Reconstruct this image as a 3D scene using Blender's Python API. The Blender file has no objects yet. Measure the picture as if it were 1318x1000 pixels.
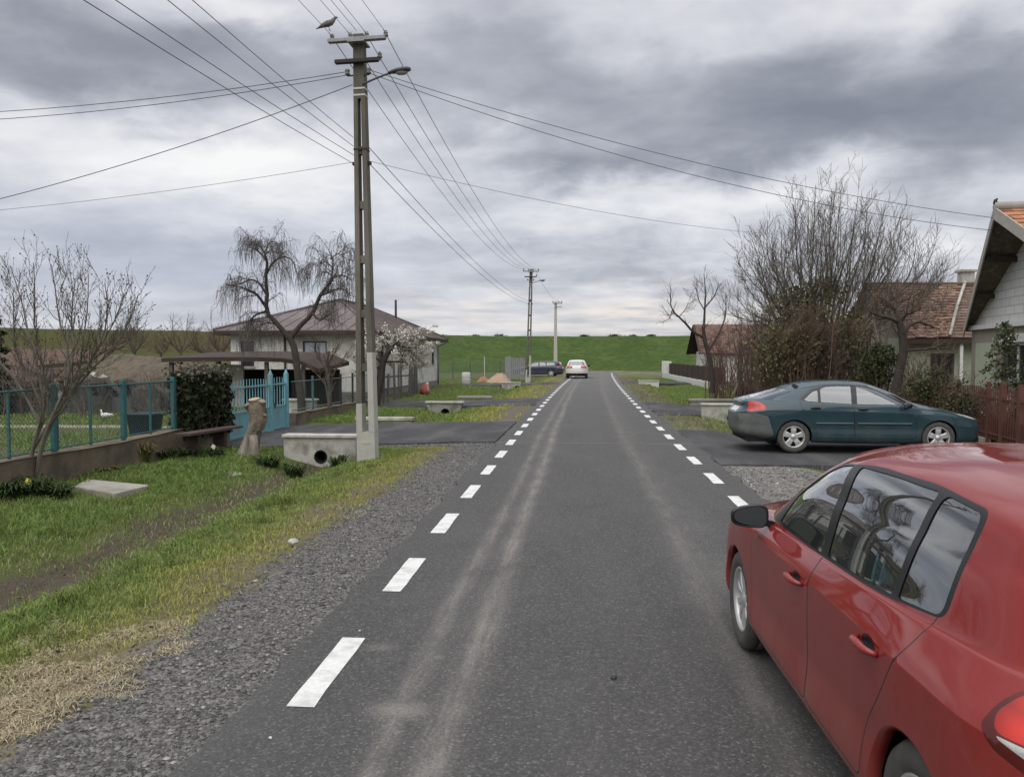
import bpy, bmesh, math, random
import numpy as np
from mathutils import Vector, Matrix, geometry, noise as mnoise
R = math.radians
C = bpy.context.scene.collection
scene = bpy.context.scene

# ------------------------------------------------------------------ camera
CAM_H, FPX = 1.817, 1010.0
PITCH, YAW = 2.38, 4.66
cam_d = bpy.data.cameras.new('camera')
cam = bpy.data.objects.new('camera', cam_d)
C.objects.link(cam)
cam.location = (0, 0, CAM_H)
cam.rotation_euler = (R(90 - PITCH), 0, R(YAW))
cam_d.sensor_fit = 'HORIZONTAL'
cam_d.sensor_width = 36.0
cam_d.lens = 36.0 * FPX / 1318.0
cam_d.clip_start = 0.05
cam_d.clip_end = 3000
scene.camera = cam
CAMROT = cam.rotation_euler.to_matrix()

# ------------------------------------------------------------------ sun, sky, exposure
SUN_EL, SUN_AZ = 55.0, 196.0          # azimuth clockwise from +Y: behind the camera
sun_d = bpy.data.lights.new('sun', 'SUN')
sun_d.energy = 1.5
sun_d.angle = R(80)
sun_d.color = (1.0, 0.965, 0.91)
sun = bpy.data.objects.new('sun', sun_d)
C.objects.link(sun)
_d = Vector((math.sin(R(SUN_AZ)) * math.cos(R(SUN_EL)), math.cos(R(SUN_AZ)) * math.cos(R(SUN_EL)), math.sin(R(SUN_EL))))
sun.rotation_euler = _d.to_track_quat('Z', 'Y').to_euler()
sun.location = _d * 60

scene.view_settings.view_transform = 'Standard'
scene.view_settings.look = 'None'
scene.view_settings.exposure = 0.47
scene.view_settings.gamma = 1.0
scene.view_settings.use_curve_mapping = False


class NT:
    """small helper for node trees"""
    def __init__(self, tree):
        self.t = tree; self.n = tree.nodes; self.l = tree.links
    def new(self, typ, **kw):
        nd = self.n.new(typ)
        for k, v in kw.items():
            if k == 'ins':
                for i, val in v.items():
                    self.set(nd, i, val)
            else:
                setattr(nd, k, v)
        return nd
    def set(self, nd, i, val):
        s = nd.inputs[i]
        if hasattr(val, 'is_output') or isinstance(val, bpy.types.NodeSocket):
            self.l.new(val, s)
        else:
            s.default_value = val
    def math(self, op, a, b=None, c=None, clamp=False):
        nd = self.n.new('ShaderNodeMath'); nd.operation = op; nd.use_clamp = clamp
        self.set(nd, 0, a)
        if b is not None: self.set(nd, 1, b)
        if c is not None: self.set(nd, 2, c)
        return nd.outputs[0]
    def mix(self, f, a, b, blend='MIX'):
        nd = self.n.new('ShaderNodeMix'); nd.data_type = 'RGBA'; nd.blend_type = blend
        self.set(nd, 0, f); self.set(nd, 6, a); self.set(nd, 7, b)
        return nd.outputs[2]
    def noise(self, vec, scale, detail=4.0, rough=0.55, dist=0.0):
        nd = self.n.new('ShaderNodeTexNoise')
        if vec is not None: self.l.new(vec, nd.inputs['Vector'])
        nd.inputs['Scale'].default_value = scale
        nd.inputs['Detail'].default_value = detail
        nd.inputs['Roughness'].default_value = rough
        nd.inputs['Distortion'].default_value = dist
        return nd.outputs['Fac']
    def voro(self, vec, scale, feature='F1', out='Distance', rnd=1.0):
        nd = self.n.new('ShaderNodeTexVoronoi'); nd.feature = feature
        if vec is not None: self.l.new(vec, nd.inputs['Vector'])
        nd.inputs['Scale'].default_value = scale
        nd.inputs['Randomness'].default_value = rnd
        return nd.outputs[out]
    def ramp(self, f, stops, interp='LINEAR'):
        nd = self.n.new('ShaderNodeValToRGB'); nd.color_ramp.interpolation = interp
        el = nd.color_ramp.elements
        while len(el) > 1: el.remove(el[-1])
        el[0].position = stops[0][0]; el[0].color = c4(stops[0][1])
        for p, c in stops[1:]:
            e = el.new(p); e.color = c4(c)
        self.set(nd, 0, f)
        return nd.outputs[0]
    def mrange(self, f, a, b, c=0.0, d=1.0, smooth=False):
        nd = self.n.new('ShaderNodeMapRange')
        nd.interpolation_type = 'SMOOTHSTEP' if smooth else 'LINEAR'
        nd.clamp = True
        self.set(nd, 0, f)
        for i, v in enumerate((a, b, c, d)): self.set(nd, i + 1, v)
        return nd.outputs[0]
    def mapping(self, vec, scale=(1, 1, 1), loc=(0, 0, 0), rot=(0, 0, 0)):
        nd = self.n.new('ShaderNodeMapping')
        self.l.new(vec, nd.inputs[0])
        nd.inputs['Location'].default_value = loc
        nd.inputs['Rotation'].default_value = rot
        nd.inputs['Scale'].default_value = scale
        return nd.outputs[0]
    def bump(self, h, strength=0.5, dist=0.02):
        nd = self.n.new('ShaderNodeBump')
        nd.inputs['Strength'].default_value = strength
        nd.inputs['Distance'].default_value = dist
        self.l.new(h, nd.inputs['Height'])
        return nd.outputs[0]


def c4(c):
    if isinstance(c, (int, float)): return (c, c, c, 1)
    return tuple(c) if len(c) == 4 else (c[0], c[1], c[2], 1)


# the sky: Nishita daylight seen through a procedural layer of broken grey cloud
world = bpy.data.worlds.new('World')
scene.world = world
world.use_nodes = True


def build_sky():
    nt = NT(world.node_tree)
    nt.n.clear()
    out = nt.new('ShaderNodeOutputWorld')
    bg = nt.new('ShaderNodeBackground')
    bg.inputs['Strength'].default_value = 0.1
    nt.l.new(bg.outputs[0], out.inputs[0])
    sky = nt.new('ShaderNodeTexSky', sky_type='NISHITA', sun_disc=False)
    sky.sun_elevation = R(SUN_EL)
    sky.sun_rotation = R(SUN_AZ)
    tc = nt.new('ShaderNodeTexCoord').outputs['Generated']
    sep = nt.new('ShaderNodeSeparateXYZ'); nt.l.new(tc, sep.inputs[0])
    x, y, z = sep.outputs
    zc = nt.math('MAXIMUM', z, 0.0)
    # cloud-deck coordinates
    den = nt.math('ADD', zc, 0.16)
    px = nt.math('DIVIDE', x, den); py = nt.math('DIVIDE', y, den)
    cv = nt.new('ShaderNodeCombineXYZ', ins={0: px, 1: py, 2: 0.0}).outputs[0]
    n1 = nt.noise(nt.mapping(cv, (1, 1, 1), (3.1, 1.7, 0)), 0.8, 7, 0.52, 0.35)
    n2 = nt.noise(nt.mapping(cv, (1, 1, 1), (9.1, 4.7, 2)), 2.1, 6, 0.5, 0.25)
    n3 = nt.noise(nt.mapping(cv, (1, 1, 1), (1.1, 8.7, 5)), 0.33, 3, 0.5, 0.0)
    # azimuth / elevation with cloudy wobble for the large masses
    az = nt.math('ARCTAN2', x, y)
    w1 = nt.math('SUBTRACT', nt.noise(tc, 7.0, 6, 0.55, 0.3), 0.5)
    w2 = nt.math('SUBTRACT', nt.noise(nt.mapping(tc, (1, 1, 2.0), (4, 2, 1)), 8.0, 6, 0.55, 0.3), 0.5)
    azw = nt.math('MULTIPLY_ADD', w1, 0.22, az)
    elw = nt.math('MULTIPLY_ADD', w2, 0.12, z)
    def blob(px_, py_, sx, sy):
        d = CAMROT @ Vector(((px_ - 659) / FPX, -(py_ - 500) / FPX, -1)); d.normalize()
        a0 = math.atan2(d.x, d.y); e0 = d.z
        a = nt.math('DIVIDE', nt.math('SUBTRACT', azw, a0), sx / FPX)
        e = nt.math('DIVIDE', nt.math('SUBTRACT', elw, e0), sy / FPX)
        q = nt.math('ADD', nt.math('MULTIPLY', a, a), nt.math('MULTIPLY', e, e))
        return nt.math('EXPONENT', nt.math('MULTIPLY', q, -1.0))
    base = nt.math('ADD', nt.math('MULTIPLY', nt.math('SUBTRACT', n1, 0.5), 0.75),
                   nt.math('MULTIPLY', nt.math('SUBTRACT', n2, 0.5), 0.62))
    base = nt.math('ADD', base, nt.math('MULTIPLY', nt.math('SUBTRACT', n3, 0.5), 0.15))
    n4 = nt.noise(nt.mapping(cv, (1, 1.3, 1), (2.1, 6.7, 3)), 5.0, 6, 0.55, 0.4)
    base = nt.math('ADD', base, nt.math('MULTIPLY', nt.math('SUBTRACT', n4, 0.5), 0.30))
    val = nt.math('ADD', base, 0.52)
    for (a, b, sx, sy, g) in SKY_BLOBS:
        val = nt.math('MULTIPLY_ADD', blob(a, b, sx, sy), g, val)
    col = nt.ramp(val, [(0.0, (0.165, 0.174, 0.205)), (0.22, (0.225, 0.235, 0.270)), (0.42, (0.325, 0.335, 0.372)),
                        (0.6, (0.455, 0.464, 0.500)), (0.8, (0.600, 0.604, 0.618)), (1.0, (0.715, 0.712, 0.700))])
    # brighter cloud overhead, as under any overcast
    up = nt.mrange(z, 0.46, 0.90, 1.0, SKY_ZENITH, True)
    col = nt.mix(1.0, col, nt.new('ShaderNodeCombineXYZ', ins={0: up, 1: up, 2: up}).outputs[0], 'MULTIPLY')
    # warm strip low in the distance, ahead along the road
    w = nt.math('MULTIPLY', blob(760, 408, 330, 26), nt.mrange(nt.noise(nt.mapping(tc, (3, 3, 26)), 3.0, 4, 0.5), 0.38, 0.62), clamp=True)
    col = nt.mix(nt.math('MULTIPLY', w, 0.75), col, (0.74, 0.66, 0.585, 1))
    v = nt.math('MULTIPLY', blob(200, 360, 420, 80), 0.45)
    col = nt.mix(v, col, (0.47, 0.50, 0.60, 1))
    col10 = nt.mix(1.0, col, (10, 10, 10, 1), 'MULTIPLY')
    fin = nt.mix(0.93, sky.outputs[0], col10)
    # below the horizon: dull ground colour
    low = nt.mrange(z, -0.06, -0.01, 0.0, 1.0)
    fin = nt.mix(low, (0.9, 0.9, 0.8, 1), fin)
    nt.l.new(fin, bg.inputs['Color'])


SKY_ZENITH = 2.3
# (px, py, width, height, gain) read off the photograph as directions: brighter (+) and darker (-) cloud masses
SKY_BLOBS = [
    (90, 85, 170, 50, -0.34), (250, 60, 90, 40, -0.14), (440, 100, 130, 45, -0.22), (30, 15, 120, 30, -0.06), (300, 8, 70, 25, 0.26), (500, 12, 130, 22, 0.10),
    (700, 115, 100, 40, -0.18), (600, 30, 90, 40, -0.06), (830, 25, 110, 40, 0.18), (1000, 140, 170, 50, -0.26), (1230, 120, 170, 55, -0.28), (880, 110, 60, 40, 0.05),
    (1000, 198, 140, 28, -0.22), (1230, 215, 130, 30, -0.22), (740, 218, 90, 20, -0.22), (580, 150, 100, 35, -0.06), (1100, 60, 160, 30, 0.08),
    (120, 175, 200, 36, 0.15), (400, 205, 180, 46, 0.24), (640, 195, 60, 26, 0.22), (250, 235, 260, 40, 0.14), (900, 252, 200, 34, 0.36),
    (1110, 215, 50, 24, 0.25), (1100, 300, 200, 40, 0.10), (680, 285, 200, 40, 0.18), (500, 300, 160, 50, 0.04),
    (1180, 8, 200, 25, 0.10), (620, 345, 240, 14, 0.02), (820, 368, 300, 14, -0.18), (900, 340, 160, 16, -0.08), (180, 340, 220, 40, -0.14), (600, 320, 160, 14, -0.10),
]
build_sky()

# ------------------------------------------------------------------ pixel -> world helpers (real distances are given)
def ray(px, py):
    return CAMROT @ Vector(((px - 659) / FPX, -(py - 500) / FPX, -1))
def gp(px, py, z=0.0):
    d = ray(px, py); t = (z - CAM_H) / d.z
    return Vector((d.x * t, d.y * t, z))
def atY(px, py, Y):
    d = ray(px, py); t = Y / d.y
    return Vector((d.x * t, Y, CAM_H + d.z * t))
def atX(px, py, X):
    d = ray(px, py); t = X / d.x
    return Vector((X, d.y * t, CAM_H + d.z * t))

# ------------------------------------------------------------------ scene helpers
def tag(o, label=None, cat=None, group=None, kind=None):
    if label: o['label'] = label
    if cat: o['category'] = cat
    if group: o['group'] = group
    if kind: o['kind'] = kind
    return o
def thing(name, label, cat, loc=(0, 0, 0), rz=0.0, group=None):
    o = bpy.data.objects.new(name, None); C.objects.link(o)
    o.empty_display_size = 0.2
    o.location = loc; o.rotation_euler = (0, 0, rz)
    return tag(o, label, cat, group)
def copy_tree(o, parent=None):
    c = o.copy(); C.objects.link(c); c.parent = parent
    for ch in o.children: copy_tree(ch, c)
    return c

class MB:
    """collects geometry for ONE mesh object"""
    def __init__(self):
        self.v = []; self.f = []; self.mi = []; self.sm = []; self.mats = []; self.cur = 0; self.smooth = False
    def mat(self, m):
        if m not in self.mats: self.mats.append(m)
        self.cur = self.mats.index(m); return self
    def add(self, verts, faces, smooth=None):
        b = len(self.v); self.v.extend([tuple(p) for p in verts])
        s = self.smooth if smooth is None else smooth
        for f in faces:
            self.f.append(tuple(i + b for i in f)); self.mi.append(self.cur); self.sm.append(s)
        return self
    def box(self, x0, x1, y0, y1, z0, z1, M=None, bev=0.0):
        if bev > 0:
            b = bev
            pts = []; 
            def rect(xa, xb, ya, yb, z):
                return [(xa + b, ya, z), (xb - b, ya, z), (xb, ya + b, z), (xb, yb - b, z), (xb - b, yb, z), (xa + b, yb, z), (xa, yb - b, z), (xa, ya + b, z)]
            def rin(z):
                return [(x0 + 2*b, y0 + b, z), (x1 - 2*b, y0 + b, z), (x1 - b, y0 + 2*b, z), (x1 - b, y1 - 2*b, z), (x1 - 2*b, y1 - b, z), (x0 + 2*b, y1 - b, z), (x0 + b, y1 - 2*b, z), (x0 + b, y0 + 2*b, z)]
            pts = rin(z0) + rect(x0, x1, y0, y1, z0 + b) + rect(x0, x1, y0, y1, z1 - b) + rin(z1)
            fs = [tuple(range(7, -1, -1)), tuple(range(24, 32))]
            for k in range(3):
                for i in range(8):
                    j = (i + 1) % 8
                    fs.append((k*8 + i, k*8 + j, k*8 + 8 + j, k*8 + 8 + i))
            if M is not None: pts = [M @ Vector(p) for p in pts]
            return self.add(pts, fs, False)
        pts = [(x0, y0, z0), (x1, y0, z0), (x1, y1, z0), (x0, y1, z0), (x0, y0, z1), (x1, y0, z1), (x1, y1, z1), (x0, y1, z1)]
        if M is not None: pts = [M @ Vector(p) for p in pts]
        return self.add(pts, [(3, 2, 1, 0), (4, 5, 6, 7), (0, 1, 5, 4), (1, 2, 6, 5), (2, 3, 7, 6), (3, 0, 4, 7)], False)
    def bar(self, a, b, w, h, up=(0, 0, 1), w2=None, h2=None):
        a = Vector(a); b = Vector(b); d = (b - a).normalized(); up = Vector(up)
        s = d.cross(up)
        if s.length < 1e-4: s = d.cross(Vector((1, 0, 0)))
        s.normalize(); t = s.cross(d).normalized()
        w2 = w if w2 is None else w2; h2 = h if h2 is None else h2
        pts = []
        for p, ww, hh in ((a, w, h), (b, w2, h2)):
            for i, j in ((-1, -1), (1, -1), (1, 1), (-1, 1)): pts.append(p + s * (i * ww / 2) + t * (j * hh / 2))
        return self.add(pts, [(3, 2, 1, 0), (4, 5, 6, 7), (0, 1, 5, 4), (1, 2, 6, 5), (2, 3, 7, 6), (3, 0, 4, 7)], False)
    def tube(self, pts, rad, sides=6, caps=True, smooth=True):
        pts = [Vector(p) for p in pts]; n = len(pts)
        if isinstance(rad, (int, float)): rad = [rad] * n
        V = []; F = []
        t0 = (pts[1] - pts[0]).normalized()
        ref = Vector((0, 0, 1)) if abs(t0.z) < 0.9 else Vector((1, 0, 0))
        s = t0.cross(ref).normalized()
        for i in range(n):
            t = (pts[min(i + 1, n - 1)] - pts[max(i - 1, 0)])
            if t.length < 1e-9: t = t0.copy()
            t.normalize()
            s = (s - t * s.dot(t))
            if s.length < 1e-6: s = t.cross(Vector((0.3, 0.5, 0.8)))
            s.normalize(); b = t.cross(s)
            for k in range(sides):
                a = 2 * math.pi * k / sides
                V.append(pts[i] + (s * math.cos(a) + b * math.sin(a)) * rad[i])
        for i in range(n - 1):
            for k in range(sides):
                k2 = (k + 1) % sides
                F.append((i * sides + k, i * sides + k2, (i + 1) * sides + k2, (i + 1) * sides + k))
        if caps:
            F.append(tuple(range(sides - 1, -1, -1))); F.append(tuple((n - 1) * sides + k for k in range(sides)))
        return self.add(V, F, smooth)
    def lathe(self, prof, segs=24, M=None, smooth=True, axis='Z', close=False):
        """prof: (r, h) pairs, revolved about the axis"""
        V = []; F = []; n = len(prof)
        for r, h in prof:
            for k in range(segs):
                a = 2 * math.pi * k / segs
                if axis == 'Z': p = Vector((r * math.cos(a), r * math.sin(a), h))
                else: p = Vector((r * math.cos(a), h, r * math.sin(a)))
                V.append(M @ p if M is not None else p)
        for i in range(n - 1):
            for k in range(segs):
                k2 = (k + 1) % segs
                q = (i * segs + k, i * segs + k2, (i + 1) * segs + k2, (i + 1) * segs + k)
                F.append(q if axis == 'Z' else q[::-1])
        return self.add(V, F, smooth)
    def poly(self, pts, smooth=False):
        return self.add(pts, [tuple(range(len(pts)))], smooth)
    def prism(self, pts, d, smooth=False):
        """closed polygon pts extruded by vector d"""
        n = len(pts); d = Vector(d); P = [Vector(p) for p in pts]
        F = [tuple(range(n - 1, -1, -1)), tuple(range(n, 2 * n))]
        for i in range(n):
            j = (i + 1) % n; F.append((i, j, n + j, n + i))
        return self.add(P + [p + d for p in P], F, smooth)
    def build(self, name, m=None, parent=None, loc=None):
        me = bpy.data.meshes.new(name)
        me.from_pydata(self.v, [], self.f)
        mats = self.mats if self.mats else ([m] if m else [])
        for x in mats: me.materials.append(x)
        if len(mats) > 1: me.polygons.foreach_set('material_index', self.mi)
        me.polygons.foreach_set('use_smooth', self.sm)
        me.update()
        o = bpy.data.objects.new(name, me); C.objects.link(o)
        if parent is not None: o.parent = parent
        if loc is not None: o.location = loc
        return o

def np_mesh(name, V, F, mat, smooth=False, parent=None, colors=None):
    """fast mesh from numpy arrays; F is (n,3) or (n,4)"""
    me = bpy.data.meshes.new(name)
    nv = len(V); nf, k = F.shape
    me.vertices.add(nv); me.vertices.foreach_set('co', np.asarray(V, np.float32).ravel())
    me.loops.add(nf * k); me.loops.foreach_set('vertex_index', np.asarray(F, np.int32).ravel())
    me.polygons.add(nf)
    me.polygons.foreach_set('loop_start', np.arange(0, nf * k, k, dtype=np.int32))
    me.polygons.foreach_set('use_smooth', np.full(nf, smooth))
    me.materials.append(mat)
    me.update(calc_edges=True)
    if colors is not None:
        at = me.color_attributes.new('tint', 'FLOAT_COLOR', 'POINT')
        at.data.foreach_set('color', np.asarray(colors, np.float32).ravel())
    me.validate()
    o = bpy.data.objects.new(name, me); C.objects.link(o)
    if parent is not None: o.parent = parent
    return o

# ------------------------------------------------------------------ materials
def new_mat(name):
    m = bpy.data.materials.new(name); m.use_nodes = True
    nt = NT(m.node_tree); bs = nt.n['Principled BSDF']
    return m, nt, bs
def mat_noise(name, c1, c2, scale=6.0, rough=0.8, bump=0.3, bdist=0.01, detail=6, c3=None, s3=0.7, metallic=0.0, stretch=(1, 1, 1), spec=0.3, fine=None):
    """two-tone noisy surface with optional large-scale stain colour c3"""
    m, nt, bs = new_mat(name)
    tc = nt.new('ShaderNodeTexCoord').outputs['Object']
    v = nt.mapping(tc, stretch)
    n = nt.noise(v, scale, detail, 0.6)
    col = nt.mix(nt.mrange(n, 0.3, 0.7), c4(c1), c4(c2))
    if c3 is not None:
        n3 = nt.noise(nt.mapping(tc, stretch, (7, 3, 1)), s3, 5, 0.62)
        col = nt.mix(nt.mrange(n3, 0.48, 0.66), col, c4(c3))
    nt.l.new(col, bs.inputs['Base Color'])
    bs.inputs['Roughness'].default_value = rough
    bs.inputs['Metallic'].default_value = metallic
    bs.inputs['Specular IOR Level'].default_value = spec
    if bump > 0:
        nt.l.new(nt.bump(nt.noise(v, fine or scale * 5, 5, 0.65), bump, bdist), bs.inputs['Normal'])
    return m
def mat_tint(name, rough=0.85, trans=0.0, spec=0.15, var=0.35, scale=3.0):
    """colour from the mesh's own per-vertex tint attribute (leaf, blade or stone colour)"""
    m, nt, bs = new_mat(name)
    at = nt.new('ShaderNodeAttribute', attribute_name='tint').outputs['Color']
    nt.l.new(at, bs.inputs['Base Color'])
    bs.inputs['Roughness'].default_value = rough
    bs.inputs['Specular IOR Level'].default_value = spec
    return m

M = {}
M['concrete'] = mat_noise('concrete', (0.36, 0.345, 0.30), (0.26, 0.25, 0.22), 9, 0.9, 0.7, 0.015, c3=(0.15, 0.142, 0.112), s3=2.2)
M['concrete_pale'] = mat_noise('concrete_pale', (0.50, 0.485, 0.43), (0.38, 0.365, 0.32), 7, 0.9, 0.6, 0.012, c3=(0.22, 0.208, 0.168), s3=2.4)
M['concrete_slab'] = mat_noise('concrete_slab', (0.42, 0.40, 0.34), (0.33, 0.31, 0.26), 5, 0.9, 0.4, 0.01, c3=(0.24, 0.22, 0.17), s3=1.4)
M['pole_concrete'] = mat_noise('pole_concrete', (0.145, 0.132, 0.106), (0.092, 0.084, 0.068), 6, 0.9, 0.4, 0.008, c3=(0.19, 0.175, 0.145), s3=0.9, stretch=(1, 1, 0.35))
M['pole_pale'] = mat_noise('pole_pale', (0.47, 0.45, 0.40), (0.38, 0.365, 0.32), 6, 0.9, 0.3, 0.006)
M['wall_old'] = mat_noise('wall_old', (0.21, 0.165, 0.115), (0.145, 0.115, 0.082), 4, 0.95, 0.7, 0.02, c3=(0.085, 0.075, 0.058), s3=1.1)
M['iron_dark'] = mat_noise('iron_dark', (0.05, 0.045, 0.042), (0.03, 0.028, 0.028), 20, 0.7, 0.2, 0.003)
M['steel_grey'] = mat_noise('steel_grey', (0.30, 0.31, 0.32), (0.22, 0.225, 0.235), 12, 0.5, 0.1, 0.003, metallic=0.4)
M['porcelain'] = mat_noise('porcelain', (0.20, 0.18, 0.165), (0.13, 0.115, 0.105), 30, 0.35, 0.05, 0.002, spec=0.5)
M['lamp_grey'] = mat_noise('lamp_grey', (0.11, 0.105, 0.115), (0.075, 0.07, 0.078), 15, 0.55, 0.1, 0.003)
M['lamp_glass'] = mat_noise('lamp_glass', (0.35, 0.34, 0.32), (0.28, 0.27, 0.26), 10, 0.3, 0.0, 0.003)
M['cable'] = mat_noise('cable', (0.12, 0.12, 0.128), (0.10, 0.10, 0.106), 3, 0.6, 0.0)
M['cable_grey'] = mat_noise('cable_grey', (0.22, 0.22, 0.235), (0.18, 0.18, 0.19), 3, 0.6, 0.0)
M['teal'] = mat_noise('teal_paint', (0.045, 0.15, 0.16), (0.035, 0.115, 0.125), 14, 0.55, 0.15, 0.003, c3=(0.07, 0.13, 0.12), s3=2.6)
M['teal_light'] = mat_noise('teal_light_paint', (0.16, 0.36, 0.40), (0.125, 0.30, 0.34), 8, 0.6, 0.15, 0.003, c3=(0.17, 0.25, 0.25), s3=2.2)
M['wire_mesh'] = mat_noise('wire_mesh', (0.13, 0.19, 0.19), (0.10, 0.15, 0.15), 10, 0.6, 0.0)
M['wood_old'] = mat_noise('wood_old', (0.155, 0.12, 0.088), (0.095, 0.075, 0.055), 5, 0.9, 0.6, 0.006, stretch=(6, 6, 0.6), c3=(0.20, 0.175, 0.145), s3=1.5)
M['wood_grey'] = mat_noise('wood_grey', (0.15, 0.14, 0.125), (0.095, 0.09, 0.08), 5, 0.95, 0.6, 0.006, stretch=(8, 8, 0.7), c3=(0.07, 0.065, 0.06), s3=2)
M['wood_dark'] = mat_noise('wood_dark', (0.065, 0.045, 0.034), (0.042, 0.03, 0.024), 6, 0.85, 0.5, 0.006, stretch=(1, 1, 4))
M['bench_wood'] = mat_noise('bench_wood', (0.105, 0.068, 0.058), (0.062, 0.042, 0.037), 5, 0.8, 0.5, 0.004, stretch=(0.5, 6, 6))
M['bark'] = mat_noise('bark', (0.15, 0.122, 0.094), (0.085, 0.068, 0.053), 14, 0.95, 0.9, 0.02, stretch=(1, 1, 0.4))
M['bark_dark'] = mat_noise('bark_dark', (0.078, 0.063, 0.053), (0.045, 0.038, 0.033), 14, 0.95, 0.8, 0.02, stretch=(1, 1, 0.4))
M['bark_grey'] = mat_noise('bark_grey', (0.20, 0.175, 0.142), (0.12, 0.105, 0.086), 12, 0.95, 0.6, 0.01, stretch=(1, 1, 0.4))
M['twig_brown'] = mat_noise('twig_brown', (0.17, 0.12, 0.09), (0.115, 0.082, 0.062), 3, 0.95, 0.0)
M['twig_grey'] = mat_noise('twig_grey', (0.165, 0.145, 0.118), (0.11, 0.096, 0.078), 3, 0.95, 0.0)
M['twig_dark'] = mat_noise('twig_dark', (0.135, 0.118, 0.102), (0.09, 0.08, 0.07), 3, 0.95, 0.0)
M['twig_olive'] = mat_noise('twig_olive', (0.19, 0.16, 0.10), (0.13, 0.108, 0.072), 3, 0.95, 0.0)
M['twig_red'] = mat_noise('twig_red', (0.19, 0.115, 0.09), (0.13, 0.08, 0.066), 3, 0.95, 0.0)
M['limewash'] = mat_noise('limewash', (0.36, 0.335, 0.28), (0.17, 0.14, 0.105), 11, 0.95, 1.0, 0.03, stretch=(1, 1, 0.18), c3=(0.13, 0.105, 0.078), s3=3.0)
M['cut_wood'] = mat_noise('cut_wood', (0.45, 0.36, 0.22), (0.33, 0.26, 0.16), 14, 0.9, 0.4, 0.01)
M['tint'] = mat_tint('leaf_tint')
M['tint_stone'] = mat_tint('stone_tint', rough=0.9)
M['white_wall'] = mat_noise('white_wall', (0.66, 0.645, 0.58), (0.56, 0.545, 0.485), 3, 0.9, 0.2, 0.006, c3=(0.44, 0.42, 0.365), s3=0.5)
M['plinth'] = mat_noise('plinth', (0.24, 0.215, 0.19), (0.17, 0.155, 0.14), 5, 0.9, 0.4, 0.01)
M['window_white'] = mat_noise('window_white', (0.72, 0.72, 0.70), (0.62, 0.62, 0.60), 8, 0.5, 0.0)
M['dark_frame'] = mat_noise('dark_frame', (0.06, 0.045, 0.04), (0.04, 0.032, 0.03), 8, 0.6, 0.0)
M['rubber'] = mat_noise('rubber', (0.045, 0.043, 0.041), (0.028, 0.027, 0.027), 25, 0.8, 0.2, 0.003)
M['tyre_dusty'] = mat_noise('tyre_dusty', (0.10, 0.094, 0.085), (0.055, 0.052, 0.049), 9, 0.9, 0.3, 0.003)
M['black_trim'] = mat_noise('black_trim', (0.012, 0.012, 0.013), (0.008, 0.008, 0.009), 20, 0.32, 0.0, 0.002, spec=0.5)
M['interior'] = mat_noise('interior_cloth', (0.035, 0.035, 0.038), (0.02, 0.02, 0.022), 20, 0.85, 0.1, 0.003)
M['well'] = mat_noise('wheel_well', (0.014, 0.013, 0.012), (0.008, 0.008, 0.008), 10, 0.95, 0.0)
M['bumper_dusty'] = mat_noise('bumper_dusty', (0.115, 0.125, 0.115), (0.075, 0.088, 0.085), 5, 0.7, 0.1, 0.003, c3=(0.16, 0.16, 0.14), s3=1.6)
M['rim'] = mat_noise('rim_silver', (0.58, 0.58, 0.57), (0.47, 0.465, 0.45), 6, 0.38, 0.0, metallic=0.55, spec=0.5)
M['chrome'] = mat_noise('chrome', (0.6, 0.6, 0.6), (0.55, 0.55, 0.55), 6, 0.15, 0.0, metallic=1.0)
M['plate'] = mat_noise('plate_white', (0.72, 0.72, 0.70), (0.62, 0.62, 0.6), 8, 0.5, 0.0)
M['white_paint_line'] = mat_noise('white_line_paint', (0.74, 0.74, 0.71), (0.60, 0.595, 0.565), 38, 0.7, 0.4, 0.003, c3=(0.50, 0.49, 0.455), s3=6.0)
M['tarp'] = mat_noise('tarpaulin', (0.045, 0.045, 0.05), (0.028, 0.028, 0.032), 3, 0.5, 0.5, 0.02)
M['feather_white'] = mat_noise('feather_white', (0.75, 0.74, 0.70), (0.62, 0.61, 0.57), 20, 0.9, 0.2, 0.005)
M['feather_grey'] = mat_noise('feather_grey', (0.20, 0.175, 0.165), (0.14, 0.12, 0.115), 20, 0.9, 0.2, 0.004)
M['beak_orange'] = mat_noise('beak_orange', (0.55, 0.24, 0.05), (0.45, 0.19, 0.04), 20, 0.6, 0.0)
M['tub'] = mat_noise('tub_plastic', (0.030, 0.048, 0.052), (0.020, 0.033, 0.037), 6, 0.5, 0.1, 0.003)
M['brown_iron'] = mat_noise('brown_iron', (0.145, 0.062, 0.045), (0.095, 0.042, 0.032), 9, 0.7, 0.2, 0.003)
M['sand'] = mat_noise('sand', (0.42, 0.30, 0.215), (0.33, 0.235, 0.17), 6, 0.95, 0.8, 0.03)
M['brick'] = mat_noise('brick', (0.36, 0.20, 0.13), (0.27, 0.145, 0.095), 6, 0.95, 0.4, 0.01)
M['barrel'] = mat_noise('barrel_white', (0.62, 0.62, 0.58), (0.52, 0.52, 0.48), 6, 0.6, 0.1, 0.004)
M['straw_roof'] = mat_noise('straw_roof', (0.20, 0.165, 0.115), (0.13, 0.105, 0.075), 4, 0.95, 0.9, 0.05, stretch=(6, 1, 1), c3=(0.085, 0.072, 0.055), s3=0.9)

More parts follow.
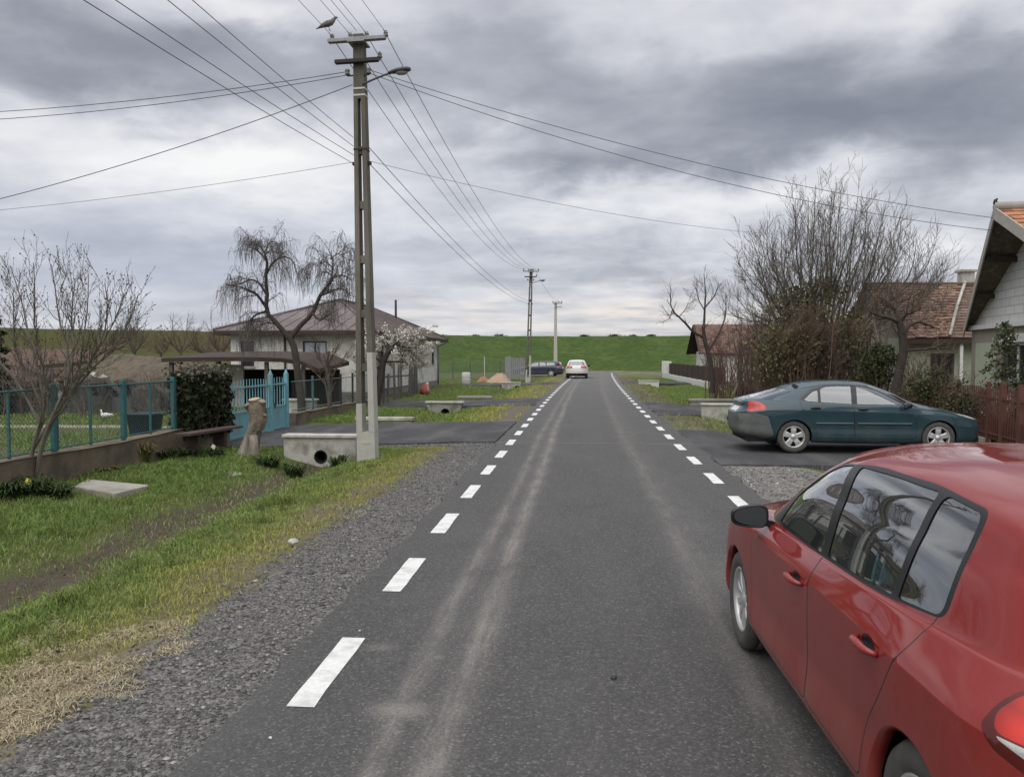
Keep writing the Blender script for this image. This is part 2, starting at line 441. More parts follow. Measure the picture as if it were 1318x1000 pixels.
def mat_glass(name, tint=(0.36, 0.42, 0.42), ior=1.55):
    m, nt, bs = new_mat(name)
    nt.n.remove(bs)
    out = nt.n['Material Output']
    tr = nt.new('ShaderNodeBsdfTransparent'); tr.inputs[0].default_value = c4(tint)
    gl = nt.new('ShaderNodeBsdfGlossy'); gl.inputs['Roughness'].default_value = 0.015
    gl.inputs['Color'].default_value = (0.95, 0.97, 0.98, 1)
    fr = nt.new('ShaderNodeFresnel'); fr.inputs[0].default_value = ior
    f = nt.math('MULTIPLY_ADD', fr.outputs[0], 1.9, 0.09, clamp=True)
    mx = nt.new('ShaderNodeMixShader')
    nt.l.new(f, mx.inputs[0]); nt.l.new(tr.outputs[0], mx.inputs[1]); nt.l.new(gl.outputs[0], mx.inputs[2])
    df = nt.new('ShaderNodeBsdfDiffuse'); df.inputs[0].default_value = (0.42, 0.45, 0.45, 1)
    m2 = nt.new('ShaderNodeMixShader'); m2.inputs[0].default_value = 0.045
    nt.l.new(mx.outputs[0], m2.inputs[1]); nt.l.new(df.outputs[0], m2.inputs[2])
    nt.l.new(m2.outputs[0], out.inputs[0])
    return m
M['glass_car'] = mat_glass('car_glass')
M['glass_dark'] = mat_glass('car_glass_dark', (0.18, 0.2, 0.2))

def mat_pane(name, c):
    m, nt, bs = new_mat(name)
    bs.inputs['Base Color'].default_value = c4(c); bs.inputs['Roughness'].default_value = 0.06
    bs.inputs['Specular IOR Level'].default_value = 0.8
    return m
M['pane'] = mat_pane('window_pane', (0.03, 0.035, 0.04))
M['pane_curtain'] = mat_pane('window_pane_curtained', (0.38, 0.41, 0.46))

def mat_paint(name, col, dust=(0.26, 0.2, 0.16), dust_amt=0.5, rough=0.42, flake=0.0, coat=0.8, coat_rough=0.08, zspan=(0.95, 0.15)):
    """car paint with clear coat; road dust of its own on the lower flanks"""
    m, nt, bs = new_mat(name)
    tc = nt.new('ShaderNodeTexCoord').outputs['Object']
    geo = nt.new('ShaderNodeNewGeometry')
    sep = nt.new('ShaderNodeSeparateXYZ'); nt.l.new(tc, sep.inputs[0])
    n = nt.noise(nt.mapping(tc, (1.0, 1.0, 0.5)), 3.2, 7, 0.62)
    n2 = nt.noise(nt.mapping(tc, (2, 2, 0.7)), 14.0, 5, 0.6)
    low = nt.mrange(sep.outputs[2], zspan[0], zspan[1], 0.0, 1.0)
    d = nt.math('MULTIPLY', nt.math('MULTIPLY_ADD', low, 0.95, 0.05), nt.mrange(nt.math('MULTIPLY_ADD', n2, 0.35, n), 0.42, 0.92), clamp=True)
    d = nt.math('MULTIPLY', d, dust_amt)
    c = nt.mix(nt.noise(tc, 1.2, 2), c4([q * 0.92 for q in col]), c4([q * 1.06 for q in col]))
    c = nt.mix(d, c, c4(dust))
    c = nt.mix(geo.outputs['Backfacing'], c, (0.03, 0.03, 0.032, 1))
    nt.l.new(c, bs.inputs['Base Color'])
    nt.l.new(nt.math('MULTIPLY_ADD', d, 0.5, rough), bs.inputs['Roughness'])
    bs.inputs['Metallic'].default_value = flake
    bs.inputs['Specular IOR Level'].default_value = 0.12
    nt.l.new(nt.math('MULTIPLY_ADD', d, -1.1 * coat, coat, clamp=True), bs.inputs['Coat Weight'])
    nt.l.new(nt.math('MULTIPLY_ADD', d, 0.5, coat_rough), bs.inputs['Coat Roughness'])
    return m
M['paint_red'] = mat_paint('paint_red', (0.225, 0.015, 0.011), (0.25, 0.155, 0.13), 0.62, rough=0.5, coat=1.0, coat_rough=0.025)
M['paint_teal'] = mat_paint('paint_teal', (0.008, 0.036, 0.049), (0.14, 0.14, 0.12), 0.34, flake=0.0, rough=0.32, coat=1.0, coat_rough=0.04)
M['paint_white'] = mat_paint('paint_white', (0.70, 0.68, 0.64), (0.30, 0.26, 0.22), 0.6)
M['paint_navy'] = mat_paint('paint_navy', (0.022, 0.030, 0.055), (0.14, 0.13, 0.12), 0.45)

def mat_lamp(name, c, rough=0.28):
    m, nt, bs = new_mat(name)
    tc = nt.new('ShaderNodeTexCoord').outputs['Object']
    n = nt.voro(tc, 9.0, 'F1', 'Distance')
    nt.l.new(nt.mix(nt.mrange(n, 0.1, 0.7), c4(c), c4([q * 0.45 for q in c])), bs.inputs['Base Color'])
    bs.inputs['Roughness'].default_value = rough; bs.inputs['Coat Weight'].default_value = 0.35; bs.inputs['Coat Roughness'].default_value = 0.12
    return m
M['lamp_red'] = mat_lamp('lamp_red', (0.62, 0.035, 0.02))
M['lamp_darkred'] = mat_lamp('lamp_darkred', (0.16, 0.012, 0.01))
M['lamp_white'] = mat_lamp('lamp_clear', (0.62, 0.62, 0.58), 0.2)
M['mirror_glass'] = mat_noise('mirror_glass', (0.24, 0.26, 0.27), (0.24, 0.26, 0.27), 2, 0.04, 0.0, metallic=1.0)
# ------------------------------------------------------------------ terrain
def cx(Y):
    """sideways drift of the gently curving road"""
    Y = np.asarray(Y, float)
    return np.where(Y < 0, 0.0, np.where(Y < 100, 2.5e-4 * Y * Y, 2.5 + 0.05 * (Y - 100)))
def cxf(Y): return float(cx(Y))

def _hash(ix, iy, s):
    h = np.sin(ix * 127.1 + iy * 311.7 + s * 74.7) * 43758.5453
    return h - np.floor(h)
def vnoise(x, y, s=0):
    ix = np.floor(x); iy = np.floor(y); fx = x - ix; fy = y - iy
    fx = fx * fx * (3 - 2 * fx); fy = fy * fy * (3 - 2 * fy)
    a = _hash(ix, iy, s); b = _hash(ix + 1, iy, s); c = _hash(ix, iy + 1, s); d = _hash(ix + 1, iy + 1, s)
    return (a * (1 - fx) + b * fx) * (1 - fy) + (c * (1 - fx) + d * fx) * fy
def fbm(x, y, s=0, o=4):
    r = 0; amp = 0.5; t = 0
    for i in range(o):
        r = r + amp * vnoise(x * 2 ** i, y * 2 ** i, s + i); t += amp; amp *= 0.5
    return r / t

PX = np.array([-500, -60, -12, -8.2, -7.6, -6.6, -5.9, -5.4, -5.0, -4.6, -4.1, -3.4, -2.6, -1.9, -1.5, 2.1, 2.5, 3.3, 4.0, 4.6, 5.2, 5.8, 6.6, 9, 60, 500])
PZ = np.array([-0.6, -0.3, -0.06, -0.08, -0.12, -0.15, -0.18, -0.27, -0.35, -0.30, -0.16, -0.08, -0.035, -0.028, -0.04, -0.04, -0.028, -0.04, -0.12, -0.28, -0.36, -0.28, -0.12, -0.04, -0.2, -0.6])
PF = np.array([-500, -60, -12, -8.2, -7.6, -1.5, 2.1, 9, 60, 500]); PFZ = np.array([-0.6, -0.3, -0.12, -0.16, -0.15, -0.04, -0.04, -0.05, -0.2, -0.6])
LEFT_DRIVES = [(15.25, 21.9), (29.0, 33.6), (50.4, 55.0)]
RIGHT_DRIVES = [(13.3, 18.8), (24.7, 30.2), (52.6, 57.0)]
def ground_z(X, Y, rough=True):
    X = np.asarray(X, float); Y = np.asarray(Y, float)
    xr = X - cx(Y)
    z = np.interp(xr, PX, PZ); zf = np.interp(xr, PF, PFZ)
    m = np.zeros_like(z)
    for (a, b) in LEFT_DRIVES: m = np.maximum(m, np.where(xr < 0, np.clip((Y - a) / 0.3, 0, 1) * np.clip((b - Y) / 0.3, 0, 1), 0))
    for (a, b) in RIGHT_DRIVES: m = np.maximum(m, np.where(xr > 0, np.clip((Y - a) / 0.3, 0, 1) * np.clip((b - Y) / 0.3, 0, 1), 0))
    far = np.clip((Y - 62) / 14, 0, 1)
    m = np.maximum(m, far)
    z = z * (1 - m) + zf * m
    if rough:
        soft = np.clip((np.abs(xr - 0.32) - 2.0) / 0.8, 0, 1) * (1 - m)
        hump = (fbm(X * 1.4, Y * 1.4, 3) - 0.5) * 0.10 + (fbm(X * 6, Y * 6, 9, 3) - 0.5) * 0.05
        z = z + hump * soft
    return z
def gz(X, Y): return float(ground_z(np.array([X]), np.array([Y]), False)[0])

def xr_node(nt):
    tc = nt.new('ShaderNodeTexCoord').outputs['Object']
    sp = nt.new('ShaderNodeSeparateXYZ'); nt.l.new(tc, sp.inputs[0])
    yc = nt.math('MINIMUM', nt.math('MAXIMUM', sp.outputs[1], 0.0), 100.0)
    xr = nt.math('SUBTRACT', sp.outputs[0], nt.math('MULTIPLY', nt.math('MULTIPLY', yc, yc), 2.5e-4))
    return tc, sp, xr

def mat_ground():
    m, nt, bs = new_mat('verge_ground')
    tc, sp, xr = xr_node(nt)
    nb = nt.noise(tc, 0.7, 6, 0.62); nm = nt.noise(tc, 3.2, 6, 0.62); nf = nt.noise(tc, 22, 5, 0.65); ns = nt.noise(tc, 90, 3, 0.7)
    vor = nt.voro(tc, 46, 'F1', 'Color')
    vsep = nt.new('ShaderNodeSeparateColor'); nt.l.new(vor, vsep.inputs[0])
    xw = nt.math('ADD', xr, nt.math('MULTIPLY', nt.math('SUBTRACT', nm, 0.5), 0.9))
    xw = nt.math('ADD', xw, nt.math('MULTIPLY', nt.math('SUBTRACT', nb, 0.5), 0.6))
    grav = nt.ramp(vsep.outputs[0], [(0, (0.085, 0.081, 0.077)), (0.5, (0.145, 0.138, 0.13)), (1, (0.24, 0.228, 0.212))])
    soil = nt.mix(nf, (0.062, 0.052, 0.038, 1), (0.13, 0.108, 0.078, 1))
    green = nt.mix(nt.mrange(nm, 0.3, 0.7), (0.075, 0.11, 0.03, 1), (0.13, 0.15, 0.045, 1))
    green = nt.mix(nt.mrange(nf, 0.5, 0.75), green, (0.10, 0.082, 0.05, 1))
    yel = nt.mix(nt.mrange(nf, 0.35, 0.7), (0.13, 0.118, 0.06, 1), (0.20, 0.165, 0.10, 1))
    straw = nt.mix(nf, (0.19, 0.15, 0.09, 1), (0.30, 0.245, 0.155, 1))
    # left of the road, outward from the asphalt
    col = green
    yard = nt.mix(nt.mrange(nb, 0.4, 0.65), (0.075, 0.105, 0.028, 1), (0.15, 0.125, 0.082, 1))
    def step(a, b): return nt.mrange(xw, a, b, 0, 1)
    col = nt.mix(step(-8.3, -7.9), yard, green)
    mudw = nt.mrange(nt.noise(nt.mapping(tc, (1, 0.6, 1), (5, 2, 0)), 1.6, 5, 0.6), 0.26, 0.44)
    col = nt.mix(nt.math('MULTIPLY', step(-5.5, -5.3), mudw), col, soil)
    col = nt.mix(step(-4.75, -4.5), col, green)
    col = nt.mix(step(-3.55, -3.1), col, yel)
    nearstraw = nt.math('MULTIPLY', nt.math('MULTIPLY', step(-3.5, -3.0), nt.mrange(sp.outputs[1], 4.2, 5.4, 1, 0)), nt.mrange(nm, 0.38, 0.55))
    col = nt.mix(nearstraw, col, straw)
    col = nt.mix(step(-2.75, -2.55), col, grav)
    gl = nt.mix(nt.mrange(vsep.outputs[1], 0, 1), (0.15, 0.145, 0.13, 1), (0.27, 0.255, 0.225, 1))
    col = nt.mix(step(2.0, 2.3), col, gl)
    col = nt.mix(nt.math('MULTIPLY', step(2.0, 2.3), nt.mrange(sp.outputs[1], 18, 21)), col, nt.mix(nt.mrange(nm, 0.4, 0.62), nt.mix(nf, (0.12, 0.105, 0.08, 1), (0.20, 0.18, 0.14, 1)), green))
    lfar = nt.math('MULTIPLY', nt.math('MULTIPLY', step(-2.75, -2.55), nt.math('SUBTRACT', 1.0, step(0.0, 0.1))), nt.mrange(sp.outputs[1], 20, 24))
    col = nt.mix(lfar, col, nt.mix(nt.mrange(nm, 0.42, 0.62), nt.mix(nf, (0.12, 0.108, 0.09, 1), (0.19, 0.175, 0.15, 1)), yel))
    edge = nt.math('ADD', nt.mrange(sp.outputs[1], 12.5, 13.5, 5.5, 0.0), 3.1)
    col = nt.mix(nt.mrange(nt.math('SUBTRACT', xw, edge), 0.0, 0.35), col, green)
    col = nt.mix(step(6.6, 7.4), col, nt.mix(nf, (0.10, 0.082, 0.058, 1), (0.085, 0.095, 0.035, 1)))
    # pale worn earth where the road meets the foot of the dike
    far = nt.math('MULTIPLY', nt.mrange(sp.outputs[1], 68, 84), nt.mrange(nt.math('ABSOLUTE', nt.math('SUBTRACT', xr, 1.0)), 14, 6))
    far = nt.math('MULTIPLY', far, nt.mrange(nt.noise(nt.mapping(tc, (1, 0.25, 1)), 0.5, 4), 0.35, 0.6))
    col = nt.mix(far, col, (0.21, 0.19, 0.15, 1))
    col = nt.mix(nt.mrange(ns, 0.35, 0.75, 0.0, 0.35), col, nt.mix(0.5, col, (0, 0, 0, 1)))
    nt.l.new(col, bs.inputs['Base Color'])
    bs.inputs['Roughness'].default_value = 0.95; bs.inputs['Specular IOR Level'].default_value = 0.1
    h = nt.math('ADD', nt.math('MULTIPLY', nf, 0.6), nt.math('MULTIPLY', nt.voro(tc, 46, 'F1', 'Distance'), -0.6))
    nt.l.new(nt.bump(h, 0.9, 0.03), bs.inputs['Normal'])
    return m

def asphalt_mat(name, base, dusty=0.3, bands=True):
    m, nt, bs = new_mat(name)
    tc, sp, xr = xr_node(nt)
    sc = nt.new('ShaderNodeCombineXYZ', ins={0: xr, 1: sp.outputs[1], 2: 0.0}).outputs[0]
    nf = nt.noise(sc, 150, 3, 0.75); ng = nt.noise(sc, 45, 4, 0.7); nb = nt.noise(nt.mapping(sc, (1, 0.35, 1)), 1.3, 6, 0.6)
    vc = nt.voro(sc, 85, 'F1', 'Color'); vs = nt.new('ShaderNodeSeparateColor'); nt.l.new(vc, vs.inputs[0])
    g = nt.ramp(vs.outputs[0], [(0, [q * 0.62 for q in base]), (0.6, base), (0.9, [q * 1.5 for q in base]), (1, [q * 2.6 for q in base])])
    col = nt.mix(nt.mrange(nf, 0.35, 0.7, 0, 0.6), g, c4([q * 0.5 for q in base]))
    col = nt.mix(nt.mrange(nb, 0.35, 0.7, 0, 0.4), col, c4([q * 1.35 for q in base]))
    dustc = (0.30, 0.275, 0.24, 1)
    if bands:
        wob = nt.math('MULTIPLY', nt.math('SUBTRACT', nt.noise(nt.mapping(sc, (1, 0.12, 1)), 1.1, 4), 0.5), 0.26)
        xb = nt.math('ADD', xr, wob)
        def band(c, w, s):
            q = nt.math('DIVIDE', nt.math('SUBTRACT', xb, c), w)
            return nt.math('MULTIPLY', nt.math('EXPONENT', nt.math('MULTIPLY', nt.math('MULTIPLY', q, q), -1.0)), s)
        b = nt.math('ADD', band(-0.60, 0.078, 0.66), band(-0.87, 0.062, 0.50))
        b = nt.math('ADD', b, band(0.98, 0.10, 0.26)); b = nt.math('ADD', b, band(-0.75, 0.30, 0.10)); b = nt.math('ADD', b, band(1.15, 0.25, 0.14))
        b = nt.math('ADD', b, 0.05)
        patch = nt.math('MULTIPLY', nt.mrange(nt.noise(nt.mapping(sc, (1, 0.5, 1)), 2.2, 6, 0.65), 0.28, 0.72, 0.25, 1.3), nt.mrange(nt.noise(nt.mapping(sc, (3, 0.25, 1)), 6.0, 5, 0.7), 0.35, 0.6, 0.5, 1.15))
        grain = nt.math('MULTIPLY', nt.mrange(ng, 0.3, 0.7, 0.45, 1.35), nt.mrange(nf, 0.3, 0.7, 0.7, 1.25))
        b = nt.math('MULTIPLY', nt.math('MULTIPLY', b, patch), grain, clamp=True)
        # dried mud and dust spots
        spot = nt.mrange(nt.noise(nt.mapping(sc, (1, 0.8, 1), (3, 1, 0)), 3.4, 3, 0.5), 0.70, 0.80, 0, 0.55)
        b = nt.math('MAXIMUM', b, nt.math('MULTIPLY', spot, nt.mrange(xr, -1.5, 1.2, 1.0, 0.5)))
        for (sx, sy, rx, ry, a) in ((-0.87, 3.9, 0.17, 0.12, 0.8), (-0.80, 4.62, 0.05, 0.05, 0.5), (-1.2, 4.75, 0.1, 0.07, 0.4)):
            q1 = nt.math('DIVIDE', nt.math('SUBTRACT', xb, sx), rx); q2 = nt.math('DIVIDE', nt.math('SUBTRACT', sp.outputs[1], sy), ry)
            q = nt.math('ADD', nt.math('MULTIPLY', q1, q1), nt.math('MULTIPLY', q2, q2))
            b = nt.math('MAXIMUM', b, nt.math('MULTIPLY', nt.math('MULTIPLY', nt.math('EXPONENT', nt.math('MULTIPLY', q, -1.0)), a), grain))
        # joint between two paving runs
        j = nt.math('ABSOLUTE', nt.math('SUBTRACT', nt.math('ADD', sp.outputs[1], nt.math('MULTIPLY', nt.math('SUBTRACT', nb, 0.5), 0.25)), 16.4))
        b = nt.math('MAXIMUM', b, nt.mrange(j, 0.02, 0.09, 0.28, 0.0))
        col = nt.mix(nt.math('MULTIPLY', b, dusty * 2.4, clamp=True), col, dustc)
        # paler towards the far end: dust and grazing sky sheen put into the colour
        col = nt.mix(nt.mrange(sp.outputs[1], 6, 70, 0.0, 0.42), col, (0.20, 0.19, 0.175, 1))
    else:
        col = nt.mix(nt.mrange(nb, 0.45, 0.7, 0, dusty), col, dustc)
    nt.l.new(col, bs.inputs['Base Color'])
    bs.inputs['Roughness'].default_value = 0.88; bs.inputs['Specular IOR Level'].default_value = 0.25
    h = nt.math('ADD', nf, nt.math('MULTIPLY', nt.voro(sc, 85, 'F1', 'Distance'), -0.8))
    nt.l.new(nt.bump(h, 0.55, 0.008), bs.inputs['Normal'])
    return m

M['ground'] = mat_ground()
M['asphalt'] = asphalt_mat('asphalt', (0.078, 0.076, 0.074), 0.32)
M['asphalt_new'] = asphalt_mat('asphalt_driveway', (0.060, 0.059, 0.061), 0.18, False)

def build_ground():
    xs = np.concatenate([-np.geomspace(520, 14, 26), np.arange(-13, -8.4, 0.35), np.arange(-8.4, -1.4, 0.07), np.arange(-1.4, 2.2, 0.3), np.arange(2.2, 8.6, 0.14), np.arange(8.8, 13, 0.5), np.geomspace(14, 520, 26)])
    ys = np.concatenate([[-300, -120, -50, -20, -8, -3, 0], np.arange(1.0, 14, 0.07), np.arange(14, 24, 0.15), np.arange(24, 60, 0.4), np.arange(60, 100, 1.5), np.geomspace(100, 900, 26)])
    X, Y = np.meshgrid(xs, ys)
    X = X + cx(Y)
    Z = ground_z(X, Y)
    nx, ny = len(xs), len(ys)
    V = np.stack([X.ravel(), Y.ravel(), Z.ravel()], 1)
    i = np.arange(nx * ny).reshape(ny, nx)
    F = np.stack([i[:-1, :-1].ravel(), i[:-1, 1:].ravel(), i[1:, 1:].ravel(), i[1:, :-1].ravel()], 1)
    o = np_mesh('ground', V, F, M['ground'], True)
    tag(o, 'grassy verge ground with muddy ditch and gravel shoulder beside the road', 'ground', kind='structure')
build_ground()

def build_road():
    rng = np.random.RandomState(4)
    ys = np.concatenate([np.arange(-12, 1.5, 1.0), np.arange(1.5, 16, 0.06), np.arange(16, 40, 0.25), np.arange(40, 88.1, 1.0)])
    n = len(ys)
    jl = (fbm(ys * 2.2, ys * 0 + 3, 5) - 0.5) * 0.14 + (fbm(ys * 11, ys * 0 + 1, 6) - 0.5) * 0.06
    jr = (fbm(ys * 2.2, ys * 0 + 9, 7) - 0.5) * 0.16 + (fbm(ys * 11, ys * 0 + 5, 8) - 0.5) * 0.06
    l = -1.73 + jl; r = 2.38 + jr
    cols = [(l - 0.012, -0.06), (l, -0.008), (l + 0.04, 0.0), (l * 0 - 0.8, 0.0), (l * 0 + 0.3, 0.0), (l * 0 + 1.4, 0.0), (r - 0.04, 0.0), (r, -0.008), (r + 0.012, -0.06)]
    V = []
    for cxx, z in cols:
        V.append(np.stack([cxx + cx(ys), ys, np.full(n, z)], 1))
    k = len(cols); V = np.concatenate(V)
    i = np.arange(n * k).reshape(k, n)
    F = np.stack([i[:-1, :-1].ravel(), i[1:, :-1].ravel(), i[1:, 1:].ravel(), i[:-1, 1:].ravel()], 1)
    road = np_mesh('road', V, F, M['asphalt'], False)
    tag(road, 'freshly laid dark asphalt village road with pale dusty tyre tracks', 'road', kind='structure')
    # dashed edge lines: one mesh per painted dash
    for side, x0, x1, ph in ((-1, -1.50, -1.35, 3.89), (1, 1.93, 2.08, 3.30)):
        y = ph
        while y < 85:
            yy = np.linspace(y, y + 1.0, 6)
            e = lambda: rng.uniform(-0.004, 0.004, 6)
            a = np.stack([x0 + cx(yy) + e(), yy, np.full(6, 0.004)], 1); b = np.stack([x1 + cx(yy) + e(), yy, np.full(6, 0.004)], 1)
            V = np.concatenate([a, b]); F = np.array([(q, q + 6, q + 7, q + 1) for q in range(5)])
            np_mesh('painted_dash', V, F, M['white_paint_line'], False, road)
            y += 2.0
build_road()

def driveway(name, label, pts_l, n=90, zoff=0.018, mat=None):
    """pts_l: near edge (x0,y0)-(x1,y1) and far edge (x0,y2)-(x1,y3); conforms to the ground"""
    (x0, y0), (x1, y1), (x2, y2), (x3, y3) = pts_l
    V = []; k = 10
    for i in range(n):
        t = i / (n - 1)
        wob = 0.13 * (mnoise.noise(Vector((t * 9, y0, 0)))) + 0.06 * mnoise.noise(Vector((t * 31, y0, 0)))
        wob2 = 0.13 * (mnoise.noise(Vector((t * 9, y2, 4)))) + 0.06 * mnoise.noise(Vector((t * 31, y2, 4)))
        a = Vector((x0 + (x1 - x0) * t, y0 + (y1 - y0) * t + wob)); b = Vector((x3 + (x2 - x3) * t, y3 + (y2 - y3) * t + wob2))
        for j in range(k):
            s = j / (k - 1); p = a.lerp(b, s)
            ym = (y0 + y3) / 2
            z = gz(p.x, min(max(p.y, min(y0, y1) + 0.45), max(y2, y3) - 0.45)) + zoff + 0.014
            V.append((p.x, p.y, z))
        V.append((b.x, b.y + 0.01, V[-1][2] - 0.09)); V.insert(len(V) - k - 1, (a.x, a.y - 0.01, V[-k - 1][2] - 0.09))
    k += 2
    i = np.arange(n * k).reshape(n, k)
    F = np.stack([i[:-1, :-1].ravel(), i[:-1, 1:].ravel(), i[1:, 1:].ravel(), i[1:, :-1].ravel()], 1)
    if x1 > x0: F = F[:, ::-1]
    o = np_mesh(name, np.array(V), F, mat or M['asphalt_new'], False)
    tag(o, label, 'driveway', kind='structure')
driveway('driveway', 'dark asphalt driveway from the road to the blue gate', [(-1.72, 16.7), (-8.1, 16.0), (-8.2, 21.6), (-1.65, 21.9)])
driveway('path', 'pale trodden path across the yard behind the wire fence', [(-9.0, 20.0), (-24, 20.0), (-24, 20.6), (-9.0, 20.6)], mat=mat_noise('path_pale', (0.33, 0.30, 0.23), (0.24, 0.22, 0.16), 5, 0.95, 0.4, 0.01))
driveway('driveway', 'narrow grey driveway crossing the ditch in front of the hipped roof house', [(-1.5, 29.3), (-8.6, 29.4), (-8.6, 33.1), (-1.4, 33.9)])
driveway('driveway', 'far driveway crossing the left ditch by the heap of sand', [(-1.0, 50.6), (-7.5, 50.6), (-7.5, 54.8), (-0.9, 55.2)])
driveway('driveway', 'dark asphalt driveway under the parked teal car', [(2.42, 13.35), (9.2, 13.7), (9.2, 18.6), (2.45, 19.6)])
driveway('driveway', 'grey driveway crossing the right ditch beyond the teal car', [(2.55, 24.6), (8.4, 24.9), (8.4, 29.8), (2.6, 31.0)])
driveway('driveway', 'far driveway crossing the right ditch by the brown panel fence', [(3.1, 52.8), (8.2, 52.8), (8.2, 56.8), (3.2, 57.2)])

def build_dike():
    m, nt, bs = new_mat('dike_grass')
    tc = nt.new('ShaderNodeTexCoord').outputs['Object']
    sp = nt.new('ShaderNodeSeparateXYZ'); nt.l.new(tc, sp.inputs[0])
    v = nt.mapping(tc, (1, 1, 2.2))
    a = nt.noise(v, 0.22, 6, 0.65); b = nt.noise(v, 1.6, 6, 0.7); d = nt.noise(v, 7, 4, 0.7)
    col = nt.mix(nt.mrange(a, 0.35, 0.65), (0.080, 0.138, 0.034, 1), (0.135, 0.19, 0.052, 1))
    col = nt.mix(nt.mrange(nt.noise(nt.mapping(v, (0.8, 1, 1), (3, 5, 1)), 1.6, 7, 0.75), 0.42, 0.60, 0, 0.8), col, (0.055, 0.088, 0.026, 1))
    col = nt.mix(nt.mrange(d, 0.55, 0.8, 0, 0.5), col, (0.125, 0.14, 0.05, 1))
    lf = nt.mrange(sp.outputs[0], -14, -26)
    br = nt.mix(nt.mrange(b, 0.35, 0.65), (0.105, 0.112, 0.034, 1), (0.13, 0.115, 0.055, 1))
    col = nt.mix(nt.math('MULTIPLY', lf, nt.mrange(a, 0.3, 0.55, 0.35, 1.0)), col, br)
    nt.l.new(col, bs.inputs['Base Color']); bs.inputs['Roughness'].default_value = 0.95; bs.inputs['Specular IOR Level'].default_value = 0.1
    nt.l.new(nt.bump(nt.math('ADD', b, d), 1.0, 0.35), bs.inputs['Normal'])
    us = np.concatenate([np.arange(-220, -90, 10), np.arange(-90, 90, 1.2), np.arange(90, 300, 12)])
    prof_d = np.array([-16, -15, -13, -11, -9, -7, -5, -3, -1.5, -0.5, 0.5, 2, 4, 5.5, 8, 14, 22])
    prof_z = np.array([-0.5, -0.1, 0.30, 0.85, 1.45, 2.1, 2.75, 3.5, 4.05, 4.4, 4.58, 4.62, 4.6, 4.4, 3.5, 1.2, -0.6])
    V = []
    for u in us:
        Yc = 112.0 + (0.80 * (u + 8) if u < -8 else 0.0)
        dx, dy = (0.62, -0.78) if u < -8 else (0.0, -1.0)
        f = min(1, max(0, (u + 14) / 12.0)); dx = 0.62 * (1 - f); dy = -math.sqrt(1 - dx * dx)
        for d_, z_ in zip(prof_d, prof_z):
            nz = (fbm(np.array([u * 0.3]), np.array([d_ * 0.4]), 2)[0] - 0.5) * 0.22 * (1 if z_ > 0 else 0) + ((fbm(np.array([u * 0.12]), np.array([7.0]), 5)[0] - 0.5) * 0.15 if z_ > 3 else 0)
            V.append((u - dx * d_, Yc - dy * d_, z_ + nz))
    k = len(prof_d); n = len(us)
    i = np.arange(n * k).reshape(n, k)
    F = np.stack([i[:-1, :-1].ravel(), i[1:, :-1].ravel(), i[1:, 1:].ravel(), i[:-1, 1:].ravel()], 1)
    o = np_mesh('hill', np.array(V), F, m, True)
    tag(o, 'long green grassy flood dike closing the view at the end of the road', 'hill', kind='structure')
build_dike()

# ------------------------------------------------------------------ gravel and grass (uncountable)
def scatter_stones():
    rng = np.random.RandomState(11)
    octv = np.array([(1, 0, 0), (-1, 0, 0), (0, 1, 0), (0, -1, 0), (0, 0, 1), (0, 0, -1), (.6, .6, .5), (-.6, .6, -.45), (.6, -.6, -.45), (-.6, -.6, .5)])
    # simple irregular stone: octahedron with jitter
    bv = octv[:6]; bf = np.array([(0, 2, 4), (2, 1, 4), (1, 3, 4), (3, 0, 4), (2, 0, 5), (1, 2, 5), (3, 1, 5), (0, 3, 5)])
    P = []; S = []
    n = 36000
    y = 2.2 + 20 * rng.rand(n) ** 1.7
    xr = np.where(rng.rand(n) < 0.80, -1.77 - 0.95 * rng.rand(n) ** 0.95, -1.9 - 1.35 * rng.rand(n))
    s = 0.005 + 0.010 * rng.rand(n) ** 2.4 + (rng.rand(n) < 0.006) * 0.016
    keep = ~((y > 16.3))
    ne = 2200; ex = -1.8 - 5.6 * rng.rand(ne); ey = 16.55 + 0.75 * (ex + 1.8) / -6.3 * -1 + rng.randn(ne) * 0.14 - 0.1
    # right hand gravel between driveway and red car
    n2 = 7000
    y2 = 6 + 7.3 * rng.rand(n2); x2 = 2.42 + 3.0 * rng.rand(n2) ** 1.3; s2 = 0.008 + 0.016 * rng.rand(n2) ** 2
    xr = np.concatenate([xr[keep], x2, ex]); y = np.concatenate([y[keep], y2, ey]); s = np.concatenate([s[keep], s2, 0.008 + 0.014 * rng.rand(ne) ** 2])
    x = xr + cx(y); z = ground_z(x, y) + s * 0.25
    n = len(x)
    sc = s[:, None, None] * (0.6 + 0.8 * rng.rand(n, 1, 3)); sc[:, :, 2] *= 0.7
    V = bv[None] * sc * (0.75 + 0.5 * rng.rand(n, 6, 1))
    a = rng.rand(n) * 6.28; ca, sa = np.cos(a)[:, None], np.sin(a)[:, None]
    Vx = V[:, :, 0] * ca - V[:, :, 1] * sa + x[:, None]; Vy = V[:, :, 0] * sa + V[:, :, 1] * ca + y[:, None]
    V = np.stack([Vx, Vy, V[:, :, 2] + z[:, None]], 2).reshape(-1, 3)
    F = (bf[None] + (np.arange(n) * 6)[:, None, None]).reshape(-1, 3)
    g = 0.070 + 0.165 * rng.rand(n) ** 1.5 + (rng.rand(n) < 0.04) * 0.15
    g = np.where(xr > 0, g * 1.3, g)
    col = np.stack([g * 1.03, g * 0.99, g * 0.94, np.ones(n)], 1).repeat(6, 0)
    o = np_mesh('gravel', V, F, M['tint_stone'], False, None, col)
    tag(o, 'loose grey crushed gravel along the edge of the asphalt', 'gravel', kind='stuff')
scatter_stones()

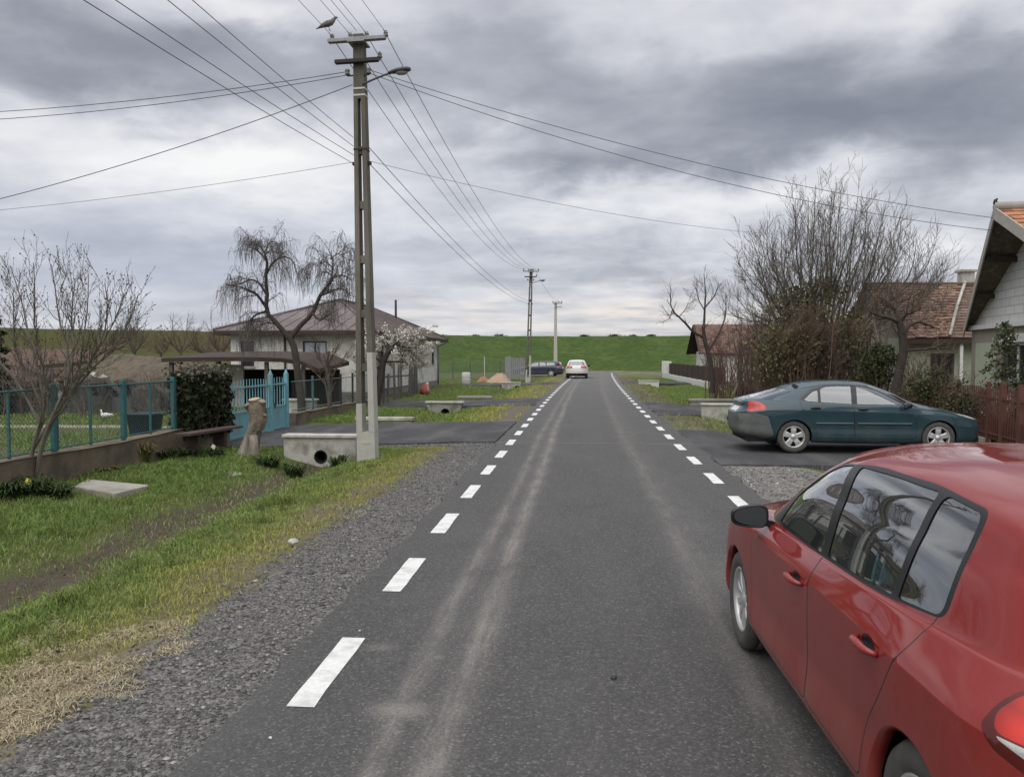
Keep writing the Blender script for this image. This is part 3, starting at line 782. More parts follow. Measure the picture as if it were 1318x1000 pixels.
def grass_blades(name, label, x, y, h, w, col, rng, lean=0.5, zoff=0.0, z=None):
    n = len(x)
    if z is None: z = ground_z(x, y)
    a = rng.rand(n) * 6.283; dx, dy = np.cos(a), np.sin(a)
    la = rng.rand(n) * 6.283; lm = lean * (0.3 + rng.rand(n)) * h
    b0 = np.stack([x - dx * w, y - dy * w, z - 0.01 + zoff], 1); b1 = np.stack([x + dx * w, y + dy * w, z - 0.01 + zoff], 1)
    mx, my = x + np.cos(la) * lm * 0.35, y + np.sin(la) * lm * 0.35
    m0 = np.stack([mx - dx * w * 0.75, my - dy * w * 0.75, z + h * 0.55 + zoff], 1); m1 = np.stack([mx + dx * w * 0.75, my + dy * w * 0.75, z + h * 0.55 + zoff], 1)
    tp = np.stack([x + np.cos(la) * lm, y + np.sin(la) * lm, z + h * np.clip(1 - 0.25 * lean, 0.2, 1) + zoff], 1)
    V = np.stack([b0, b1, m1, m0, tp], 1).reshape(-1, 3)
    base = (np.arange(n) * 5)[:, None]
    F = np.concatenate([base + np.array([[0, 1, 2]]), base + np.array([[0, 2, 3]]), base + np.array([[3, 2, 4]])])
    c = np.concatenate([col, np.ones((n, 1))], 1).repeat(5, 0)
    o = np_mesh(name, V, F, M['tint'], False, None, c)
    tag(o, label, 'grass', kind='stuff')
    return o

def build_grass():
    rng = np.random.RandomState(7)
    G = np.array([0.185, 0.225, 0.066]); GB = np.array([0.15, 0.235, 0.06]); Yl = np.array([0.32, 0.325, 0.095]); St = np.array([0.43, 0.365, 0.24]); Dk = np.array([0.05, 0.078, 0.02]); Br = np.array([0.15, 0.115, 0.07])
    # near left verge
    n = 330000
    y = 2.6 + 26 * rng.rand(n) ** 2.1
    xr = -2.45 - 5.4 * rng.rand(n)
    x = xr + cx(y)
    p1 = fbm(x * 0.9, y * 0.9, 21); p2 = fbm(x * 4.0, y * 4.0, 31); p3 = fbm(x * 1.7 + 9, y * 1.7, 41)
    xw = xr + (p2 - 0.5) * 0.9 + (p1 - 0.5) * 0.5
    dens = np.interp(xw, [-8, -5.65, -5.3, -4.8, -4.5, -3.6, -3.1, -2.75, -2.5], [1, 1, 0.22, 0.16, 0.95, 1, 0.85, 0.5, 0.0])
    dens = dens * np.clip((p3 - 0.26) / 0.2, 0.12, 1) * np.clip((p2 - 0.22) / 0.2, 0.25, 1)
    dr = np.zeros(n, bool)
    for a, b in LEFT_DRIVES: dr |= (y > a + 0.55) & (y < b + 0.2)
    sc_ = gp(139, 627.5, -0.1); slab = (np.abs(x - sc_.x) < 0.5) & (np.abs(y - sc_.y) < 0.5)
    k = (rng.rand(n) < dens) & ~dr & ~slab
    x, y, xr, xw, p1, p2, p3 = [q[k] for q in (x, y, xr, xw, p1, p2, p3)]; n = len(x)
    t = rng.rand(n, 1)
    col = G * (1 - t) + GB * t
    yel = np.clip((xw + 3.9) / 0.9, 0, 1)[:, None] * np.clip(0.3 + 1.4 * p1, 0, 1)[:, None]
    col = col * (1 - yel) + Yl * yel
    stw = (np.clip((xw + 3.55) / 0.5, 0, 1) * np.clip((5.0 - y) / 1.0, 0, 1))[:, None]
    stw = np.maximum(stw, (rng.rand(n, 1) < (0.06 + 0.25 * (np.abs(xw + 5.05) < 0.7)[:, None])) * 0.85)
    col = col * (1 - stw) + (St * (0.7 + 0.5 * rng.rand(n, 1))) * stw
    dk = np.clip((p3 - 0.5) / 0.2, 0, 1)[:, None] * (xw < -5.4)[:, None] * 0.5
    col = col * (1 - dk) + GB * 0.85 * dk
    col *= (0.75 + 0.5 * rng.rand(n, 1))
    h = np.interp(xw, [-8, -6.4, -5.5, -4.3, -3.4, -2.5], [0.10, 0.085, 0.07, 0.065, 0.045, 0.03]) * (0.6 + 0.8 * rng.rand(n)) * (0.7 + 0.7 * p3)
    h *= 1 - 0.45 * stw[:, 0]
    w = (0.0022 + 0.0002 * y) * (0.7 + 0.6 * rng.rand(n))
    grass_blades('grass', 'short spring grass and yellow moss on the verge left of the road', x, y, h, w, col, rng, 0.75)
    # longer tufts standing out of the lawn, and last year's leaves between them
    k = 150; cy = 4.2 + 14 * rng.rand(k) ** 1.4; cxr = np.where(rng.rand(k) < .55, -5.5 - 2.1 * rng.rand(k), -3.3 - 1.2 * rng.rand(k)); cx_ = cxr + cx(cy); m = 45
    okk = ~((cy > 15.4) | ((np.abs(cx_ - sc_.x) < 0.6) & (np.abs(cy - sc_.y) < 0.6))); cx_, cy = cx_[okk], cy[okk]; k = len(cx_)
    tx = (cx_[:, None] + rng.randn(k, m) * 0.055).ravel(); ty = (cy[:, None] + rng.randn(k, m) * 0.055).ravel(); n = k * m
    tc_ = np.repeat(G * (0.5 + 0.7 * rng.rand(k, 1)) * np.array([1, 1, 1]), m, 0) * (0.8 + 0.4 * rng.rand(n, 1))
    grass_blades('grass', 'taller darker grass tufts standing out of the left verge', tx, ty, np.repeat(0.08 + 0.10 * rng.rand(k), m) * (0.6 + 0.6 * rng.rand(n)), 0.0035 * (0.7 + 0.6 * rng.rand(n)), tc_, rng, 0.9)
    n = 2600; ty = 3.0 + 14 * rng.rand(n) ** 1.5; tx = -2.6 - 5 * rng.rand(n); w_ = np.where(np.abs(tx + 5.05) < .5, 1.0, 0.35); okk = (rng.rand(n) < w_) & (ty < 15.4); tx, ty = tx[okk], ty[okk]; n = len(tx)
    lc = np.array([0.20, 0.15, 0.095]) * (0.45 + 0.9 * rng.rand(n, 1))
    grass_blades('dead_leaves', 'scattered dead leaves and bits of straw lying on the left verge', tx, ty, np.full(n, 0.02), 0.010 * (0.5 + rng.rand(n)), lc, rng, 2.2, 0.03)
    # far left verge and yards
    n = 90000
    y = 20 + 46 * rng.rand(n) ** 1.3; xr = np.where(rng.rand(n) < 0.55, -1.85 - 5.95 * rng.rand(n), -8.2 - 8 * rng.rand(n))
    yn = 11 + 22 * rng.rand(n); sel = rng.rand(n) < 0.35
    y = np.where(sel, yn, y); xr = np.where(sel, -8.2 - 10 * rng.rand(n), xr)
    x = xr + cx(y)
    p1 = fbm(x * 0.5, y * 0.5, 61)
    dr = np.zeros(n, bool)
    for a, b in LEFT_DRIVES: dr |= (y > a - 0.1) & (y < b + 0.2) & (xr > -8.4)
    house = (x > -16) & (x < -8.6) & (y > 32.5) & (y < 51.5)
    k = ~dr & ~house & (rng.rand(n) < np.clip((p1 - 0.2) / 0.25, 0.15, 1)) & ((xr < -2.75) | ((y > 22) & (fbm(x * 2.5, y * 1.2, 66) > 0.5))); x, y, xr, p1 = [q[k] for q in (x, y, xr, p1)]; n = len(x)
    t = rng.rand(n, 1); col = (G * (1 - t) + GB * t)
    yl = np.clip((xr + 4.2) / 1.2, 0, 1)[:, None]; col = col * (1 - yl) + Yl * yl
    col *= 0.75 + 0.5 * rng.rand(n, 1)
    grass_blades('grass', 'green grass of the far left verge and the fenced yards', x, y, 0.09 * (0.5 + rng.rand(n)), 0.010 * (0.6 + rng.rand(n)), col, rng, 0.6)
    # right verge
    n = 52000
    y = 18 + 50 * rng.rand(n) ** 1.4; xr = 2.5 + 6.0 * rng.rand(n); x = xr + cx(y)
    dr = np.zeros(n, bool)
    for a, b in RIGHT_DRIVES: dr |= (y > a - 0.1) & (y < b + 0.5)
    p1 = fbm(x * 0.8, y * 0.8, 71); p2 = fbm(x * 3, y * 3, 73)
    k = ~dr & (rng.rand(n) < np.clip((p1 - 0.2) / 0.25, 0.1, 1)) & ((xr + (p2 - 0.5) * 0.8 > 3.15) | (p2 > 0.52)); x, y, xr, p1 = [q[k] for q in (x, y, xr, p1)]; n = len(x)
    t = rng.rand(n, 1); col = G * (1 - t) + GB * t
    st = (np.clip((4.2 - xr) / 1.0, 0, 1) * np.clip(p1 * 1.6, 0, 1))[:, None]; col = col * (1 - st) + (St * 0.6) * st
    col *= 0.75 + 0.5 * rng.rand(n, 1)
    grass_blades('grass', 'tufty grass on the verge right of the road', x, y, 0.10 * (0.4 + rng.rand(n)), 0.008 * (0.6 + rng.rand(n)), col, rng, 0.6)
    # flattened dry straw, bottom left
    n = 15000
    y = 3.45 + 2.0 * rng.rand(n) ** 1.2; xr = -2.45 - 1.35 * rng.rand(n); x = xr
    p = fbm(x * 3.6, y * 3.6, 81); k = p > 0.53; x, y = x[k], y[k]; n = len(x)
    col = St * (0.6 + 0.6 * rng.rand(n, 1))
    grass_blades('grass', 'flattened dry straw grass beside the gravel in the near left corner', x, y, 0.022 + 0.02 * rng.rand(n), 0.0028 + 0.001 * rng.rand(n), col, rng, 3.2)
build_grass()
# ------------------------------------------------------------------ cars
def _hermite_eval(P, T, t):
    """P (K,...), T knots (K,) ; t (M,) -> (M,...) smooth interpolation through P"""
    P = np.asarray(P, float); K = len(T)
    h = np.diff(T)
    d = (P[1:] - P[:-1]) / h.reshape((-1,) + (1,) * (P.ndim - 1))
    m = np.empty_like(P)
    w0 = (h[1:] / (h[1:] + h[:-1])).reshape((-1,) + (1,) * (P.ndim - 1))
    m[1:-1] = d[:-1] * w0 + d[1:] * (1 - w0)
    m[0] = d[0]; m[-1] = d[-1]
    i = np.clip(np.searchsorted(T, t, 'right') - 1, 0, K - 2)
    hh = h[i]; s = (t - T[i]) / hh
    sh = (-1,) + (1,) * (P.ndim - 1)
    s = s.reshape(sh); hh = hh.reshape(sh)
    return (P[i] * (2*s**3 - 3*s**2 + 1) + m[i] * hh * (s**3 - 2*s**2 + s) + P[i+1] * (-2*s**3 + 3*s**2) + m[i+1] * hh * (s**3 - s**2))

class CarSurf:
    def __init__(self, L, crease=()):
        self.crease = crease
        L = np.array(L, float); self.K, self.N = L.shape[:2]
        a = L[:, 1].copy(); a[:, 1] *= -1; b = L[:, -2].copy(); b[:, 1] *= -1
        self.P = np.concatenate([a[:, None], L, b[:, None]], 1)      # ghost points: mirror symmetry at nose and tail
        ref = L[3]
        ch = np.linalg.norm(np.diff(ref, axis=0), axis=1); ch = np.maximum(ch, 0.12)
        s = np.concatenate([[0], np.cumsum(ch)]); self.S = s[-1]; self.sk = s
        self.U = np.concatenate([[-ch[0]], s, [s[-1] + ch[-1]]])
        seg = np.linalg.norm(np.diff(L, axis=0), axis=2).mean(1); seg = np.maximum(seg, 0.02)
        self.tk = np.concatenate([[0], np.cumsum(seg)]); self.Tm = self.tk[-1]
    def ev(self, s, t):
        s = np.asarray(s, float); t = np.asarray(t, float)
        Q = _hermite_eval(np.transpose(self.P, (1, 0, 2)), self.U, np.clip(s, 0, self.S))     # (M,K,3)
        K = self.K; T = self.tk; h = np.diff(T)
        d = (Q[:, 1:] - Q[:, :-1]) / h[None, :, None]
        m = np.empty_like(Q)
        w0 = (h[1:] / (h[1:] + h[:-1]))[None, :, None]
        m[:, 1:-1] = d[:, :-1] * w0 + d[:, 1:] * (1 - w0)
        m[:, 0] = d[:, 0]; m[:, -1] = d[:, -1]; m[:, -1, 2] = 0
        mR = m.copy()
        for k in self.crease:
            m[:, k] = 0.75 * d[:, k - 1] + 0.25 * m[:, k]; mR[:, k] = 0.75 * d[:, k] + 0.25 * mR[:, k]
        i = np.clip(np.searchsorted(T, t, 'right') - 1, 0, K - 2); r = np.arange(len(t))
        hh = h[i][:, None]; q = ((t - T[i]) / h[i])[:, None]
        return (Q[r, i] * (2*q**3 - 3*q**2 + 1) + mR[r, i] * hh * (q**3 - 2*q**2 + q) + Q[r, i+1] * (-2*q**3 + 3*q**2) + m[r, i+1] * hh * (q**3 - q**2))
    def normals(self, s, t):
        e = 0.003
        a = self.ev(np.minimum(s + e, self.S), t) - self.ev(np.maximum(s - e, 0), t)
        b = self.ev(s, np.minimum(t + e, self.Tm)) - self.ev(s, np.maximum(t - e, 0))
        n = np.cross(a, b); l = np.linalg.norm(n, axis=1, keepdims=True)
        n = n / np.maximum(l, 1e-9)
        return n
    def s_at(self, idx):
        return np.interp(idx, np.arange(self.N), self.sk)
    def t_at(self, k):
        return np.interp(k, np.arange(self.K), self.tk)
    def side(self, pts):
        """side-view (x,z) -> (s,t)"""
        if not hasattr(self, 'g'):
            ss, tt = np.meshgrid(np.linspace(self.s_at(2.0), self.s_at(self.N - 2.0), 340), np.linspace(0, self.t_at(8.4), 160))
            self.g = (ss.ravel(), tt.ravel(), self.ev(ss.ravel(), tt.ravel()))
        gs, gt, G = self.g
        out = []
        for (x, z) in pts:
            d = (G[:, 0] - x) ** 2 + (G[:, 2] - z) ** 2 - 0.0004 * (G[:, 1] > 0.55)
            i = int(np.argmin(d)); s, t = gs[i], gt[i]
            for _ in range(14):
                p = self.ev(np.array([s, s + 1e-3, s]), np.array([t, t, t + 1e-3]))
                J = np.array([[p[1, 0] - p[0, 0], p[2, 0] - p[0, 0]], [p[1, 2] - p[0, 2], p[2, 2] - p[0, 2]]]) / 1e-3
                r = np.array([x - p[0, 0], z - p[0, 2]])
                try: dlt = np.linalg.solve(J, r)
                except Exception: break
                dlt = np.clip(dlt, -0.03, 0.03)
                s = min(max(s + dlt[0], 0), self.S); t = min(max(t + dlt[1], 0), self.Tm)
            out.append((s, t))
        e = self.ev(np.array([o[0] for o in out]), np.array([o[1] for o in out])); q = np.array(pts)
        er = np.hypot(e[:, 0] - q[:, 0], e[:, 2] - q[:, 1])
        if er.max() > 0.004: print('SIDE residual', er.max(), q[er.argmax()])
        return out

def round_poly(pts, r=0.03, step=0.03):
    """closed polygon with rounded corners, resampled; a point may carry its own radius as third value"""
    n = len(pts); out = []
    P = [np.array(p[:2], float) for p in pts]; rs = [(p[2] if len(p) > 2 else r) for p in pts]
    for i in range(n):
        p, a, b = P[i], P[i - 1], P[(i + 1) % n]
        da = a - p; db = b - p; la = np.linalg.norm(da); lb = np.linalg.norm(db)
        q = min(rs[i], la * 0.45, lb * 0.45)
        p0 = p + da / la * q; p1 = p + db / lb * q
        k = 5
        for j in range(k + 1):
            u = j / k; out.append((1 - u) ** 2 * p0 + 2 * u * (1 - u) * p + u * u * p1)
    res = []
    for i in range(len(out)):
        a = out[i]; b = out[(i + 1) % len(out)]; l = np.linalg.norm(b - a)
        if l < 1e-4: continue
        m = max(1, int(l / step))
        for j in range(m): res.append(tuple(a + (b - a) * j / m))
    return res
def offset_poly(pts, d):
    """positive d grows a counter-clockwise or clockwise polygon outward"""
    P = np.array(pts, float); n = len(P)
    area = 0.5 * np.sum(P[:, 0] * np.roll(P[:, 1], -1) - np.roll(P[:, 0], -1) * P[:, 1])
    t = np.roll(P, -1, 0) - np.roll(P, 1, 0); t /= np.maximum(np.linalg.norm(t, axis=1, keepdims=True), 1e-9)
    nrm = np.stack([t[:, 1], -t[:, 0]], 1) * (1 if area > 0 else -1)
    return [tuple(p) for p in P + nrm * d]
def in_poly(px, py, poly):
    P = np.array(poly); x0, y0 = P[:, 0], P[:, 1]; x1, y1 = np.roll(x0, -1), np.roll(y0, -1)
    c = np.zeros(len(px), bool)
    for a, b, e, f in zip(x0, y0, x1, y1):
        if b == f: continue
        k = ((b > py) != (f > py)) & (px < (e - a) * (py - b) / (f - b) + a)
        c ^= k
    return c

def wheel_mesh(parent, loc, side, Rw, width, rim_r, style, rim_mat, tyre_mat):
    """wheel > tyre, rim ; axis along Y; side=+1 left, -1 right"""
    w = bpy.data.objects.new('wheel', None)
    b = MB(); hw = width / 2
    pr = [(rim_r - 0.004, -hw * 0.80), (rim_r + 0.02, -hw * 0.97), (Rw - 0.05, -hw * 1.0), (Rw - 0.018, -hw * 0.9), (Rw - 0.002, -hw * 0.66), (Rw, -hw * 0.3), (Rw - 0.006, -hw * 0.28), (Rw - 0.006, -hw * 0.22), (Rw, -hw * 0.2), (Rw, hw * 0.2), (Rw - 0.006, hw * 0.22), (Rw - 0.006, hw * 0.28), (Rw, hw * 0.3), (Rw - 0.002, hw * 0.66), (Rw - 0.018, hw * 0.9), (Rw - 0.05, hw * 1.0), (rim_r + 0.02, hw * 0.97), (rim_r - 0.004, hw * 0.80)]
    b.mat(tyre_mat).lathe(pr, 48, axis='Y')
    ty = b.build('wheel', tyre_mat, parent)          # the tyre ring carries the wheel
    ty.location = loc
    bpy.data.objects.remove(w)
    # rim: outer lip, dark barrel, spokes
    r = MB(); f = side * hw
    def ly(v): return side * v
    r.mat(rim_mat).lathe([(rim_r, ly(hw * 0.70)), (rim_r + 0.004, ly(hw * 0.86)), (rim_r - 0.012, ly(hw * 0.88)), (rim_r - 0.02, ly(hw * 0.62)), (rim_r - 0.03, ly(-hw * 0.7))], 48, axis='Y')
    r.mat(M['well']).lathe([(0.0001, ly(hw * 0.02)), (rim_r - 0.028, ly(hw * 0.02))], 32, axis='Y', smooth=False)
    r.mat(rim_mat)
    hub = 0.062
    r.lathe([(0.0001, ly(hw * 0.74)), (0.028, ly(hw * 0.74)), (0.032, ly(hw * 0.70)), (hub, ly(hw * 0.66)), (hub + 0.01, ly(hw * 0.4))], 24, axis='Y')
    ns, wi, wo = style
    for k in range(ns):
        a = 2 * math.pi * k / ns + 0.3
        ca, sa = math.cos(a), math.sin(a)
        def pt(rr, tt, yy): return (rr * ca - tt * sa, yy, rr * sa + tt * ca)
        r0, r1 = hub * 0.7, rim_r - 0.012
        rows = []
        for rr, ww, yy in ((r0, wi, hw * 0.66), ((r0 + r1) / 2, (wi + wo) / 2 * 0.92, hw * 0.72), (r1, wo, hw * 0.66)):
            yy = ly(yy); yl = ly(hw * 0.25)
            rows.append([pt(rr, -ww, yl), pt(rr, -ww, yy - ly(0.008)), pt(rr, -ww * 0.7, yy), pt(rr, ww * 0.7, yy), pt(rr, ww, yy - ly(0.008)), pt(rr, ww, yl)])
        V = [p for row in rows for p in row]; F = []
        for i in range(2):
            for j in range(5):
                q = (i * 6 + j, i * 6 + j + 1, (i + 1) * 6 + j + 1, (i + 1) * 6 + j)
                F.append(q if side < 0 else q[::-1])
        r.add(V, F, False)
    ro = r.build('rim', None, ty)
    return ty

def make_car(name, label, levels, spec, paint, loc, rz, group=None, scale=1.0):
    cs = CarSurf(levels, spec.get('crease', ()))
    root = thing(name, label, 'car', loc, rz, group)
    root.scale = (scale,) * 3
    step = spec['step']
    regions = []        # (key, polygon in (s,t), priority later wins)
    loops = []
    def side_loop(poly, r=0.03, st=None):
        return cs.side(round_poly(poly, r, st or step))
    gap = spec.get('gap', 0.0025)
    # doors
    doors = []
    for dn, poly in spec['doors']:
        rp = round_poly(poly, 0.05, step)
        inner = cs.side(offset_poly(rp, -gap)); outer = cs.side(offset_poly(rp, gap))
        doors.append((dn, inner, outer))
    for dn, i, o in doors:
        regions.append(('gap', o)); loops.append(o)
    for dn, i, o in doors:
        regions.append((dn, i)); loops.append(i)
    for key, poly in spec.get('gaps', []):          # other panel joints: closed thin outlines
        o = cs.side(poly); regions.append(('gap', o)); loops.append(o)
    if 'dlo' in spec:
        o = side_loop(spec['dlo'], 0.04); regions.append(('seal', o)); loops.append(o)
    for gn, poly in spec['glass']:
        o = side_loop(poly, 0.035); regions.append((gn, o)); loops.append(o)
    for key, poly, kind in spec.get('lamps', []):
        o = side_loop(poly, 0.05) if kind == 'side' else round_poly([(cs.s_at(a), cs.t_at(b)) for a, b in poly], 0.05, step)
        regions.append((key, o)); loops.append(o)
    for key, poly in spec.get('uv', []):            # windscreen, rear screen, plate... in (level-column, level) coordinates
        o = round_poly([(cs.s_at(a), cs.t_at(b)) for a, b in poly], 0.06, step)
        o = [(min(max(a, 0.0), cs.S), b) for a, b in o]
        regions.append((key, o)); loops.append(o)
    arches = []
    for (ax, az, ar) in spec['arches']:
        pts = []
        a0 = math.asin(min(1, max(-1, (spec['sill'] - az) / ar)))
        n = 40
        for k in range(n + 1):
            a = a0 + (math.pi - 2 * a0) * k / n
            pts.append((ax + ar * math.cos(a), az + ar * math.sin(a)))
        arc = cs.side(pts)
        poly = arc + [(arc[-1][0], -0.05), (arc[0][0], -0.05)]
        clip = [(s, max(t, 0.0)) for s, t in poly]
        regions.append(('hole', clip)); loops.append(clip); arches.append((arc, ax, az, ar))
    # points
    ns = int(cs.S / step); ntt = int(cs.Tm / step)
    gs, gt = np.meshgrid(np.linspace(0, cs.S, ns + 1), np.unique(np.concatenate([np.linspace(0, cs.Tm, ntt + 1)] + [[cs.tk[k] - 0.004, cs.tk[k] + 0.004] for k in spec.get('crease', ())])))
    gs, gt = gs.ravel(), gt.ravel()
    lp = np.array([p for l in loops for p in l])
    # drop grid points close to outline points
    cell = {}
    for q in lp: cell.setdefault((int(q[0] / step), int(q[1] / step)), []).append(q)
    keep = np.ones(len(gs), bool)
    for i in range(len(gs)):
        if gs[i] < 1e-6 or gs[i] > cs.S - 1e-6 or gt[i] < 1e-6 or gt[i] > cs.Tm - 1e-6: continue
        a, b = int(gs[i] / step), int(gt[i] / step)
        for da in (-1, 0, 1):
            for db in (-1, 0, 1):
                for q in cell.get((a + da, b + db), ()):
                    if (q[0] - gs[i]) ** 2 + (q[1] - gt[i]) ** 2 < (0.42 * step) ** 2: keep[i] = False
    pts = [Vector((a, b)) for a, b in zip(gs[keep], gt[keep])]
    edges = []
    for l in loops:
        b0 = len(pts); n = len(l)
        pts += [Vector(q) for q in l]
        edges += [(b0 + i, b0 + (i + 1) % n) for i in range(n)]
    V2, E2, F2, _, _, _ = geometry.delaunay_2d_cdt(pts, edges, [], 0, 1e-6)
    V2 = np.array([(v[0], v[1]) for v in V2]); F2 = np.array([f for f in F2 if len(f) == 3])
    a, b, c = V2[F2[:, 0]], V2[F2[:, 1]], V2[F2[:, 2]]
    ar2 = np.abs((b[:, 0]-a[:, 0])*(c[:, 1]-a[:, 1]) - (c[:, 0]-a[:, 0])*(b[:, 1]-a[:, 1]))
    F2 = F2[ar2 > 1e-9]
    cen = V2[F2].mean(1)
    key = np.full(len(F2), 'body', dtype='<U24')
    for k, poly in regions:
        key[in_poly(cen[:, 0], cen[:, 1], poly)] = k
    P3 = cs.ev(V2[:, 0], V2[:, 1]); N3 = cs.normals(V2[:, 0], V2[:, 1])
    if spec.get('post'): P3 = spec['post'](P3)
    # recess glass, raise lamps a touch
    off = np.zeros(len(V2)); goff = {}
    kt = spec['kinds']
    for k in set(key.tolist()):
        ty = kt.get(k, ('',))[0]
        idx = np.unique(F2[key == k])
        if ty == 'glass': goff[k] = -0.004
        if k == 'gap':
            pass
    P3 = P3 + N3 * off[:, None]
    body_objs = {}
    def emit(objname, k, mat, parent, mirror, extra_mat=None):
        sel = key == k
        if not sel.any(): return None
        f = F2[sel]
        ids, inv = np.unique(f, return_inverse=True); f = inv.reshape(f.shape)
        p = P3[ids].copy() + N3[ids] * goff.get(k, 0.0); nn = N3[ids].copy()
        # orient
        t = np.cross(p[f[:, 1]] - p[f[:, 0]], p[f[:, 2]] - p[f[:, 0]])
        wrong = (t * nn[f].mean(1)).sum(1) < 0
        f[wrong] = f[wrong][:, ::-1]
        return p, nn, f, mirror
    def make(objname, parts, mats, parent):
        V = []; F = []; NN = []; MI = []; b0 = 0
        for (res, mi) in parts:
            if res is None: continue
            p, nn, f, mirror = res
            for sgn in ((1, -1) if mirror == 'both' else ((1,) if mirror == 'l' else (-1,))):
                q = p.copy(); m = nn.copy(); ff = f
                if sgn < 0: q[:, 1] *= -1; m[:, 1] *= -1; ff = f[:, ::-1]
                V.append(q); NN.append(m); F.append(ff + b0); MI.append(np.full(len(ff), mi)); b0 += len(q)
        if not V: return None
        V = np.concatenate(V); NN = np.concatenate(NN); F = np.concatenate(F); MI = np.concatenate(MI)
        o = np_mesh(objname, V, F, mats[0], True, parent)
        for x in mats[1:]: o.data.materials.append(x)
        if len(o.data.polygons) == len(MI): o.data.polygons.foreach_set('material_index', MI.astype(np.int32))
        if len(o.data.vertices) == len(NN):
            o.data.normals_split_custom_set_from_vertices([tuple(x) for x in NN])
        return o
    gapm = M['black_trim']
    body = make('body', [(emit('body', 'body', paint, root, 'both'), 0), (emit('', 'gap', gapm, root, 'both'), 1), (emit('', 'seal', gapm, root, 'both'), 1)], [paint, gapm], root)
    door_objs = {}
    for mirror in ('l', 'r'):
        for dn, _, _ in doors:
            o = make('door', [(emit('', dn, paint, root, mirror), 0)], [paint], root)
            door_objs[(dn, mirror)] = o
    for k, v in kt.items():
        ty, on, mat, mir = v
        parent = root
        if mir == 'pair':
            for q in ('l', 'r'):
                make(on, [(emit('', k, mat, root, q), 0)], [mat], root)
        else:
            make(on, [(emit('', k, mat, root, 'both'), 0)], [mat], root)
    # wheel arch lips and wells, sill underside
    for (arc, ax, az, ar) in arches:
        A = np.array(arc); p = cs.ev(A[:, 0], A[:, 1])
        for sg in (1, -1):
            lip = MB(); lip.smooth = True
            V = []
            for q in p:
                d = np.array([q[0] - ax, 0, q[2] - az]); d = d / max(np.linalg.norm(d), 1e-6)
                V += [(q[0], sg * q[1], q[2]), (q[0] - d[0]*0.012, sg * (q[1] - 0.008), q[2] - d[2]*0.012), (q[0] - d[0]*0.012, sg * (q[1] - 0.05), q[2] - d[2]*0.012), (q[0] + d[0]*0.05, sg * (q[1] - 0.09), q[2] + d[2]*0.05), (q[0] + d[0]*0.05, sg * 0.42, q[2] + d[2]*0.05)]
            F = []; MI = []
            n = len(p)
            for i in range(n - 1):
                for j in range(4):
                    f = (i*5 + j, i*5 + j + 1, (i+1)*5 + j + 1, (i+1)*5 + j)
                    F.append(f if sg > 0 else f[::-1]); MI.append(0 if j < 2 else 1)
            F.append(tuple(i * 5 + 4 for i in range(n))); MI.append(1)
            lip.mat(paint).mat(M['well']).add(V, F); lip.mi = MI
            lip.build('wheel_arch', None, root)
    # underbody
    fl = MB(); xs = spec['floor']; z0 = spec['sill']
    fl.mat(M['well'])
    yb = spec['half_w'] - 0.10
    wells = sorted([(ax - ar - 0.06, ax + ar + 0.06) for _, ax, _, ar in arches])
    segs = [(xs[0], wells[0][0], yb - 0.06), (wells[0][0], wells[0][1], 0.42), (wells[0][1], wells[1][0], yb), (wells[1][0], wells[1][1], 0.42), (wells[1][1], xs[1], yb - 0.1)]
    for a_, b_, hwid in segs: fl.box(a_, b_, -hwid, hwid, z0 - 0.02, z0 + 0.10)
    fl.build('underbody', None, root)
    # wheels
    Rw, ww, rr, style = spec['wheel']
    for (ax, az, ar) in spec['arches']:
        for sg in (1, -1):
            wheel_mesh(root, (ax, sg * spec['track'], Rw), sg, Rw, ww, rr, style, spec.get('rim_mat', M['rim']), M['tyre_dusty'])
    # handles, each over a dark oval for its shaded recess
    for dn, hx, hz in spec.get('handles', []):
        st = np.array(cs.side([(hx, hz)])); c = cs.ev(st[:, 0], st[:, 1])[0]; n = cs.normals(st[:, 0], st[:, 1])[0]
        stf = np.array(cs.side([(hx + 0.1, hz), (hx - 0.1, hz)])); pf = cs.ev(stf[:, 0], stf[:, 1])
        tx = pf[0] - pf[1]; tx /= np.linalg.norm(tx); up = np.cross(n, tx)
        if up[2] < 0: up = -up
        for mir in ('l', 'r'):
            h = MB(); h.smooth = True
            sg = 1 if mir == 'l' else -1
            def W(a, b, d):
                p = c + tx * a + up * b + n * d
                return (p[0], sg * p[1], p[2])
            # shade of the grip recess, painted as a dark oval just proud of the skin
            ring = 20
            V = [W(0.0 + 0.0, -0.004, 0.0015)]; F = []
            for k in range(ring):
                a = 2 * math.pi * k / ring
                V.append(W(0.062 * math.cos(a) - 0.004, 0.006 + 0.036 * math.sin(a), 0.0015))
            for k in range(ring):
                f = (0, 1 + k, 1 + (k + 1) % ring); F.append(f)
            h.mat(spec.get('dish', M['black_trim'])).add(V, F, False)
            # grip: a bowed bar
            path = []
            for k in range(13):
                u = k / 12 * 2 - 1
                d = 0.040 * (1 - abs(u) ** 4.0)
                path.append(W(0.095 * u, 0.008 * (1 - u * u), d))
            rad = [0.0175 - 0.007 * abs(k / 6 - 1) ** 2 for k in range(13)]
            h.mat(spec.get('handle_mat', paint)).tube(path, rad, 8)
            h.build('door_handle', None, door_objs[(dn, mir)])
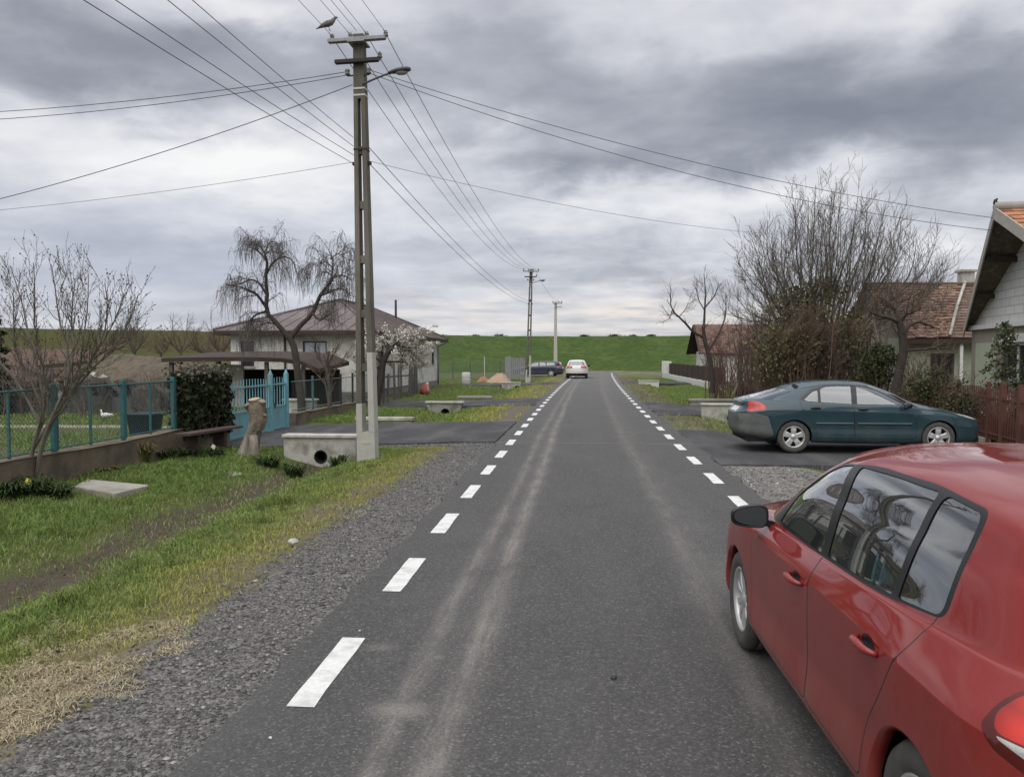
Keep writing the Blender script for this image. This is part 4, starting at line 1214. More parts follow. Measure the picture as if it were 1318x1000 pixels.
    # mirrors
    if 'mirror' in spec:
        mx, my, mz = spec['mirror']; ms = spec.get('mirror_scale', 1.0)
        for sg in (1, -1):
            g = MB(); g.smooth = True
            # housing: rounded shell, blunt end to the rear
            secs = [(-0.055, 1.0), (-0.03, 1.04), (0.0, 1.0), (0.035, 0.85), (0.06, 0.6), (0.072, 0.25)]
            nseg = 24; V = []; F = []
            def outline(k, sc):
                a = 2 * math.pi * k / nseg
                ca, sa = math.cos(a), math.sin(a)
                e = 0.62
                yy = 0.118 * math.copysign(abs(ca) ** e, ca); zz = 0.078 * math.copysign(abs(sa) ** e, sa)
                zz *= (0.88 - 0.22 * (yy / 0.118)) if zz > 0 else (0.95 - 0.12 * (yy / 0.118))
                return yy * sc * ms, zz * sc * ms
            for dx, sc in secs:
                for k in range(nseg):
                    yy, zz = outline(k, sc); V.append((mx + dx * ms, sg * (my + yy), mz + zz))
            for i in range(len(secs) - 1):
                for k in range(nseg):
                    f = (i*nseg + k, i*nseg + (k+1) % nseg, (i+1)*nseg + (k+1) % nseg, (i+1)*nseg + k)
                    F.append(f if sg > 0 else f[::-1])
            F.append(tuple(range((len(secs)-1)*nseg, len(secs)*nseg)))
            # rim back to the glass
            b0 = len(V)
            for k in range(nseg):
                yy, zz = outline(k, 0.88); V.append((mx - 0.050 * ms, sg * (my + yy), mz + zz))
            for k in range(nseg):
                f = (k, b0 + k, b0 + (k+1) % nseg, (k+1) % nseg); F.append(f if sg > 0 else f[::-1])
            g.mat(spec.get('mirror_mat', M['black_trim'])).add(V, F, True)
            g.mat(M['black_trim']).bar((mx + 0.02, sg * (my - 0.09), mz - 0.045), (mx + 0.05, sg * (my - 0.21), mz - 0.075), 0.05, 0.035)
            mo = g.build('wing_mirror', None, root)
            q = MB()
            q.poly([(mx - 0.036 * ms + 0.20 * outline(k, 0.87)[0], sg * (my + outline(k, 0.87)[0]), mz + outline(k, 0.87)[1]) for k in (range(nseg) if sg < 0 else range(nseg - 1, -1, -1))])
            q.build('mirror_glass', M['mirror_glass'], mo)
    # cabin
    if spec.get('cabin'):
        cb = spec['cabin']; zf = spec['sill'] + 0.1
        for (sx, rows) in cb['seats']:
            for sy in rows:
                s = MB(); s.smooth = True
                s.mat(M['interior'])
                s.box(sx - 0.05, sx + 0.45, sy - 0.24, sy + 0.24, zf + 0.12, zf + 0.30, bev=0.04)
                Mx = Matrix.Translation((sx, sy, zf + 0.24)) @ Matrix.Rotation(R(-16), 4, 'Y')
                s.box(-0.07, 0.07, -0.24, 0.24, 0.0, 0.58, M=Mx, bev=0.05)
                s.box(-0.05, 0.045, -0.13, 0.13, 0.63, 0.80, M=Mx, bev=0.035)
                s.bar(Mx @ Vector((0, -0.06, 0.56)), Mx @ Vector((0, -0.06, 0.66)), 0.015, 0.015); s.bar(Mx @ Vector((0, 0.06, 0.56)), Mx @ Vector((0, 0.06, 0.66)), 0.015, 0.015)
                s.build('seat', None, root)
        d = MB(); dx = cb['dash']
        d.mat(M['interior']).box(dx, dx + 0.4, -cb['w'], cb['w'], zf + 0.32, zf + 0.64, bev=0.06)
        d.build('dashboard', None, root)
        sw = MB(); sw.smooth = True
        cpos = Vector((dx - 0.16, 0.36, zf + 0.60)); rot = Matrix.Rotation(R(-68), 3, 'Y')
        ringp = [cpos + rot @ Vector((0.185 * math.cos(k * math.pi / 10), 0.185 * math.sin(k * math.pi / 10), 0)) for k in range(21)]
        sw.mat(M['interior']).tube(ringp, 0.015, 6, caps=False)
        sw.bar(ringp[0], ringp[10], 0.03, 0.02); sw.bar(cpos, Vector((dx + 0.05, 0.36, zf + 0.5)), 0.05, 0.05)
        sw.build('steering_wheel', None, root)
    for fn in spec.get('extras', []): fn(root, cs)
    return root

# control outlines: each level runs nose centre -> flank -> tail centre, as (x forward, y half width, z)
HATCH = [
 [(2.00,0,.20),(1.97,.38,.20),(1.86,.63,.20),(1.62,.74,.20),(1.22,.78,.20),(.75,.79,.19),(-.1,.795,.19),(-.95,.795,.20),(-1.36,.79,.22),(-1.70,.75,.24),(-1.92,.55,.25),(-1.99,0,.26)],
 [(2.06,0,.24),(2.03,.40,.24),(1.91,.69,.24),(1.65,.81,.24),(1.22,.85,.25),(.75,.855,.235),(-.1,.86,.235),(-.95,.86,.24),(-1.36,.86,.26),(-1.71,.82,.28),(-1.97,.60,.29),(-2.05,0,.30)],
 [(2.10,0,.50),(2.07,.40,.50),(1.95,.72,.50),(1.68,.848,.52),(1.22,.888,.54),(.75,.880,.52),(-.1,.882,.52),(-.95,.886,.54),(-1.36,.897,.55),(-1.74,.868,.54),(-2.03,.64,.53),(-2.11,0,.53)],
 [(2.06,0,.70),(2.02,.40,.71),(1.90,.69,.73),(1.65,.825,.76),(1.22,.880,.822),(.75,.885,.844),(-.1,.889,.864),(-.95,.896,.874),(-1.36,.900,.874),(-1.74,.862,.868),(-2.02,.64,.845),(-2.09,0,.835)],
 [(2.03,0,.735),(1.99,.40,.745),(1.87,.68,.765),(1.63,.812,.795),(1.21,.871,.842),(.75,.877,.862),(-.1,.881,.882),(-.95,.888,.892),(-1.36,.891,.893),(-1.735,.852,.888),(-2.01,.63,.868),(-2.08,0,.86)],
 [(1.72,0,.895),(1.70,.35,.89),(1.62,.60,.872),(1.43,.735,.882),(1.13,.80,.905),(.72,.826,.927),(-.1,.836,.955),(-.95,.842,.984),(-1.37,.828,.995),(-1.71,.775,.996),(-1.955,.60,.99),(-2.02,0,.985)],
 [(1.06,0,1.015),(1.04,.35,1.012),(.97,.58,1.0),(.90,.70,.985),(.80,.762,.965),(.62,.800,.952),(-.1,.814,.982),(-.95,.818,1.017),(-1.38,.798,1.032),(-1.69,.742,1.038),(-1.91,.58,1.035),(-1.97,0,1.03)],
 [(.62,0,1.25),(.60,.35,1.245),(.54,.555,1.23),(.47,.648,1.215),(.38,.698,1.195),(.23,.728,1.20),(-.2,.742,1.22),(-.95,.738,1.245),(-1.38,.712,1.25),(-1.62,.655,1.245),(-1.79,.51,1.23),(-1.845,0,1.22)],
 [(.17,0.000,1.443),(.16,0.312,1.438),(.12,0.478,1.423),(.06,0.546,1.410),(-.01,0.585,1.400),(-.12,0.606,1.410),(-.36,0.616,1.432),(-.95,0.606,1.440),(-1.33,0.585,1.430),(-1.53,0.541,1.415),(-1.66,0.419,1.402),(-1.71,0.000,1.408)],
 [(.03,0.000,1.475),(.02,0.216,1.473),(0,0.353,1.467),(-.04,0.412,1.460),(-.1,0.441,1.457),(-.2,0.459,1.462),(-.42,0.465,1.472),(-.95,0.459,1.478),(-1.28,0.441,1.462),(-1.44,0.402,1.450),(-1.54,0.294,1.440),(-1.58,0.000,1.445)],
 [(-.25,0.000,1.500),(-.26,0.000,1.500),(-.28,0.000,1.500),(-.3,0.000,1.501),(-.35,0.000,1.501),(-.4,0.000,1.502),(-.55,0.000,1.502),(-.85,0.000,1.500),(-1.05,0.000,1.493),(-1.15,0.000,1.486),(-1.2,0.000,1.482),(-1.22,0.000,1.480)],
]
SEDAN = [
 [(2.28,0,.20),(2.24,.40,.20),(2.10,.66,.20),(1.85,.75,.20),(1.42,.79,.20),(.98,.80,.19),(0,.805,.19),(-.9,.805,.20),(-1.33,.80,.22),(-1.85,.75,.26),(-2.15,.55,.28),(-2.25,0,.30)],
 [(2.35,0,.25),(2.31,.42,.25),(2.15,.71,.25),(1.88,.82,.25),(1.42,.86,.25),(.98,.865,.235),(0,.87,.235),(-.9,.87,.24),(-1.33,.87,.27),(-1.86,.82,.32),(-2.22,.62,.34),(-2.32,0,.35)],
 [(2.40,0,.48),(2.36,.42,.48),(2.20,.74,.48),(1.90,.86,.50),(1.42,.895,.53),(.98,.888,.52),(0,.89,.52),(-.9,.892,.54),(-1.33,.902,.56),(-1.88,.872,.56),(-2.26,.66,.56),(-2.37,0,.56)],
 [(2.37,0,.64),(2.32,.42,.65),(2.15,.72,.67),(1.87,.84,.71),(1.42,.885,.76),(.98,.888,.785),(0,.892,.82),(-.9,.897,.84),(-1.33,.900,.85),(-1.88,.868,.84),(-2.26,.66,.80),(-2.35,0,.78)],
 [(2.32,0,.67),(2.27,.42,.68),(2.10,.71,.70),(1.84,.825,.74),(1.41,.872,.79),(.98,.88,.81),(0,.884,.845),(-.9,.889,.87),(-1.33,.890,.88),(-1.87,.852,.875),(-2.21,.64,.85),(-2.29,0,.83)],
 [(1.95,0,.80),(1.93,.36,.80),(1.83,.62,.795),(1.62,.75,.82),(1.28,.82,.86),(.94,.852,.90),(0,.856,.935),(-.9,.858,.965),(-1.33,.842,.985),(-1.88,.78,.99),(-2.18,.58,.985),(-2.26,0,.98)],
 [(1.22,0,.965),(1.20,.36,.962),(1.12,.58,.952),(1.04,.70,.94),(.94,.785,.925),(.78,.822,.92),(0,.835,.95),(-.9,.83,.985),(-1.33,.80,1.01),(-1.80,.72,1.03),(-2.10,.54,1.03),(-2.18,0,1.03)],
 [(.70,0,1.19),(.68,.36,1.186),(.62,.56,1.175),(.55,.65,1.16),(.46,.70,1.145),(.33,.732,1.15),(-.1,.745,1.17),(-.85,.735,1.20),(-1.22,.70,1.185),(-1.50,.64,1.165),(-1.70,.50,1.15),(-1.78,0,1.145)],
 [(.24,0,1.365),(.23,.32,1.36),(.18,.48,1.348),(.12,.55,1.335),(.05,.59,1.325),(-.05,.612,1.332),(-.32,.622,1.352),(-.78,.615,1.345),(-1.02,.59,1.312),(-1.18,.55,1.285),(-1.30,.43,1.275),(-1.36,0,1.285)],
 [(.08,0,1.398),(.07,.22,1.396),(.05,.36,1.39),(.01,.42,1.384),(-.05,.445,1.382),(-.14,.46,1.388),(-.36,.47,1.398),(-.74,.46,1.392),(-.94,.44,1.368),(-1.05,.40,1.350),(-1.12,.30,1.345),(-1.16,0,1.352)],
 [(-.2,0,1.426),(-.21,0,1.426),(-.22,0,1.427),(-.24,0,1.428),(-.28,0,1.428),(-.32,0,1.429),(-.42,0,1.43),(-.6,0,1.426),(-.72,0,1.418),(-.78,0,1.412),(-.82,0,1.408),(-.84,0,1.406)],
]
def estate_from(L):
    L = [[list(p) for p in lev] for lev in L]
    tail = {7: (-2.12, -2.09, 1.22), 8: (-1.98, -1.95, 1.36), 9: (-1.86, -1.82, 1.395), 10: (-1.6, -1.55, 1.415)}
    for k, (xt, xc, z) in tail.items():
        for i, f in ((8, 0.60), (9, 0.85), (10, 0.97), (11, 1.0)):
            L[k][i][0] = -0.9 + (xt + 0.9) * f
            L[k][i][2] = L[k][7][2] + (z - L[k][7][2]) * (f - 0.2)
    return L
ESTATE = estate_from(SEDAN)

def build_cars():
    # ---- red hatchback
    def plate_and_badge(root, cs): pass
    hatch_glass_kinds = {
        'wind': ('glass', 'windscreen', M['glass_car'], 'both'), 'rearw': ('glass', 'rear_window', M['glass_dark'], 'both'),
        'fg': ('glass', 'window', M['glass_car'], 'pair'), 'rg': ('glass', 'window', M['glass_car'], 'pair'), 'qg': ('glass', 'window', M['glass_car'], 'pair'),
        'tail': ('lamp', 'tail_light', M['lamp_red'], 'pair'), 'rev': ('lamp', 'reversing_light', M['lamp_white'], 'pair'), 'head': ('lamp', 'headlight', M['lamp_white'], 'pair'),
        'tailrim': ('seal', 'tail_light_seal', M['lamp_darkred'], 'pair'),
        'lower': ('seal', 'grille', M['black_trim'], 'both'),
    }
    hatch = dict(crease=(3,), step=0.032, sill=0.215, half_w=0.89, track=0.765, floor=(-1.95, 1.95), gap=0.003,
        doors=[('fd', [(.80, .30, .05), (.82, .62), (.79, .86), (.68, .962, .03), (.48, 1.105, .12), (.26, 1.262, .12), (.02, 1.36, .1), (-.24, 1.392, .02), (-.275, 1.0), (-.255, .30, .05)]),
               ('rd', [(-.262, .30, .05), (-.282, 1.0), (-.248, 1.392, .02), (-.95, 1.412, .05), (-1.305, 1.385, .06), (-1.32, 1.06, .05), (-1.28, .94, .2), (-1.12, .70, .25), (-.955, .52, .15), (-.93, .30, .05)])],
        dlo=[(.725, .960, .02), (.52, 1.115, .15), (.26, 1.278, .15), (.0, 1.378, .1), (-.45, 1.424, .1), (-.95, 1.428, .1), (-1.335, 1.400, .06), (-1.355, 1.052, .05), (-.95, 1.008), (-.1, .972)],
        glass=[('fg', [(.52, .980, .02), (.40, 1.165, .1), (.22, 1.278, .12), (.0, 1.364, .08), (-.19, 1.392, .02), (-.225, .985, .02)]),
               ('rg', [(-.315, .993, .02), (-.285, 1.398, .02), (-.62, 1.410, .1), (-1.01, 1.408, .03), (-1.00, 1.026, .02)]),
               ('qg', [(-1.045, 1.030, .02), (-1.055, 1.406, .03), (-1.308, 1.386, .05), (-1.328, 1.056, .04)])],
        lamps=[('tailrim', [(9.05, 2.9), (8.93, 3.55), (8.98, 4.5), (9.12, 5.02), (9.5, 5.35), (10.45, 5.5), (10.5, 2.92), (9.6, 2.74)], 'uv'),
               ('tail', [(9.06, 3.62), (9.00, 4.3), (9.14, 4.92), (9.52, 5.22), (10.42, 5.38), (10.44, 3.98), (9.5, 3.78)], 'uv'),
               ('rev', [(9.11, 3.00), (9.075, 3.36), (9.5, 3.52), (10.44, 3.74), (10.46, 3.05), (9.6, 2.86)], 'uv'),
               ('head', [(1.2, 3.05), (1.2, 4.3), (2.0, 4.6), (2.75, 4.7), (2.7, 4.0), (2.2, 3.1)], 'uv')],
        uv=[('wind', [(-.2, 6.12), (3.6, 6.12), (3.7, 7.0), (3.4, 7.9), (-.2, 7.95)]),
            ('rearw', [(9.55, 6.15), (11.2, 6.12), (11.2, 7.75), (9.7, 7.7)]),
            ('lower', [(-.2, 1.3), (1.6, 1.3), (1.5, 1.9), (-.2, 1.9)])],
        arches=[(1.22, .318, .352), (-1.358, .318, .352)], kinds=hatch_glass_kinds,
        wheel=(.316, .205, .205, (10, .018, .030)), handles=[('fd', -.10, .826), ('rd', -1.005, .838)],
        mirror=(.60, .955, .995), mirror_scale=0.86, cabin=dict(seats=[(-.30, (-.37, .37)), (-1.10, (-.42, 0.0, .42))], dash=.55, w=.68))
    a = R(RED_ROT)
    make_car('hatchback_car', 'dusty red hatchback parked close by at the right edge of the road', HATCH, hatch, M['paint_red'], RED_LOC, a + R(90), scale=0.955)
    # ---- teal liftback
    teal = dict(crease=(3,), step=0.05, sill=0.225, half_w=0.89, track=0.775, floor=(-2.2, 2.25), gap=0.005,
        doors=[('fd', [(.98, .30), (1.0, .60), (.97, .84), (.86, .93, .03), (.62, 1.07, .12), (.36, 1.235, .12), (.08, 1.325, .1), (-.16, 1.35, .02), (-.19, .95), (-.17, .30)]),
               ('rd', [(-.18, .30), (-.20, .95), (-.17, 1.35, .02), (-.72, 1.34, .06), (-.98, 1.275, .08), (-1.22, 1.06, .06), (-1.20, .88, .1), (-1.02, .66, .2), (-.92, .50, .1), (-.90, .30)])],
        dlo=[(.90, .935, .02), (.62, 1.085, .15), (.36, 1.232, .15), (.08, 1.318, .1), (-.32, 1.338, .1), (-.72, 1.325, .1), (-.96, 1.258, .1), (-1.20, 1.055, .04), (-1.10, 1.005, .05), (-.1, .958)],
        glass=[('fg', [(.78, .955, .02), (.58, 1.075, .1), (.34, 1.215, .12), (.08, 1.298, .08), (-.10, 1.314, .02), (-.12, .968, .02)]),
               ('rg', [(-.225, .972, .02), (-.205, 1.318, .02), (-.45, 1.318, .1), (-.70, 1.300, .05), (-.80, 1.255, .03), (-.815, 1.003, .02)]),
               ('qg', [(-.865, 1.008, .01), (-.855, 1.235, .03), (-.95, 1.205, .04), (-1.13, 1.048, .02), (-1.06, 1.018, .02)])],
        lamps=[('tail', [(9.2, 3.1), (9.0, 3.4), (9.04, 4.5), (9.3, 5.05), (9.75, 5.3), (9.98, 5.0), (9.92, 3.15)], 'uv'),
               ('head', [(1.25, 3.05), (1.25, 4.2), (2.0, 4.6), (2.85, 4.75), (2.9, 4.2), (2.2, 3.1)], 'uv'),
               ('bump', [(9.02, .3), (8.72, 1.2), (8.9, 2.55), (9.5, 2.85), (11.2, 2.9), (11.2, .3)], 'uv'),
               ('plate', [(10.62, 3.25), (10.62, 4.3), (11.2, 4.3), (11.2, 3.25)], 'uv')],
        uv=[('wind', [(-.2, 6.12), (3.6, 6.12), (3.7, 7.0), (3.4, 7.9), (-.2, 7.95)]),
            ('rearw', [(9.6, 6.25), (11.2, 6.2), (11.2, 7.85), (9.8, 7.8)]),
            ('lower', [(-.2, 1.3), (1.6, 1.3), (1.5, 1.9), (-.2, 1.9)])],
        arches=[(1.42, .315, .352), (-1.334, .315, .352)],
        kinds={'wind': ('glass', 'windscreen', M['glass_car'], 'both'), 'rearw': ('glass', 'rear_window', M['glass_dark'], 'both'),
               'fg': ('glass', 'window', M['glass_car'], 'pair'), 'rg': ('glass', 'window', M['glass_car'], 'pair'), 'qg': ('glass', 'window', M['glass_car'], 'pair'),
               'tail': ('lamp', 'tail_light', M['lamp_red'], 'pair'), 'head': ('lamp', 'headlight', M['lamp_white'], 'pair'),
               'lower': ('seal', 'grille', M['black_trim'], 'both'), 'plate': ('lamp', 'number_plate', M['plate'], 'both'), 'bump': ('trim', 'rear_bumper', M['bumper_dusty'], 'both')},
        wheel=(.316, .205, .212, (5, .046, .062)), handles=[('fd', -.02, .855), ('rd', -.93, .88)], handle_mat=M['black_trim'],
        mirror=(.80, .965, .955), mirror_scale=0.85, cabin=dict(seats=[(-.20, (-.37, .37)), (-1.0, (-.42, 0.0, .42))], dash=.66, w=.68))
    def strips(root, cs):
        for sg in (1, -1):
            for x0, x1 in ((.90, -.13), (-.21, -.92)):
                b = MB(); b.smooth = True
                st = np.array(cs.side([(x0 + (x1 - x0) * k / 8, .585 + .02 * (x0 + (x1 - x0) * k / 8 < 0) * 0) for k in range(9)]))
                p = cs.ev(st[:, 0], st[:, 1]); n = cs.normals(st[:, 0], st[:, 1])
                V = []; F = []
                for q, m_ in zip(p, n):
                    for dz, dn in ((-.022, .001), (-.018, .012), (.018, .012), (.022, .001)):
                        r = q + m_ * dn; V.append((r[0], sg * r[1], r[2] + dz))
                for i in range(8):
                    for j in range(3):
                        f = (i*4+j, i*4+j+1, (i+1)*4+j+1, (i+1)*4+j); F.append(f if sg < 0 else f[::-1])
                b.add(V, F)
                b.build('rubbing_strip', M['paint_teal'], root)
    teal['extras'] = [strips]
    make_car('liftback_car', 'dark teal liftback with alloy wheels parked across the right driveway', SEDAN, teal, M['paint_teal'], TEAL_LOC, R(TEAL_ROT), scale=0.95)
    # ---- far white car seen from behind
    white = dict(hatch); white['step'] = 0.09; white['gap'] = 0.006; white.pop('cabin'); white['extras'] = []
    white['kinds'] = dict(hatch_glass_kinds)
    for k in ('wind', 'rearw', 'fg', 'rg', 'qg'):
        t = white['kinds'][k]; white['kinds'][k] = (t[0], t[1], M['glass_dark'], t[3])
    white['handles'] = []; white['uv'] = hatch['uv'] + [('plate', [(10.45, 2.3), (10.45, 2.85), (11.2, 2.85), (11.2, 2.3)]), ('skirt', [(8.9, 0.2), (8.9, 1.6), (11.2, 1.6), (11.2, 0.2)])]
    white['kinds']['plate'] = ('lamp', 'number_plate', M['plate'], 'both'); white['kinds']['skirt'] = ('seal', 'bumper_skirt', M['black_trim'], 'both')
    w = make_car('hatchback_car', 'white car driving away at the far end of the road', HATCH, white, M['paint_white'], WHITE_LOC, R(90 - 1.5))
    # ---- far navy estate
    nav = dict(teal); nav['step'] = 0.10; nav['gap'] = 0.006; nav.pop('cabin'); nav['handles'] = []; nav['extras'] = []
    nav['kinds'] = dict(teal['kinds']); nav['lamps'] = [q for q in teal['lamps'] if q[0] != 'bump']
    for k in ('wind', 'rearw', 'fg', 'rg', 'qg'):
        t = nav['kinds'][k]; nav['kinds'][k] = (t[0], t[1], M['glass_dark'], t[3])
    nav['glass'] = [teal['glass'][0], teal['glass'][1], ('qg', [(-.90, 1.01, .02), (-.89, 1.29, .03), (-1.55, 1.30, .04), (-1.72, 1.06, .04)])]
    nav['dlo'] = [(.90, .935, .02), (.62, 1.085, .15), (.36, 1.232, .15), (.08, 1.318, .1), (-.32, 1.338, .1), (-.9, 1.33, .1), (-1.58, 1.32, .1), (-1.80, 1.045, .04), (-.1, .958)]
    nav['doors'] = [teal['doors'][0], ('rd', [(-.18, .30), (-.20, .95), (-.17, 1.35, .02), (-.80, 1.345, .04), (-.86, 1.0), (-1.0, .66, .2), (-.92, .50, .1), (-.90, .30)])]
    make_car('estate_car', 'dark blue estate car parked off the road before the dike', ESTATE, nav, M['paint_navy'], NAVY_LOC, R(NAVY_ROT))

RED_LOC, RED_ROT = (1.865, 3.79, 0.0), 1.1
TEAL_LOC, TEAL_ROT = (5.33, 15.85, 0.0), 0.5
WHITE_LOC = (0.10, 65.0, 0.0)
NAVY_LOC, NAVY_ROT = (-3.5, 74.0, -0.12), 172.0
build_cars()
# ------------------------------------------------------------------ culverts, slabs, poles, wires
def headwall(name, label, x0, x1, y, ztop, zbot, pipe_x, pipe_z, pipe_r, th=0.28, mat='concrete', taper=0.0, cap=True):
    root = thing(name, label, 'culvert', ((x0 + x1) / 2, y, zbot))
    ox, oy, oz = root.location
    b = MB(); n = 20
    # face with a round opening: fan between the circle and the rectangle outline
    def face(yy, flip):
        ring = [(pipe_x + pipe_r * math.cos(2 * math.pi * k / n) - ox, yy - oy, pipe_z + pipe_r * math.sin(2 * math.pi * k / n) - oz) for k in range(n)]
        outer = []
        for k in range(n):
            a = 2 * math.pi * k / n; c, s = math.cos(a), math.sin(a)
            ts = []
            if c > 1e-6: ts.append((x1 - taper * 0.0 - pipe_x) / c)
            if c < -1e-6: ts.append((x0 - pipe_x) / c)
            if s > 1e-6: ts.append((ztop - pipe_z) / s)
            if s < -1e-6: ts.append((zbot - pipe_z) / s)
            t = min(ts); px_, pz_ = pipe_x + c * t, pipe_z + s * t
            if taper and pz_ < ztop - 0.2:
                f = (ztop - 0.2 - pz_) / (ztop - 0.2 - zbot) * taper
                px_ = px_ + f * (1 if px_ < pipe_x else -1) * min(1, abs(px_ - pipe_x) / 0.5)
            outer.append((px_ - ox, yy - oy, pz_ - oz))
        return ring, outer
    # put outline corners in by snapping the nearest spokes
    def snap(outer):
        for cxn, czn in ((x0 + taper, zbot), (x1 - taper, zbot), (x0, ztop), (x1, ztop)):
            i = min(range(n), key=lambda k: (outer[k][0] + ox - cxn) ** 2 + (outer[k][2] + oz - czn) ** 2)
            outer[i] = (cxn - ox, outer[i][1], czn - oz)
        return outer
    r1, o1 = face(y, False); r2, o2 = face(y + th, True); o1 = snap(o1); o2 = snap(o2)
    V = r1 + o1 + r2 + o2; F = []
    for k in range(n):
        j = (k + 1) % n
        F += [(k, j, n + j, n + k), (2*n + j, 2*n + k, 3*n + k, 3*n + j), (n + k, n + j, 3*n + j, 3*n + k), (j, k, 2*n + k, 2*n + j)]
    b.add(V, F, False)
    b.build('wall', M[mat], root)
    p = MB(); p.smooth = True
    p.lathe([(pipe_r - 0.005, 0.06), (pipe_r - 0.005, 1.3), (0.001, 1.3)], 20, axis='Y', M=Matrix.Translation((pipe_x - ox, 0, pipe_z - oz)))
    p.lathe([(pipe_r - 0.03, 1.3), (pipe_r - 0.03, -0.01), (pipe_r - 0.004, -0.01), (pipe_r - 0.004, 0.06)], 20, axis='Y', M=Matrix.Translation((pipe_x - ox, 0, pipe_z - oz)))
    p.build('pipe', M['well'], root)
    if cap:
        c = MB(); c.box(x0 - ox - 0.03, x1 - ox + 0.03, -0.05, th + 0.03, ztop - oz + 0.002, ztop - oz + 0.065, bev=0.012)
        c.build('coping', M['concrete_pale'], root)
    return root
headwall('culvert_headwall', 'large pale concrete culvert headwall with round pipe beside the near power pole', -5.72, -4.28, 14.95, 0.21, -0.45, -4.98, -0.16, 0.135, mat='concrete_pale')
headwall('culvert_headwall', 'tapered concrete culvert headwall with pipe under the second driveway on the left', -5.55, -4.18, 28.75, 0.06, -0.62, -4.83, -0.30, 0.17, mat='concrete', taper=0.38)
headwall('culvert_headwall', 'small pale culvert headwall near the sand heap far down the left ditch', -4.75, -3.55, 50.2, 0.06, -0.60, -3.75, -0.25, 0.17, mat='concrete_pale')
headwall('culvert_headwall', 'concrete culvert headwall behind the tail of the teal car', 3.85, 5.85, 24.3, 0.30, -0.50, 4.72, -0.07, 0.13, mat='concrete_pale')
headwall('culvert_headwall', 'white culvert headwall far down the right side of the road', 4.15, 5.45, 52.3, 0.14, -0.62, 4.8, -0.22, 0.17, mat='barrel')

def slab(name, label, cat, pts, z, th, mat, bend=0.0):
    """lying concrete slab from four ground corners"""
    c = sum((Vector(p) for p in pts), Vector()) / 4
    b = MB(); P = [Vector((p[0], p[1], z)) for p in pts]
    e = 0.02
    inn = [p + (Vector((c.x, c.y, z)) - p).normalized() * e for p in P]
    V = [q - Vector((0, 0, th)) for q in P] + [q - Vector((0, 0, e * 0.6)) for q in P] + inn
    F = [(3, 2, 1, 0), (8, 9, 10, 11)]
    for r in range(2):
        for i in range(4):
            j = (i + 1) % 4; F.append((r*4 + i, r*4 + j, r*4 + 4 + j, r*4 + 4 + i))
    b.add([v - Vector((c.x, c.y, z - th)) for v in V], F, False)
    o = b.build(name, M[mat]); o.location = (c.x, c.y, z - th)
    return tag(o, label, cat)
slab('concrete_slab', 'pale square concrete slab lying flat in the lawn by the fence wall', 'slab', [gp(94, 628, -.1), gp(147, 637, -.1), gp(191, 626, -.1), gp(112, 618.5, -.1)], -0.075, 0.09, 'concrete_slab')
slab('concrete_slab', 'small broken slab in the grass below the pollarded stump', 'slab', [gp(290, 611, -.2), gp(301, 615, -.2), gp(312, 612, -.2), gp(300, 609, -.2)], -0.16, 0.08, 'concrete_slab')
def ledge(label, x0, x1, y, z0, z1, mat='concrete_pale'):
    root = thing('culvert_edge', label, 'culvert', ((x0 + x1) / 2, y, z0))
    h = (x1 - x0) / 2
    b = MB(); b.box(-h, h, 0, 0.3, z1 - z0 - 0.10, z1 - z0, bev=0.015); b.build('coping', M[mat], root)
    b = MB()
    nn = 10
    for s0 in (-h + 0.02,):
        V = []
        prof = [0.0, 0.0, 0.55, 0.8, 0.9, 0.9, 0.8, 0.6, 0.0, 0.0]
        top = z1 - z0 - 0.101
        for yy in (0.04, 0.26):
            for i in range(nn):
                xx = -h + 0.03 + (2 * h - 0.06) * i / (nn - 1)
                V.append((xx, yy, top)); V.append((xx, yy, top * prof[i]))
        F = []
        for i in range(nn - 1):
            a = i * 2; F.append((a, a + 1, a + 3, a + 2)); c_ = nn * 2 + i * 2; F.append((c_ + 2, c_ + 3, c_ + 1, c_)); F.append((a + 1, c_ + 1, c_ + 3, a + 3))
        b.add(V, F, False)
    b.build('wall', M['concrete'], root)
ledge('low concrete culvert edge on the far side of the blue gate driveway', -6.35, -4.65, 22.1, -0.22, 0.05)
ledge('low concrete culvert edge beyond the second left driveway', -5.15, -3.65, 33.9, -0.2, 0.06, 'concrete')
ledge('long grey culvert edge beyond the right side driveway', 4.35, 6.1, 30.6, -0.15, 0.16, 'concrete')

